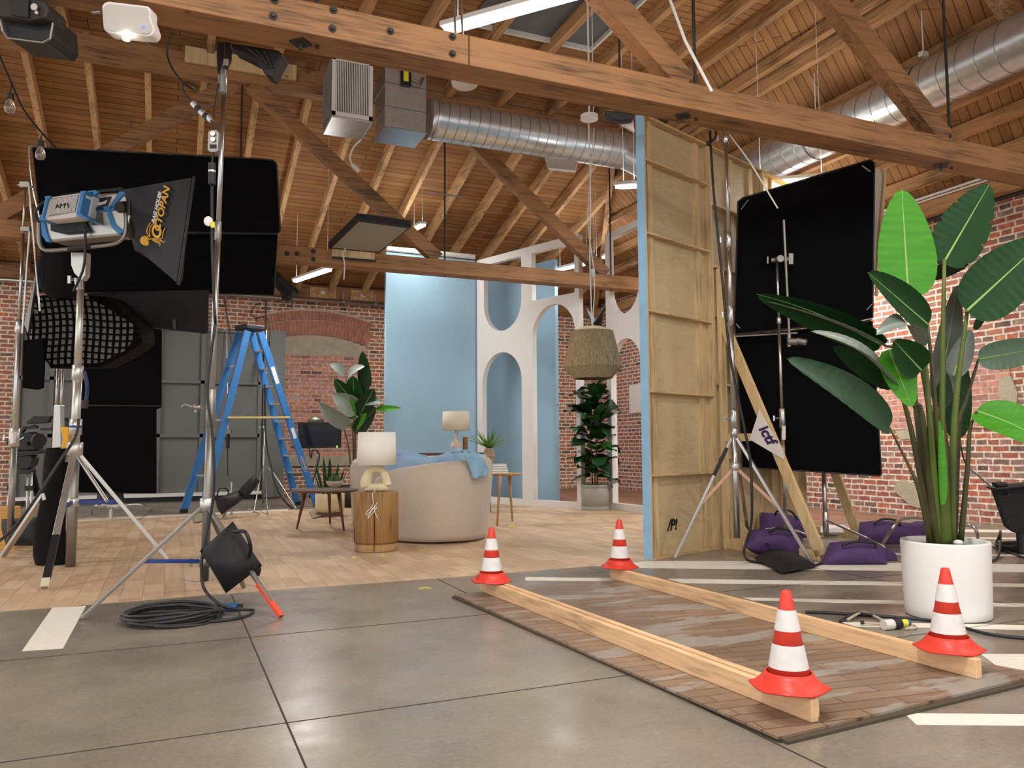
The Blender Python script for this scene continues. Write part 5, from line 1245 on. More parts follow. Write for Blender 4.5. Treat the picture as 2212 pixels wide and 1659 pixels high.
cable([atD(184, 490, 7.1), atD(184, 540, 7.1), atD(180, 580, 7.1), atD(168, 610, 7.15), atD(158, 630, 7.15)], .011, '', M_black, sB, 'lamp_cable')
cable([atD(181, 800, 7.3), atD(188, 830, 7.3), atD(187, 860, 7.3), atD(184, 878, 7.3)], .016, '', mat('dark_blue', (30, 44, 84), .5), sB, 'pigtail')
w = MB(); w.tube(atD(184, 865, 7.3), atD(183, 882, 7.3), .03, .026); w.build('plug', M_iron, sB)
cable([atD(170, 905, 7.25), atD(162, 945, 7.2), atD(120, 1010, 7.0), atD(75, 1080, 6.9), atD(30, 1140, 6.9), atD(-10, 1175, 6.9)], .013, 'thick black cable slanting down to the left edge beside the silver stand')
# lamp
la_ = thing('panel_lamp', 'blue and silver studio panel lamp seen from behind on its yoke', 'studio lamp', atD(180, 545, 7.2))
DL = 7.15
def pxm(name, pts, D, th, m, b=.006, par=None):
    w = MB(); w.px(pts, D, th); return w.build(name, m, par or la_, bevel=b)
pxm('lamp_housing', [(96, 428), (180, 420), (262, 415), (276, 420), (286, 452), (276, 488), (258, 508), (110, 522), (97, 508), (90, 474)], DL, .24, M_alu, .02)
for pts in ([(258, 413), (272, 413), (274, 420), (262, 424), (246, 446), (238, 456), (248, 484), (268, 500), (256, 506), (240, 490), (230, 460), (236, 446), (252, 420)], [(88, 478), (96, 480), (102, 505), (108, 521), (100, 523), (90, 508)], [(196, 446), (246, 444), (246, 454), (196, 459)]): pxm('blue_trim', pts, DL-.02, .06, M_arri, .004)
pxm('louvre_panel', [(196, 460), (220, 459), (222, 484), (198, 486)], DL-.015, .03, mat('grille_dark', (98, 92, 86), .7), .001)
pxm('screen_sticker', [(206, 430), (240, 424), (230, 446), (199, 448)], DL-.012, .02, M_black, .001)
pxm('paint_mark', [(208, 438), (222, 436), (232, 431), (228, 440), (212, 444)], DL-.016, .01, M_white, .001)
pxm('connector_box', [(108, 482), (182, 476), (196, 500), (140, 505), (108, 498)], DL-.05, .1, M_black, .008)
pb = pxm('power_supply', [(99, 427), (173, 417), (180, 414), (186, 420), (172, 466), (158, 470), (98, 476), (96, 470)], DL-.22, .2, M_white, .006)
pxm('grille_panel', [(112, 428), (171, 420), (162, 458), (105, 468)], DL-.225, .01, mat('grille_light', (150, 150, 148), .6), .001)
w = MB()
for k in range(22):
    u_ = k/22; a = (111+59*u_, 429-8*u_); b = (a[0]-6, a[1]+8+0)
    w.tube(atD(a[0], a[1]+1, DL-.231), atD(a[0]-7+0*u_, a[1]+36, DL-.231), .0035, n=5)
w.build('grille_bars', M_white, la_)
pxm('blue_corner', [(95, 424), (108, 422), (108, 428), (103, 430), (93, 470), (98, 476), (83, 476), (85, 466), (90, 462), (98, 430)], DL-.25, .24, M_arri, .004)
pxm('blue_corner', [(173, 413), (184, 411), (184, 416), (181, 420), (173, 458), (176, 462), (188, 470), (194, 474), (184, 474), (164, 464), (165, 458), (173, 420)], DL-.25, .24, M_arri, .004)
pxm('side_cover', [(183, 413), (190, 420), (202, 424), (196, 448), (192, 472), (182, 470), (174, 460), (181, 421)], DL-.12, .12, mat('cover_white', (214, 216, 220), .5), .006)
pxm('carry_handle', [(188, 412), (205, 410), (212, 414), (204, 422), (200, 421), (201, 415), (190, 416)], DL-.1, .04, M_arri, .004)
pxm('logo_plate', [(123, 440), (148, 437), (145, 449), (122, 452)], DL-.238, .004, M_white, .001)
text('ARRI', atD(134, 445, DL-.24), rt+up*.1, up, .055, M_ink, pb, bold=.002); text('ARRI', atD(212, 451, DL-.03), rt+up*.1, up, .045, M_ink, la_, bold=.002)
w = MB(); w.path([atD(85, 478, DL), atD(84, 515, DL), atD(90, 535, DL), atD(105, 541, DL), atD(150, 538, DL), atD(180, 535, DL), atD(240, 528, DL), atD(262, 518, DL), atD(271, 500, DL), atD(272, 455, DL)], .018, n=12, smooth=5)
w.build('yoke', M_steeld, la_, smooth=True)
w = MB(); w.tube(atD(148, 538, DL-.01), atD(195, 531, DL-.01), .026, n=14); w.build('yoke_grip', M_iron, la_)
w = MB(); w.tube(atD(258, 448, DL-.08), atD(275, 446, DL+.02), .05, n=18); w.obox(atD(280, 450, DL-.05), rt*.012, fw*.015, up*.06); w.build('tilt_knob', M_iron, la_)
w = MB(); w.path([atD(98, 434, DL-.1), atD(84, 445, DL-.1), atD(76, 465, DL-.1), atD(84, 480, DL-.1)], .01, n=8); w.build('cord', M_black, la_)
# softbox
sb = thing('softbox', 'black fabric softbox with gold octopus lettering fixed to the panel lamp', 'softbox', atD(340, 470, 7.2))
ns = [(268, 409), (277, 440), (284, 500), (306, 546)]; nb = [(268, 412), (284, 500)]
A0 = [atD(268, 409, 7.1), atD(306, 546, 7.1)]; A1 = [atD(419, 383, 6.85), atD(386, 614, 6.85)]
B0 = [atD(262, 412, 7.5), atD(290, 540, 7.5)]; B1 = [atD(416, 388, 8.0), atD(392, 604, 8.0)]
w = MB()
def side(a, b, c, d, bulge, n_):
    def f_(i, j):
        u_ = i/8; v_ = j/8; p = (a*(1-u_)+b*u_)*(1-v_)+(d*(1-u_)+c*u_)*v_
        return p+n_*bulge*math.sin(math.pi*u_)*math.sin(math.pi*v_)
    return f_
w.grid(side(A0[0], A0[1], A1[1], A1[0], .03, fw), 9, 9); w.grid(side(B0[0], B0[1], B1[1], B1[0], .03, -fw), 9, 9)
w.grid(side(A0[0], B0[0], B1[0], A1[0], .02, -up), 9, 9); w.grid(side(A0[1], B0[1], B1[1], A1[1], .02, up), 9, 9); w.poly([A0[0], A0[1], B0[1], B0[0]])
w.build('fabric_shell', M_nylon, sb, smooth=True)
w = MB(); w.poly([A1[0]-rt*.02, A1[1]-rt*.02, B1[1]-rt*.02, B1[0]-rt*.02]); w.build('front_diffuser', M_white, sb)
w = MB(); w.path([A1[0], A1[1], B1[1], B1[0], A1[0]], .012, n=8, smooth=1); w.build('rim', M_black, sb)
w = MB(); w.px([(125, 420), (180, 414), (262, 404), (270, 412), (200, 416)], 7.25, .1); w.build('fabric_flap', M_nylon, sb)
def sbp(x, y, o=.012):
    "point on the near side panel of the softbox"
    n = (A1[0]-A0[0]).cross(A0[1]-A0[0]).normalized(); r = ray(x, y); k = (A0[0]-CP).dot(n)/r.dot(n); q = CP+r*k
    return q-(r.normalized())*(o+.02)
xd = sbp(358, 420)-sbp(338, 505); yd = sbp(340, 462)-sbp(352, 464)
text('CTOPAN', sbp(350, 452), xd, yd, .098, M_gold, sb, shear=.15, bold=.003); text('O', sbp(339, 502), xd, yd, .145, M_gold, sb, shear=.15, bold=.004)
text('RAG HOUSE', sbp(338.5, 448), xd, yd, .05, M_white, sb, shear=.15, bold=.002)
w = MB(); P_ = lambda x, y: sbp(270+x/9.22, 380+y/9.22, .01); w.ball(P_(410, 1290), .045, .006, .045); 
for tt in ([(500, 1230), (440, 1130), (450, 1030), (510, 930)], [(500, 1200), (490, 1100), (510, 1010), (570, 950), (555, 910)], [(530, 1250), (640, 1260), (740, 1240), (760, 1120), (800, 1040)], [(540, 1270), (640, 1330), (700, 1340), (690, 1400)], [(560, 1260), (650, 1300), (730, 1290), (770, 1330), (805, 1290)], [(430, 1290), (520, 1250)]):
    w.path([P_(*q) for q in tt], .005, n=5, smooth=4)
w.build('tentacle_print', M_gold, sb)
# ---------------- black flags, left
def flag(pts, D, label, group='large black flags', th=.02, m=M_flag, dD=None, name='black_flag', frame=True, cat='flag'):
    P3 = [atD(x, y, D if dD is None else D+dD*(x-pts[0][0])/100) for x, y in pts]
    mid = sum(P3, V((0, 0, 0)))/len(P3); t = thing(name, label, cat, (mid.x, mid.y, min(p.z for p in P3)), group)
    w = MB(); w.ext(P3, fw*th); w.build('cloth', m, t, bevel=.004)
    if frame:
        w = MB(); w.path(P3+[P3[0]], .009, n=6, smooth=1); w.build('frame', mat('flag_edge', (34, 34, 36), .6), t)
    return t
DF = 9.6
fg = flag([(70, 318), (560, 343), (590, 346), (598, 354), (606, 498), (600, 505), (220, 498), (90, 502)], DF, 'huge upper black flag behind the studio lamp')
flag([(90, 503), (600, 506), (592, 638), (460, 634), (84, 632)], DF+.15, 'huge lower black flag hanging below the upper left one')
w = MB(); w.path([atD(86, 470, DF), atD(70, 400, DF), atD(63, 330, DF), atD(66, 316, DF), atD(74, 316, DF)], .01, n=8); w.build('side_rod', M_steel, fg)
flag([(190, 634), (450, 628), (449, 712), (446, 720), (192, 690)], 9.0, 'low grey black flag in front of the gridded octagon', m=mat('flag_grey', (30, 30, 32), .9))
for x_ in (285, 372):
    w = MB(); w.px([(x_, 690), (x_+7, 690), (x_+9, 712), (x_+2, 711)], 8.97, .01); tag(w.build('tape_tab', mat('grey_tape', (70, 70, 72), .7)), 'grey tape tab on the low black flag, %s one' % ('left' if x_ < 300 else 'right'), 'tape', 'tape tabs on the low flag')
flag([(165, 700), (290, 700), (348, 712), (347, 880), (336, 885), (336, 1066), (164, 1064), (158, 880)], 12.6, 'tall black cloth hanging to the floor before the grey flats', th=.04, name='black_drape', group='hanging black cloth', frame=False, cat='drape')
w = MB(); w.tube(atD(160, 876, 12.55), atD(346, 877, 12.55), .012); tag(w.build('drape_rod', M_black), 'thin dark rod across the tall black drape', 'rod')
flag([(50, 735), (95, 730), (94, 800), (92, 838), (80, 842), (48, 838)], 8.2, 'narrow black cloth hanging left below the octagon softbox', th=.03, name='black_drape', group='hanging black cloth', frame=False, cat='drape')
w = MB(); 
def lump(i, j):
    u_ = i/12; a = 2*math.pi*j/16; x = 134+math.cos(a)*52*(1-.15*math.cos(u_*math.pi)**2); yy = 540+u_*105
    k = math.sin(math.pi*min(1, max(0, u_*.9+.08)))**.35
    return atD(134+math.cos(a)*52*k, yy, 8.3)+fw*math.sin(a)*.18*k
w.grid(lambda i, j: lump(i, j % 16), 13, 17); tag(w.build('lamp_cover', M_blackcloth, smooth=True), 'bulging black fabric cover below the panel lamp', 'cover')
# octagonal gridded softbox
oc = thing('octagon_softbox', 'octagonal softbox with black egg crate grid at left', 'softbox', atD(180, 720, 8.6))
OP = [(66, 640), (120, 634), (230, 640), (300, 700), (306, 742), (268, 768), (216, 794), (112, 796), (58, 742), (52, 700)]
w = MB(); w.px(OP, 8.6, .35); w.build('shell', M_blackcloth, oc, bevel=.02)
IP = [(72, 644), (190, 640), (286, 700), (292, 728), (268, 758), (214, 784), (114, 788), (66, 740), (60, 700)]
w = MB(); w.px(IP, 8.585, .012); w.build('diffuser', mat('grid_white', (150, 150, 142), .8), oc)
def inside(x, y, poly):
    c = False; j_ = len(poly)-1
    for i in range(len(poly)):
        if (poly[i][1] > y) != (poly[j_][1] > y) and x < (poly[j_][0]-poly[i][0])*(y-poly[i][1])/(poly[j_][1]-poly[i][1])+poly[i][0]: c = not c
        j_ = i
    return c
for hz in (0, 1):
    w = MB()
    for k in range(18):
        run = []
        for s in range(60):
            if hz: x = 50+s*4.4; y = 650+k*14+3*math.sin(x*.03)
            else: y = 636+s*2.75; x = 68+k*14.5+5*math.sin((y-640)*.03)+(y-700)*.06
            if inside(x, y, OP): run.append(atD(x, y, 8.55))
        if len(run) > 3: w.path(run[::3]+[run[-1]], .0105 if hz else .015, n=6, smooth=1)
    w.build('grid_strips', M_flag, oc)
w = MB(); w.px([(52, 700), (66, 640), (74, 600), (78, 598), (70, 650), (60, 720)], 8.5, .05); w.build('rim_strip', M_steeld, oc)
# ---------------- stands at far left
def cstand(base, ztop, label, r=.0175, feet=None, heads=(), cat='light stand', hubz=.75, group='thin chrome grip stands', secs=2):
    t = thing('grip_stand', label, cat, base, group); b = V(base)
    vpole(b, [(.08, ztop*.45, r), (ztop*.45, ztop*.75, r*.8), (ztop*.75, ztop, r*.65)], t)
    for zz_ in (ztop*.45, ztop*.75): collar(b, zz_-.04, zz_+.03, r*1.7, t, M_steel, knob=-rt)
    if feet:
        for f_ in feet:
            f_ = V(f_); d = f_-b; d.z = 0
            w = MB(); w.path([b+V((0, 0, hubz)), b+d*.25+V((0, 0, hubz*.9)), b+d*.9+V((0, 0, .1)), f_+V((0, 0, .012))], .011, n=8); w.build('leg', M_steel, t, smooth=True)
    return t
bC = atD(22, 1150, 8.2); bC.z = 0
t = thing('crank_stand', 'thick steel stand pole at the left edge in front of the camera', 'light stand', bC, 'large silver light stands'); z = lambda y: zat(bC, y)
vpole(bC, [(z(1172), z(955), .032)], t, 'lower_tube', M_steeld); vpole(bC, [(z(960), z(700), .026)], t, 'middle_tube', M_alu); vpole(bC, [(z(705), z(505), .015), (z(510), z(400), .011)], t, 'upper_tube')
collar(bC, z(965), z(925), .05, t, M_alu, knob=-rt); collar(bC, z(720), z(695), .036, t, M_alu)
leg(bC+V((0, 0, z(1140))), G(10, 1180), t, .04)
w = MB(); w.obox(bC+V((0, 0, z(399))), rt*.05, fw*.025, up*.03); w.tube(bC+V((0, 0, z(399)))-rt*.08, bC+V((0, 0, z(404)))+rt*.08, .012); w.build('grip_head', M_steeld, t, bevel=.006); w = MB(); w.obox(bC+V((0, 0, z(495)))+rt*.03, rt*.05, fw*.025, up*.028); w.build('grip_head', M_steeld, t, bevel=.006)
w = MB(); w.tube(atD(62, 395, 8.1), atD(86, 672, 8.1), .009); w.tube(atD(64, 500, 8.1), atD(48, 720, 8.1), .01); w.build('rod', M_steel, t)
w = MB(); w.px([(22, 933), (29, 937), (28, 957), (22, 960)], 8.0, .04); w.build('white_tag', M_white, t)
bD = atD(124, 950, 9.0); bD.z = 0; z = lambda y: zat(bD, y)
t = thing('crank_stand', 'pale silver stand with crank carriage behind the panel lamp stand', 'light stand', bD, 'large silver light stands')
for s_ in (-.028, .028):
    w = MB(); w.tube(bD+rt*s_+V((0, 0, z(900))), bD+rt*s_+V((0, 0, z(795))), .014); w.build('twin_tube', M_alu, t, smooth=True)
w = MB(); w.px([(116, 875), (130, 875), (131, 970), (112, 970)], 8.95, .09); w.build('carriage', M_alu, t, bevel=.008); w = MB(); w.bar(bD, bD+V((0, 0, z(970))), .08, .06); w.build('lower_tube', M_steeld, t)
w = MB(); w.px([(130, 922), (149, 923), (148, 972), (130, 970), (135, 950)], 7.55, .06); tag(w.build('yellow_case', mat('yellow_plastic', (240, 174, 40), .5), bevel=.01), 'bright yellow case between the left stand poles', 'case')
# black hanging bag between poles
bg_ = thing('cable_bag', 'long black cloth bag hanging under the yellow case', 'bag', atD(112, 1240, 7.55))
w = MB()
def bagf(i, j):
    u_ = i/20; a = 2*math.pi*(j % 18)/18; y = 968+u_*282
    xc = 126-18*min(1, u_*1.6)+10*max(0, u_-.7); hw_ = (22+14*u_)*(1 if u_ < .8 else math.cos((u_-.8)*7.2)**.6 if (u_-.8)*7.2 < 1.5 else .05)
    return atD(xc+math.cos(a)*hw_+3*math.sin(u_*9+a*3), y, 7.55)+fw*math.sin(a)*.09
w.grid(bagf, 21, 19); w.build('bag', M_blackcloth, bg_, smooth=True)
w = MB(); w.tube(atD(92, 1066, 7.4), atD(96, 1080, 7.4), .018); w.build('metal_clip', M_alu, bg_)
pillow([G(0, 1195)+V((0, 0, .36)), G(92, 1200)+V((0, 0, .40)), G(92, 1205)+V((0, 0, .12)), G(12, 1200)+V((0, 0, .10))], .22, 'black sandbag slung behind the black hanging bag at left', M_nylon, group='black sandbags')
# ---------------- video camera on tripod
Dc2 = 10.2; kb2 = lambda x, y: atD(x, y, Dc2); tb = kb2(48, 1110); tb.z = 0
vt = thing('camera_tripod', 'black and silver camera tripod under the video camera at left', 'tripod', tb)
zt_ = zat(tb, 1015)
w = MB(); w.px([(36, 1014), (64, 1014), (65, 1024), (36, 1024)], Dc2-.05, .14); w.build('bowl', M_black, vt, bevel=.01)
for dx_, dy_ in ((-.11, -.06), (.11, -.05), (.0, .12)):
    a = tb+rt*dx_*.9+fw*dy_; a.z = zt_-.03; b = tb+rt*dx_*1.25+fw*dy_*1.6; b.z = 0
    for o_ in (-.025, .025):
        w = MB(); w.tube(a+rt*o_, b+rt*o_, .011); w.build('leg', M_alu, vt, smooth=True)
    w = MB(); m1 = a.lerp(b, .25); w.obox(m1, rt*.045, fw*.02, up*.03); w.build('leg_clamp', M_black, vt)
    w = MB(); m1 = a.lerp(b, .97); w.obox(m1, rt*.05, fw*.025, up*.02); w.build('foot', M_black, vt)
w = MB(); w.px([(66, 1020), (72, 1020), (90, 1095), (78, 1095)], Dc2+.2, .05); w.build('spreader_cover', M_blackcloth, vt)
vc = thing('video_camera', 'black cinema camera with monitor and lens on the tripod', 'camera', kb2(60, 980))
cpx = lambda n_, pts, dz, th, m_=M_black, b=.008: MB().px(pts, Dc2+dz, th).build(n_, m_, vc, bevel=b)
cpx('tripod_head', [(33, 986), (66, 984), (70, 992), (66, 1006), (60, 1013), (38, 1013), (32, 1004)], -.05, .16); cpx('base_plate', [(20, 974), (84, 974), (84, 981), (30, 984), (20, 980)], -.08, .2)
cpx('camera_body', [(27, 938), (60, 934), (78, 944), (76, 972), (27, 974)], -.06, .18); cpx('lens_mount', [(58, 936), (80, 938), (80, 958), (62, 960)], -.04, .14)
w = MB(); w.tube(kb2(76, 949), kb2(92, 950)-fw*.1, .07, .075, n=24); w.tube(kb2(90, 950)-fw*.1, kb2(100, 950)-fw*.14, .085, n=24); w.build('lens', M_black, vc, smooth=True)
cpx('top_handle', [(42, 932), (50, 921), (72, 918), (80, 920), (79, 926), (54, 927), (47, 936)], -.03, .05); cpx('monitor', [(56, 912), (72, 899), (110, 899), (104, 914), (72, 916), (58, 916)], -.08, .06)
cpx('monitor_screen', [(74, 906), (102, 906), (100, 912), (76, 912)], -.085, .01, M_iron, .001); cpx('viewfinder', [(118, 906), (135, 903), (148, 912), (150, 922), (120, 924), (108, 926)], -.06, .12)
cpx('accessory_arm', [(86, 924), (118, 926), (118, 930), (86, 929)], -.03, .04); cpx('white_cable', [(30, 946), (42, 949), (51, 943), (52, 946), (42, 951), (30, 949)], -.08, .012, M_white, .001); cpx('side_plate', [(26, 936), (31, 940), (30, 958), (27, 960)], -.09, .01, M_white, .001)
cpx('battery', [(14, 950), (28, 948), (28, 960), (12, 960)], -.02, .12); cpx('follow_focus', [(50, 955), (58, 955), (58, 963), (50, 963)], -.12, .05, M_iron, .004)
w = MB(); p = atD(0, 1130, 8.8); p.z = 0; w.box((p.x-.3, p.y-.1, 0), (p.x+.16, p.y+.2, zat(p, 1096))); tag(w.build('apple_box', wood('applebox', (222, 170, 90), 'x', .1), bevel=.006), 'small yellowish wooden box on the floor at the left edge', 'box')
# ================================================================== back of the room, left
GY = 18.05
gf = thing('grey_flats', 'row of dark grey painted flats with battens leaning along the back wall', 'set wall', (atY(300, 900, GY).x, GY, .0))
def gx(x, y=900): return atY(x, y, GY).x
def gz(x, y): return atY(x, y, GY).z
zb_, z1_ = gz(450, 1063), gz(450, 712)
w = MB(); w.box((gx(25), GY, zb_), (gx(571), GY+.03, z1_)); w.build('panel', M_grey, gf)
w = MB(); w.box((gx(567), GY-.12, .05), (gx(613), GY-.09, gz(590, 716))); w.build('return_panel', M_grey, gf)
for yy in (826, 941):
    w = MB(); zz_ = gz(450, yy); w.box((gx(30), GY-.07, zz_-.035), (gx(560), GY, zz_+.035)); w.build('rail', M_grey, gf)
w = MB(); w.box((gx(25), GY-.07, z1_-.05), (gx(571), GY, z1_)); w.build('rail', M_grey, gf)
for xx in (38, 110, 342, 436, 560):
    w = MB(); w.box((gx(xx)-.04, GY-.07, zb_), (gx(xx)+.04, GY, z1_)); w.build('stile', M_grey, gf)
w = MB(); w.box((gx(25), GY-.1, zb_-.07), (gx(571), GY, zb_)); w.build('white_sill', M_white, gf)
w = MB(); w.box((gx(25), GY-.06, 0), (gx(571), GY+.1, zb_-.07)); w.build('black_base', M_black, gf)
w = MB(); w.box((gx(568), GY-.2, .04), (gx(590), GY-.1, .75)); w.build('jamb_block', M_grey, gf)
strp = MB(); strp.ext([G(x, y)+V((0, 0, .005)) for x, y in ((155, 1124), (155, 1128), (622, 1103), (622, 1100))], (0, 0, -.001)); tag(strp.build('floor_tape', M_tape), 'white tape edging the far side of the tan vinyl', 'tape', g_)
# chrome pipe along the wall head
t = thing('wall_pipe', 'chrome pipe running along the top of the back brick wall', 'pipe', (0, 18.3, 4.44))
w = MB(); w.tube((-9, 18.3, 4.47), (4.9, 18.3, 4.47), .05, n=20); w.build('pipe', M_steel, t, smooth=True)
for xx in (1.2, 2.4, 3.65, 4.4):
    w = MB(); w.tube((xx, 18.3, 4.47), (xx+.001, 18.3, 4.7), .02); w.lathe([(.062, -.04), (.062, .04)], (xx, 18.3, 4.47), 16, (1, 0, 0)); w.build('pipe_clamp', M_steeld, t)
t = thing('conduit_run', 'white and black conduits along the eaves above the big plant', 'pipe', (10.3, 6, 4.6))
for zz_, m_, r_ in ((4.78, M_white, .02), (4.73, M_white, .015), (4.42, M_black, .03)):
    w = MB(); w.tube((10.3, 4.5, zz_), (10.3, 9.6, zz_), r_, n=10); w.build('conduit', m_, t)
for (x0, x1), lb in (((2.9, 3.5), 'short wooden block between rafters over the brick arch'), ((3.85, 4.4), 'wooden block with round vent left of the blue wall')):
    b_ = thing('vent_block', lb, 'vent', (x0, YB-.2, 4.58), 'vented blocks between the rafter ends'); w = MB(); w.box((x0, YB-.2, 4.56), (x1, YB-.165, 4.8)); w.build('board', M_rafter, b_)
    w = MB(); w.lathe([(.045, 0), (.045, .01), (.02, .012)], ((x0+x1)/2, YB-.2, 4.68), 16, (0, -1, 0)); w.build('vent_ring', M_whitepl, b_)
w = MB(); w.box((7.4, YB-.2, 3.3), (8.5, YB-.02, 4.2)); tag(w.build('electrical_box', mat('box_grey', (150, 156, 152), .5), bevel=.01), 'grey electrical box high on brick seen through the tall arch', 'electrical box')
# a bundle of dark cables in the corner
t = thing('cable_bundle', 'tangle of dark cables in the room corner above the pendant lamp', 'cable')if False else None
for k in range(5):
    a = atD(1268+k*4, 668+k*5, 17); b = atD(1290+k*3, 690-k*4, 16.4); c = atD(1318, 645+k*5, 15.6)
    cable([a, a.lerp(b, .6)-V((0, 0, .15+.04*k)), b, c], .025, '')
for k, o in enumerate([o for o in COL.objects if o.name.startswith('power_cable') and o.get('label') == '']):
    tag(o, 'dark cable in the tangle at the room corner above the straw pendant', 'cable', 'dark cables bundled in the room corner')
# ---- ladder
LF, RF = G(436, 1112), G(684, 1094)
tl = thing('step_ladder', 'tall open blue fibreglass step ladder with black top cap', 'ladder', (LF+RF)/2)
zc_ = 3.17; mid = (LF+RF)/2; sd = (RF-LF); sd.z = 0; sd.normalize(); dp = V((-sd.y, sd.x, 0)); 
if dp.dot(fw) < 0: dp = -dp
top = atD(549, 705, 14.15); top.z = zc_
def railp(foot, side, bk):
    w = MB(); f_ = foot+dp*bk*(.62); tq = V((top.x, top.y, zc_))+sd*side*.13+dp*bk*.28
    w.bar(f_+V((0, 0, .03)), tq, .04, .13, side=dp); ra_ = w.build('rail', M_ladder, tl, bevel=.006)
    w = MB(); w.obox(f_+V((0, 0, .035)), sd*.06, dp*.035, V((0, 0, .035))); w.build('foot', M_black, ra_, bevel=.006); return f_, tq
R1, T1 = railp(RF, 1, 0); R2, T2 = railp(RF, 1, 1); L1, T3 = railp(LF, -1, 0); L2, T4 = railp(LF, -1, 1)
for k in range(9):
    u_ = (k+1)/10
    a = R1.lerp(T1, u_); b = R2.lerp(T2, u_); w = MB(); w.bar(a, b, .08, .03, side=sd); w.build('step', M_alu, tl)
for k in (2, 5, 8):
    u_ = k/10; a = L1.lerp(T3, u_); b = L2.lerp(T4, u_); w = MB(); w.bar(a, b, .03, .03); w.build('rear_brace', M_alu, tl)
w = MB(); c_ = V((top.x, top.y, zc_+.03))+dp*.14; w.ext([c_-sd*.19-dp*.2, c_+sd*.19-dp*.2, c_+sd*.19+dp*.2, c_-sd*.19+dp*.2], (0, 0, .09)); w.build('top_cap', M_black, tl, bevel=.02)
a = L1.lerp(T3, .51)-dp*.05; b = R1.lerp(T1, .52)-dp*.05; w = MB(); w.tube(a, b, .02, n=10); w.build('spreader_bar', mat('bar_tan', (202, 180, 116), .6), tl)
dn = (T1-R1).normalized(); nx_ = -dp
def on_rail(u_, off=.045): return R1.lerp(T1, u_)-dp*off
sz = dn.cross(dp).normalized()
for u_, hh, ww in ((.76, .16, .038), (.43, .10, .034)):
    c_ = on_rail(u_, .021); 
    w = MB(); w.obox(c_-dp*.0, sz*ww, dp*.003, dn*hh); w.build('label', M_white, tl)
w = MB(); c_ = on_rail(.25, .022); k0 = []
w.ext([c_+sz*.04*math.cos(a_)+dn*.15*math.sin(a_) for a_ in [2*math.pi*i/24 for i in range(24)]], -dp*.004); w.build('logo_oval', M_white, tl)
w = MB(); w.ext([c_-dp*.004+sz*.034*math.cos(a_)+dn*.14*math.sin(a_) for a_ in [2*math.pi*i/24 for i in range(24)]], -dp*.002); w.build('logo_oval_fill', mat('navy', (24, 42, 84), .5), tl)
text('WERNER', c_-dp*.008, dn*-1, dn.cross(dp)*(1 if dn.cross(dp).dot(rt) > 0 else -1), .055, M_white, tl)
# ---- monitor
mb0 = atD(684, 1088, 15.2); mb0.z = 0
tm = thing('monitor_stand', 'chrome stand holding the flat monitor beside the ladder', 'light stand', mb0)
zz = lambda y: zat(mb0, y)
vpole(mb0, [(.1, zz(1010), .018), (zz(1010), zz(962), .014)], tm); collar(mb0, zz(1016), zz(1004), .03, tm, M_steel)
for k in range(3):
    a_ = k*2.1+.4; w = MB(); w.tube(mb0+V((0, 0, .35)), mb0+V((math.cos(a_)*.45, math.sin(a_)*.45, .012)), .01); w.build('leg', M_steel, tm)
dmn = thing('monitor', 'black flat screen monitor on a stand in front of the brick', 'monitor', atD(689, 968, 15.1))
w = MB(); w.px([(643, 913), (736, 911), (736, 967), (644, 969)], 15.05, .07); w.build('bezel', M_black, dmn, bevel=.01)
w = MB(); w.px([(648, 918), (731, 916), (731, 961), (649, 963)], 15.04, .012); w.build('screen', mat('screen', (14, 22, 34), .2), dmn)
w = MB(); w.tube(atD(727, 965, 15.03), atD(729, 965, 15.03), .02); w.build('power_light', mat('green_led', (120, 220, 90), .5, emis=1.5), dmn)
w = MB(); w.lathe([(.16, 0), (.13, .06), (.06, .1), (.01, .11)], atD(682, 911, 15.2), 20); w.build('dome_shade', M_steeld, dmn, smooth=True)
cable([atD(668, 968, 15), atD(672, 990, 15), atD(676, 972, 15), atD(690, 985, 15), atD(676, 1040, 15), atD(668, 1075, 15)], .012, 'thin cable hanging from the back of the monitor', M_black)
# ---- thin grip stands and hanging gear before the grey flats
b1_ = atD(568, 1100, 14.6); b1_.z = 0
cstand(b1_, 3.3, 'tall chrome grip stand right of the ladder with its foot on the vinyl edge', .02, feet=[atZ(548, 1108, 0), G(578, 1112), G(640, 1100)], hubz=.75)
b2_ = atD(490, 1075, 16.8); b2_.z = 0
tq = thing('hanging_rod', 'thin telescopic rod with clamps hanging from the wall pipe', 'rod', atD(493, 990, 16.5))
w = MB(); w.tube(atD(488, 646, 17.25), atD(493, 940, 16.5), .013); w.build('rod', M_steel, tq); w = MB(); w.tube(atD(493, 938, 16.5), atD(492, 968, 16.5), .035); w.build('black_sleeve', M_black, tq)
w = MB(); w.tube(atD(492, 968, 16.5), atD(492, 1028, 16.5), .008); w.build('cord', M_black, tq)
for yy in (790, 932):
    w = MB(); w.obox(atD(493, yy, 16.45), rt*.07, fw*.03, up*.04); w.build('clamp', M_steeld, tq, bevel=.006)
w = MB(); w.tube(atD(484, 645, 17.2), atD(500, 742, 16.5), .016); tag(w.build('hanging_rod', M_steel), 'short thin rod slanting down from the wall pipe', 'rod')
tq = thing('hanging_rod', 'chrome drop arm with dark cable hanging from the pipe above the ladder', 'rod', atD(577, 760, 16.6))
w = MB(); w.tube(atD(574, 650, 17.4), atD(574, 770, 16.6), .02); w.build('rod', M_steel, tq); w = MB(); w.path([atD(565, 655, 16.6), atD(552, 660, 16.6), atD(542, 676, 16.6), atD(552, 688, 16.6), atD(570, 684, 16.6), atD(582, 700, 16.6), atD(582, 740, 16.6)], .01); w.build('cord', M_black, tq)
w = MB(); w.tube(atD(579, 738, 16.5), atD(579, 760, 16.5), .035); w.build('connector', M_black, tq)
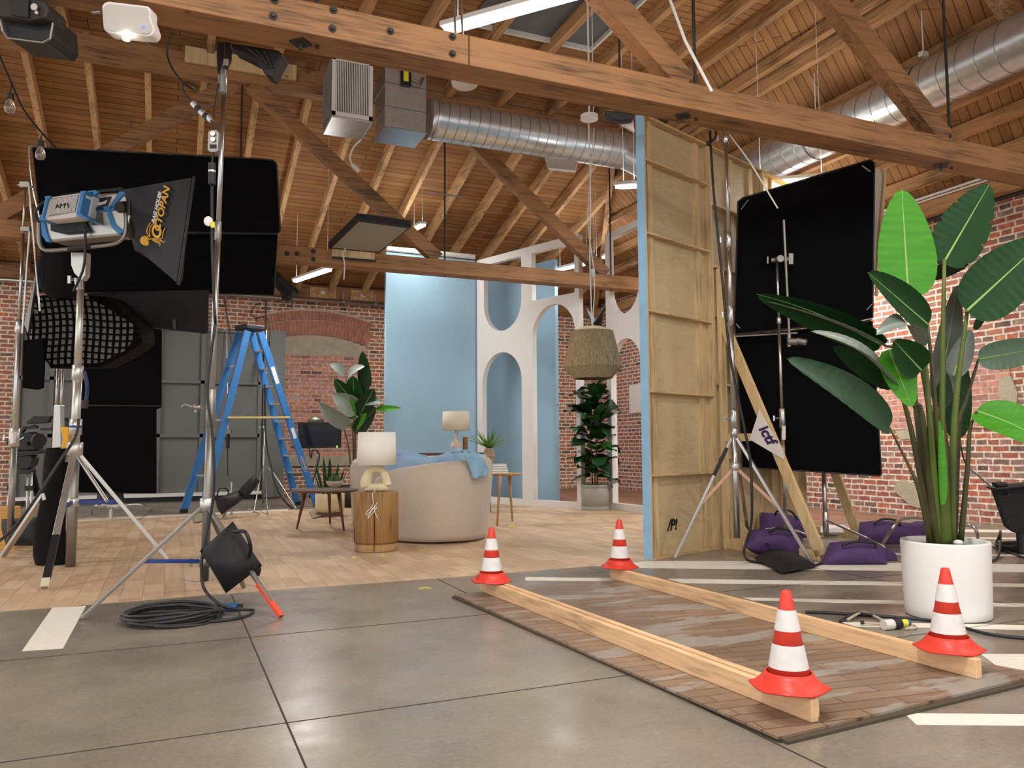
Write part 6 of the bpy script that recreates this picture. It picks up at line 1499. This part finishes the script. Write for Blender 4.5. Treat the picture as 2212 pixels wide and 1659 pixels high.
cable([atD(572, 830, 14.4), atD(574, 940, 14.4), atD(584, 1000, 14.2), atD(600, 1060, 14.0), G(630, 1099)+V((0, 0, .015)), G(650, 1099)+V((0, 0, .015))], .014, 'black cable falling from the grip stand to the ladder foot', M_black)
# low black arm bag
pillow([atD(466, 1078, 12.2), atD(510, 1060, 12.6), atD(522, 1082, 12.6), atD(478, 1112, 12.2)], .26, 'black sandbag draped on the low stand left of the ladder, lower half', M_nylon, group='black sandbags', handle=[atD(468, 1075, 12.1), atD(474, 1056, 12.1), atD(490, 1056, 12.2), atD(494, 1068, 12.3)])
pillow([atD(508, 1066, 12.6), atD(548, 1026, 12.9), atD(562, 1040, 12.9), atD(532, 1078, 12.6)], .22, 'black sandbag draped on the low stand left of the ladder, upper half', M_nylon, group='black sandbags')
b3 = atD(500, 1100, 12.8); b3.z = 0
t = thing('low_stand', 'low chrome turtle stand under the draped black sandbags', 'light stand', b3)
w = MB(); w.path([b3+V((0, 0, .12)), atD(520, 1102, 12.8), atD(540, 1100, 12.8), atD(552, 1106, 12.7), G(560, 1113)+V((0, 0, .015))], .014); w.build('leg', M_steel, t, smooth=True)
w = MB(); w.path([b3+V((0, 0, .12)), atD(488, 1106, 12.5), G(482, 1122)+V((0, 0, .03))], .02); w.build('leg', M_steel, t, smooth=True); w = MB(); w.tube(b3+V((0, 0, .012)), b3+V((0, 0, .55)), .02); w.build('pole', M_steel, t)
# small gear at the foot of the black drape
b4 = atD(240, 1112, 12.4); b4.z = 0
t = thing('low_stand', 'low grip stand base with a grey arm in front of the black drape', 'light stand', b4)
w = MB(); w.path([b4+V((0, 0, .16)), atD(275, 1091, 12.3), atD(308, 1090, 12.2), atD(318, 1096, 12.1), G(326, 1104)+V((0, 0, .012))], .016); w.build('leg', M_steel, t, smooth=True)
w = MB(); w.path([b4+V((0, 0, .16)), atD(205, 1092, 12.2), G(198, 1110)+V((0, 0, .012))], .016); w.build('leg', M_steel, t, smooth=True)
w = MB(); w.tube(b4+V((0, 0, .012)), b4+V((0, 0, .3)), .03); w.obox(b4+V((0, 0, .22)), rt*.14, fw*.04, V((0, 0, .03))); w.build('hub', M_alu, t)
pillow([atD(210, 1066, 12.5), atD(266, 1064, 12.5), atD(270, 1086, 12.3), atD(208, 1086, 12.3)], .18, 'black sandbag lying at the foot of the tall black drape', M_nylon, group='black sandbags')
# grey cloth pads at ladder feet
for q, lb in ((((416, 1118), (440, 1108), (446, 1126), (420, 1132)), 'crumpled grey pad under the left foot of the ladder'), (((668, 1108), (700, 1098), (712, 1114), (676, 1122)), 'crumpled grey pad under the right foot of the ladder')):
    pillow([G(*p)+V((0, 0, .02)) for p in q], .08, lb, mat('pad_grey', (150, 138, 118), .9, bump=.8, bs=12), cat='pad', name='floor_pad')
w = MB(); w.lathe([(.05, 0), (.07, .05), (.06, .1), (.01, .11)], G(690, 1104), 14); tag(w.build('red_can', mat('can_red', (150, 34, 40), .5)), 'small dark red object behind the ladder foot', 'object')
# ================================================================== things under the roof
zp = 4.02; hp = thing('soft_light_panel', 'square black framed soft panel with grey underside above the far truss', 'light panel', atZ(800, 510, zp))
C4 = [atZ(773, 475, zp+.12), atZ(889, 491, zp+.12), atZ(820, 547, zp-.0), atZ(709, 537, zp-.0)]
w = MB(); nn_ = (C4[1]-C4[0]).cross(C4[3]-C4[0]).normalized(); nn_ = nn_ if nn_.z > 0 else -nn_
w.ext(C4, nn_*.1); w.build('housing', M_black, hp, bevel=.01)
cc4 = sum(C4, V((0, 0, 0)))/4; w = MB(); w.ext([c.lerp(cc4, .09)-nn_*.004 for c in C4], nn_*.003); w.build('diffuser_cloth', mat('panel_grey', (158, 152, 140), .9), hp)
w = MB(); m_ = (C4[2]+C4[3])/2; w.tube(m_+nn_*.05, V((m_.x, 11.66, 4.03)), .02); w.build('mounting_arm', M_steeld, hp)
p = atY(760, 553, 11.6); w = MB(); w.box((p.x-.3, 11.55, p.z-.06), (p.x+.33, 11.62, p.z+.07)); bb_ = tag(w.build('beam_block', M_pine), 'wooden block with a clamp fixed to the far truss chord', 'block')
w = MB(); w.path([V((p.x-.1, 11.53, p.z+.1)), V((p.x-.15, 11.52, p.z)), V((p.x-.12, 11.53, p.z-.15)), V((p.x-.13, 11.53, p.z-.38))], .01); w.build('hanging_cord', M_white, bb_)
w = MB(); w.box((p.x-.3, 11.53, p.z-.075), (p.x+.35, 11.55, p.z-.045)); w.build('black_clip', M_black, bb_)
# stage spot near the pipe
sp0 = thing('stage_spotlight', 'black stage spotlight hung from the wall pipe by the flag corner', 'spotlight', atD(612, 615, 17))
w = MB(); w.tube(atD(592, 598, 16.6), atD(622, 628, 17), .13, .15, n=20); w.tube(atD(620, 626, 17), atD(630, 638, 17.1), .15, .18, n=20); w.build('barrel', M_black, sp0); w = MB(); w.path([atD(600, 590, 16.7), atD(600, 600, 16.6), atD(612, 648, 17.3)], .02); w.build('yoke', M_black, sp0)
cable([atD(622, 640, 16.5), atD(630, 650, 16.5), atD(630, 668, 16.5)], .01, 'short black cord dangling over the brick arch', M_black)
# near truss accessories
rt_ = thing('wireless_access_point', 'rounded white wireless unit with small lit lamp on the near truss', 'access point', atD(276, 40, 4.9))
RR = []
for (cx_, cy_, a0) in ((312, 26, -60), (320, 62, 0), (240, 55, 90), (236, 18, 200)):
    for k in range(7):
        a_ = math.radians(a0+k*15); RR.append((cx_+(13 if cx_ > 280 else 18)*math.cos(a_), cy_+16*math.sin(a_)))
w = MB(); w.px(RR, 4.7, .1); w.build('housing', M_white, rt_, bevel=.02)
w = MB(); w.px([(276+(x-276)*.93, 44+(y-44)*.86) for x, y in RR], 4.692, .008); w.build('grey_cover', mat('cover_grey', (196, 190, 180), .7), rt_, bevel=.004)
text('m', atD(310, 57, 4.685), rt, up, .03, mat('blue_led', (60, 110, 240), .5, emis=2), rt_)
w = MB(); w.lathe([(.014, -.02), (.026, 0), (.02, .03)], atD(273, 76, 4.7), 14, -up); w.build('small_lamp', mat('lamp_glow', (255, 246, 230), .5, emis=14), rt_)
w = MB(); w.tube(atD(200, 28, 4.8), atD(218, 26, 4.8), .012); w.build('bracket', M_steeld, rt_)
bl = thing('monolight', 'black studio flash unit hanging at the top left corner', 'studio lamp', atD(55, 45, 4.8))
w = MB(); w.px([(-14, 30), (0, 38), (62, 46), (112, 30), (116, 78), (106, 94), (88, 90), (14, 82), (2, 60)], 4.7, .28); w.build('body', M_black, bl, bevel=.02)
w = MB(); w.px([(-14, -10), (60, -6), (96, 2), (104, 16), (98, 38), (64, 44), (-14, 32)], 4.62, .2); w.build('control_face', M_iron, bl, bevel=.01)
w = MB(); w.px([(26, -6), (62, -4), (60, 38), (26, 32)], 4.6, .02); w.build('cooling_fins', M_black, bl)
for cx_, cy_, r_ in ((75, 16, .02), (80, 28, .01)):
    w = MB(); w.lathe([(r_, 0), (r_, .008)], atD(cx_, cy_, 4.6), 14, -fw); w.build('dial', M_alu, bl)
w = MB(); w.path([atD(0, 40, 4.65), atD(6, 66, 4.65), atD(16, 82, 4.65), atD(92, 92, 4.65), atD(108, 84, 4.65), atD(114, 50, 4.65)], .006, smooth=1); w.build('bright_edge', M_steeld, bl)
dm = thing('ceiling_sensor', 'round white disc sensor on twin conduits below the near truss', 'sensor', atY(1004, 178, 5.6))
c_ = V(dm.location); w = MB(); w.lathe([(.03, .06), (.085, .045), (.105, .01), (.10, -.02), (.08, -.035), (.001, -.04)], c_, 32); w.build('disc', M_whitepl, dm, smooth=True)
w = MB(); w.path([c_+V((-.03, 0, .04)), c_+V((-.03, .1, .2)), c_+V((-.03, .2, 1.3)), c_+V((-.03, .2, 2.6))], .01); w.path([c_+V((.03, 0, .04)), c_+V((.03, .1, .2)), c_+V((.03, .2, 1.3)), c_+V((.03, .2, 2.6))], .01); w.build('conduit', M_steeld, dm)
# string lights
sl_ = thing('string_light', 'dark cord with two clear bulbs drooping at the upper left', 'string light', atD(60, 250, 6.6))
w = MB(); w.path([atD(-20, 70, 6.2), atD(0, 122, 6.3), atD(25, 180, 6.5), atD(50, 235, 6.7), atD(86, 282, 6.9), atD(120, 318, 7.2)], .008, n=6); w.build('cord', M_black, sl_, smooth=True)
M_glass = mat('bulb_glass', (235, 232, 225), .05, trans=.9)
for x_, y_, D_ in ((22, 205, 6.5), (88, 307, 6.9)):
    w = MB(); w.tube(atD(x_, y_-3, D_), atD(x_, y_+9, D_), .028, n=14); w.build('socket', M_iron, sl_); w = MB(); w.lathe([(.02, 0), (.036, -.05), (.042, -.085), (.03, -.115), (.001, -.122)], atD(x_, y_+9, D_), 20); w.build('bulb', M_glass, sl_, smooth=True)
    w = MB(); w.path([atD(x_+3, y_-22, D_), atD(x_, y_-3, D_)], .006); w.build('drop_cord', M_black, sl_)
w = MB(); w.path([atD(780, 302, 10.9), atD(764, 318, 10.9), atD(756, 340, 10.9), atD(762, 358, 10.9)], .014); o = tag(w.build('dangling_cable', M_whitepl), 'white cord with an end plug dangling under the louvred box', 'cord'); w = MB(); w.tube(atD(762, 356, 10.9), atD(776, 370, 10.9), .03); w.build('plug', M_whitepl, o)
for (x0, y0, x1, y1), lb in (((200, 246, 262, 257), 'thin horizontal brace rod across the left rafters'), ((280, 258, 282, 320), 'thin vertical rod hanging before the left rafters'), ((917, 411, 1000, 427), 'thin brace rod across the rafters above the far truss')):
    w = MB(); w.tube(atD(x0, y0, 12.6), atD(x1, y1, 12.6), .012); tag(w.build('brace_rod', M_steeld), lb, 'rod')
w = MB(); w.path([atD(1443, -12, 6.2), atD(1480, 88, 6.1), atD(1538, 198, 6.0)], .012, smooth=1); tag(w.build('brace_wire', M_whitepl), 'white wire slanting behind the first near truss strut', 'wire')
w = MB(); w.path([atD(1576, 290, 7.2), atD(1620, 350, 7.2), atD(1680, 450, 7.3)], .007, smooth=1); tag(w.build('brace_wire', M_whitepl), 'white wire slanting from the combo stand top to the black flag', 'wire')
for x_, y_, lb in ((1762, 245, 'left duct hanger wire with a white clip'), (1995, 118, 'right duct hanger wire with a white clip')):
    p = atX(x_, y_, 8.1); t = thing('duct_hanger', lb, 'hanger', p, 'wire hangers of the right duct'); w = MB(); w.tube(p, (p.x, p.y, zR(p.x)-.02), .008); w.build('wire', M_whitepl, t); w = MB(); w.obox(p, (.05, 0, 0), (0, .03, 0), (0, 0, .03)); w.build('clip', M_whitepl, t)
    s_ = MB(); s_.lathe([(.289, -.01), (.293, 0), (.289, .01)], (8.1, p.y, 5.3), 36, (0, 1, 0), cap=False); s_.build('strap', M_black, t)
# projector like black box at top of flat
t = thing('black_fixture', 'black fixture box peeking under the near truss beside the blue edge', 'lamp', atD(1338, 245, 7.6))
w = MB(); w.px([(1307, 238), (1372, 246), (1368, 258), (1335, 262), (1312, 250)], 7.6, .12); w.build('body', M_black, t, bevel=.01); w = MB(); w.tube(atD(1340, 240, 7.65), (atD(1340, 240, 7.65).x, atD(1340, 240, 7.65).y, 6.8), .01); w.build('hanging_rod', M_iron, t); w = MB(); w.px([(1320, 255), (1368, 262), (1371, 284)], 7.7, .05); w.build('white_flap', M_white, t)
# ================================================================== right side gear
bE = atD(1592, 1165, 7.65); bE.z = 0; z = lambda y: zat(bE, y)
t = thing('combo_stand', 'tall chrome combo stand with pink braced legs before the plywood flats', 'light stand', bE)
vpole(bE, [(z(1162), z(905), .03), (z(905), z(680), .024), (z(690), z(515), .021), (z(520), z(290), .017)], t, 'tube')
for ya_, yb_ in ((945, 925), (925, 885), (700, 660), (535, 502), (310, 288)): collar(bE, z(ya_), z(yb_), .036 if ya_ > 880 else .028, t, M_steel, knob=(-rt if ya_ not in (945,) else None))
hub = bE+V((0, 0, z(935))); hub2 = bE+V((0, 0, z(1008))); collar(bE, z(1016), z(1000), .045, t, M_alu); M_pk = mat('brace_pink', (206, 162, 140), .45, .3)
for k, f_ in enumerate((G(1457, 1208), G(1757, 1224), back(G(1620, 1190), .3))):
    f_.z = .012; d = f_-hub; o = leg(hub+d.normalized()*.06, f_, t, .035, M_steel); q = hub.lerp(f_, .58); w = MB(); w.bar(hub2, q, .012, .03); w.build('cross_brace', M_pk, t)
w = MB(); a = hub.lerp(G(1457, 1208), .12); b = hub.lerp(G(1457, 1208), .34); w.bar(a, b, .04, .03); w.build('black_tape', M_black, t)
cable([atD(1534, 283, 7.7), atD(1536, 330, 7.6), atD(1543, 430, 7.6), atD(1556, 560, 7.5), atD(1576, 760, 7.4), atD(1604, 905, 7.3), atD(1620, 990, 7.25), atD(1624, 1060, 7.2), atD(1623, 1130, 7.2), atD(1612, 1170, 7.2), atD(1607, 1195, 7.2), G(1618, 1216)+V((0, 0, .02)), G(1660, 1222)+V((0, 0, .015)), G(1740, 1228)+V((0, 0, .015)), G(1775, 1220)+V((0, 0, .015))], .012, 'long black cable hanging down the plywood flats to the floor', M_black)
w = MB(); w.path([atD(1546, 284, 7.6), atD(1546, 296, 7.55), atD(1532, 310, 7.5)], .01); w.ball(atD(1531, 310, 7.5), .025); tag(w.build('cable_end', M_black), 'short black cable end hooked near the top of the flat', 'cable')
bF = atD(1697, 1138, 8.35); bF.z = 0; z = lambda y: zat(bF, y)
t = thing('grip_stand', 'chrome grip stand with gobo heads in front of the tall black flags', 'light stand', bF, 'thin chrome grip stands')
vpole(bF, [(.08, z(900), .022), (z(900), z(690), .017), (z(690), z(555), .014)], t)
collar(bF, z(925), z(882), .034, t, M_steel, knob=-rt); collar(bF, z(700), z(685), .026, t, M_steel)
w = MB(); w.px([(1689, 950), (1697, 950), (1697, 920), (1690, 920)], 8.3, .01); w.build('printed_label', M_white, t)
c_ = bF+V((0, 0, z(562))); w = MB(); w.tube(c_-fw*.05, c_-fw*.12, .04); w.tube(c_-rt*.06, c_+rt*.12-fw*.08, .028); w.obox(c_-rt*.1, rt*.01, fw*.01, up*.04); w.obox(c_+rt*.12-fw*.08, rt*.025, fw*.02, up*.06); w.build('gobo_head', M_steeld, t, bevel=.004)
w = MB(); w.tube(atD(1693, 475, 8.2), atD(1706, 745, 8.25), .013); w.build('grip_arm', M_steeld, t)
w = MB(); w.tube(atD(1704, 738, 8.25), atD(1724, 738, 8.2), .04); w.tube(atD(1722, 736, 8.2), atD(1742, 740, 8.15), .035); w.obox(atD(1704, 735, 8.25), rt*.015, fw*.02, up*.07); w.build('gobo_head', M_steeld, t, bevel=.004)
for q in (((1697, 1138), (1640, 1150), (1612, 1180)), ((1697, 1138), (1740, 1158), (1765, 1184))):
    w = MB(); w.path([bF+V((0, 0, .22)), atD(q[1][0], q[1][1]-4, 8.2), G(*q[2])+V((0, 0, .015))], .014); w.build('leg', M_steel, t, smooth=True)
DG = 8.65
f_1 = flag([(1594, 436), (1604, 428), (1880, 345), (1889, 352), (1885, 686), (1880, 692), (1590, 722), (1586, 700)], DG, 'tall upper black flag beside the plywood flats', dD=.0)
f_2 = flag([(1590, 728), (1884, 694), (1904, 1024), (1900, 1028), (1604, 1009)], DG+.1, 'lower black flag above the right brick wall base')
w = MB(); w.tube(atD(1584, 727, DG-.03), atD(1722, 719, DG-.03), .01); w.tube(atD(1836, 698, DG-.03), atD(1884, 688, DG-.03), .01); w.build('bottom_rod', M_steel, f_1)
for (a, b) in (((1862, 358), (1880, 371)), ((1601, 452), (1616, 432)), ((1872, 670), (1883, 657)), ((1590, 700), (1598, 709))):
    w = MB(); w.bar(atD(a[0], a[1], DG-.01), atD(b[0], b[1], DG-.01), .018, .006); w.build('corner_tape', mat('corner_grey', (178, 176, 170), .7), f_1)
t = thing('beige_board', 'tall beige board with wooden edge standing just behind the black flags', 'board', atD(1860, 1085, 9.4))
w = MB(); w.px([(1830, 375), (1900, 364), (1910, 380), (1895, 560), (1886, 650), (1880, 700), (1878, 1020), (1830, 1020)], 9.4, .06); w.build('panel', mat('beige_panel', (206, 194, 176), .7), t); w = MB(); w.path([atD(1905, 366, 9.38), atD(1912, 382, 9.38), atD(1900, 520, 9.38), atD(1893, 640, 9.38)], .02, smooth=2); w.build('edge_strip', M_pine, t)
bG = atD(1785, 1172, 8.95); bG.z = 0; z = lambda y: zat(bG, y)
t = thing('grip_stand', 'thick chrome grip stand under the lower black flag by the purple bags', 'light stand', bG, 'thin chrome grip stands')
vpole(bG, [(.06, z(1000), .025)], t); collar(bG, z(1150), z(1105), .032, t, M_steel)
w = MB(); w.path([bG+V((0, 0, .25)), atD(1905, 1178, 7.9)+V((0, 0, 0)), G(1902, 1190)+V((0, 0, .02))], .012); w.build('leg', M_steel, t, smooth=True)
w = MB(); w.path([G(1902, 1190)+V((0, 0, .03)), atD(1925, 1145, 7.6), atD(1944, 1123, 7.7), atD(1985, 1119, 7.8), atD(2030, 1128, 7.9), atD(2095, 1135, 8.0), atD(2110, 1150, 7.9), G(2112, 1180)+V((0, 0, .03))], .016, n=10); tag(w.build('bent_chrome_tube', M_steel, smooth=True), 'bent chrome stand base tube looping behind the white planter', 'stand base')
GP = 'purple sandbags'
def bag_on(pxs, D_, th, label, hd=None):
    pillow([atD(x, y, D_+k) for (x, y), k in zip(pxs, (.12, .12, -.05, -.05))], th, label, M_purple, group=GP, handle=[atD(x, y, D_+dz) for x, y, dz in hd] if hd else None)
bag_on([(1643, 1106), (1748, 1122), (1748, 1162), (1640, 1158)], 9.0, .3, 'purple sandbag farthest back against the plywood flat', [(1674, 1112, -.05), (1682, 1103, -.1), (1708, 1104, -.1), (1722, 1122, -.08)])
bag_on([(1618, 1146), (1735, 1160), (1730, 1210), (1612, 1184)], 7.75, .32, 'purple sandbag lying on the brace plate behind the black bag', [(1660, 1150, -.1), (1680, 1141, -.12), (1708, 1146, -.12), (1712, 1156, -.1)])
bag_on([(1792, 1172), (1912, 1184), (1918, 1230), (1770, 1222)], 7.3, .34, 'largest purple sandbag in front, right of the brace foot', [(1818, 1178, -.1), (1850, 1170, -.12), (1888, 1174, -.12), (1892, 1182, -.1)])
bag_on([(1905, 1184), (1928, 1196), (1940, 1222), (1915, 1222)], 7.55, .12, 'small purple flap of a sandbag poking out beside the planter')
bag_on([(1856, 1128), (1990, 1136), (1990, 1180), (1854, 1168)], 8.7, .32, 'purple sandbag behind the white planter', [(1888, 1134, -.1), (1905, 1122, -.1), (1935, 1124, -.1), (1946, 1136, -.1)])
bag_on([(1962, 1130), (2000, 1128), (2000, 1162), (1966, 1166)], 9.0, .2, 'purple sandbag mostly hidden by the plant stems')
pillow([G(1628, 1212)+V((0, 0, .03)), G(1690, 1204)+V((0, 0, .07)), G(1768, 1228)+V((0, 0, .02)), G(1690, 1243)+V((0, 0, .02))], .16, 'flat black sandbag on the floor before the chrome stand foot', M_nylon, group='black sandbags', handle=[G(1665, 1210)+V((0, 0, .1)), G(1655, 1206)+V((0, 0, .17)), G(1668, 1200)+V((0, 0, .18)), G(1675, 1206)+V((0, 0, .12))])
pillow([atD(1772, 1138, 9.6), atD(1832, 1140, 9.6), atD(1834, 1150, 9.4), atD(1772, 1150, 9.4)], .12, 'crumpled white cloth beside the grip stand pole', M_white, cat='cloth', name='white_cloth')
# cables on the floor at right
cable([G(1740, 1326)+V((0, 0, .012)), G(1790, 1328)+V((0, 0, .012)), G(1850, 1332)+V((0, 0, .012)), G(1940, 1338)+V((0, 0, .012)), G(2010, 1345)+V((0, 0, .012)), G(2080, 1360)+V((0, 0, .012)), G(2140, 1375)+V((0, 0, .012)), G(2240, 1386)+V((0, 0, .012))], .010, 'black cable running on the floor behind the far timber to the right edge')
cable([G(1815, 1346)+V((0, 0, .01)), G(1850, 1335)+V((0, 0, .03)), G(1900, 1338)+V((0, 0, .015))], .009, 'short black cable loop joining behind the far timber')
t = thing('power_connectors', 'pale power cords with striped connectors on the floor by the planter', 'plug', G(1930, 1360))
w = MB(); w.path([G(1862, 1352)+V((0, 0, .02)), G(1900, 1352)+V((0, 0, .012)), G(1915, 1358)+V((0, 0, .02))], .008); w.path([G(1832, 1345)+V((0, 0, .02)), G(1860, 1334)+V((0, 0, .03)), G(1885, 1336)+V((0, 0, .02)), G(1915, 1352)+V((0, 0, .02))], .008); w.path([G(1950, 1354)+V((0, 0, .02)), G(1975, 1354)+V((0, 0, .01)), G(1978, 1360)+V((0, 0, .01)), G(1955, 1362)+V((0, 0, .01))], .006); w.build('cord', mat('cord_beige', (190, 178, 156), .6), t)
for (x0, x1), m_, r_ in (((1909, 1928), M_whitepl, .03), ((1928, 1944), M_black, .031), ((1944, 1958), M_yellow, .022), ((1956, 1964), mat('plug_blue', (40, 92, 150), .5), .02)):
    w = MB(); w.tube(G(x0, 1362-(x0-1909)*.1)+V((0, 0, .032)), G(x1, 1362-(x1-1909)*.1)+V((0, 0, .032)), r_, n=16); w.build('connector', m_, t)
w = MB(); w.tube(G(1860, 1352)+V((0, 0, .02)), G(1866, 1352)+V((0, 0, .02)), .012); w.build('plug_tip', M_iron, t)
# black mesh unit at the right edge
mu = thing('mesh_chair', 'black mesh backed office seat unit at the right edge', 'chair', back(G(2210, 1200), .1))
w = MB(); w.px([(2149, 1058), (2160, 1048), (2230, 1046), (2230, 1155), (2196, 1152), (2178, 1140)], 7.4, .08); w.build('mesh_back', mat('mesh_black', (26, 26, 28), .7, bump=1.0, bs=90), mu, bevel=.015)
w = MB(); w.px([(2149, 1054), (2230, 1045), (2230, 1052), (2152, 1060)], 7.35, .14); w.px([(2155, 1044), (2176, 1042), (2180, 1050), (2156, 1052)], 7.35, .1); w.build('top_rim', M_black, mu, bevel=.01)
b5 = V(mu.location); w = MB(); w.tube(b5+V((0, 0, .01)), b5+V((0, 0, .3)), .05); w.build('stem', M_black, mu)
cl = thing('coiled_cable', 'coil of black cable on the floor at the right edge', 'cable', G(2200, 1192)); pts = []
for lp in range(5):
    for k in range(9): a_ = k/9*2*math.pi; c_ = G(2208, 1190); pts.append(c_+V((math.cos(a_)*(.22+.02*lp), math.sin(a_)*(.22-.01*lp), .012+.014*lp)))
w = MB(); w.path(pts, .010, n=7, smooth=4); w.build('cable', M_cab, cl, smooth=True)
cable([G(2150, 1180)+V((0, 0, .012)), G(2160, 1190)+V((0, 0, .15)), G(2163, 1182)+V((0, 0, .16)), G(2158, 1205)+V((0, 0, .03)), G(2140, 1216)+V((0, 0, .012))], .012, 'short black cable arching on the floor right of the planter')
cable([G(2145, 1183)+V((0, 0, .012)), G(2170, 1192)+V((0, 0, .012)), G(2240, 1216)+V((0, 0, .012))], .01, 'black cable leaving the coil toward the lower right edge')
cable([atD(2070, 935, 8.8), atD(2085, 1000, 8.6), atD(2110, 1025, 8.2), atD(2150, 1058, 7.6), atD(2180, 1068, 7.3)], .008, 'thin dark cord from the plant to the mesh seat', M_black)
# switch plate seen through the right arch
p = atX(1374, 860, XR-.04); w = MB(); w.box((XR-.05, p.y-.3, atX(1374, 892, XR).z), (XR-.004, p.y+.3, atX(1374, 832, XR).z)); tag(w.build('wall_sign', M_white), 'blank white sheet fixed to the brick seen beside the blue edge', 'sign')
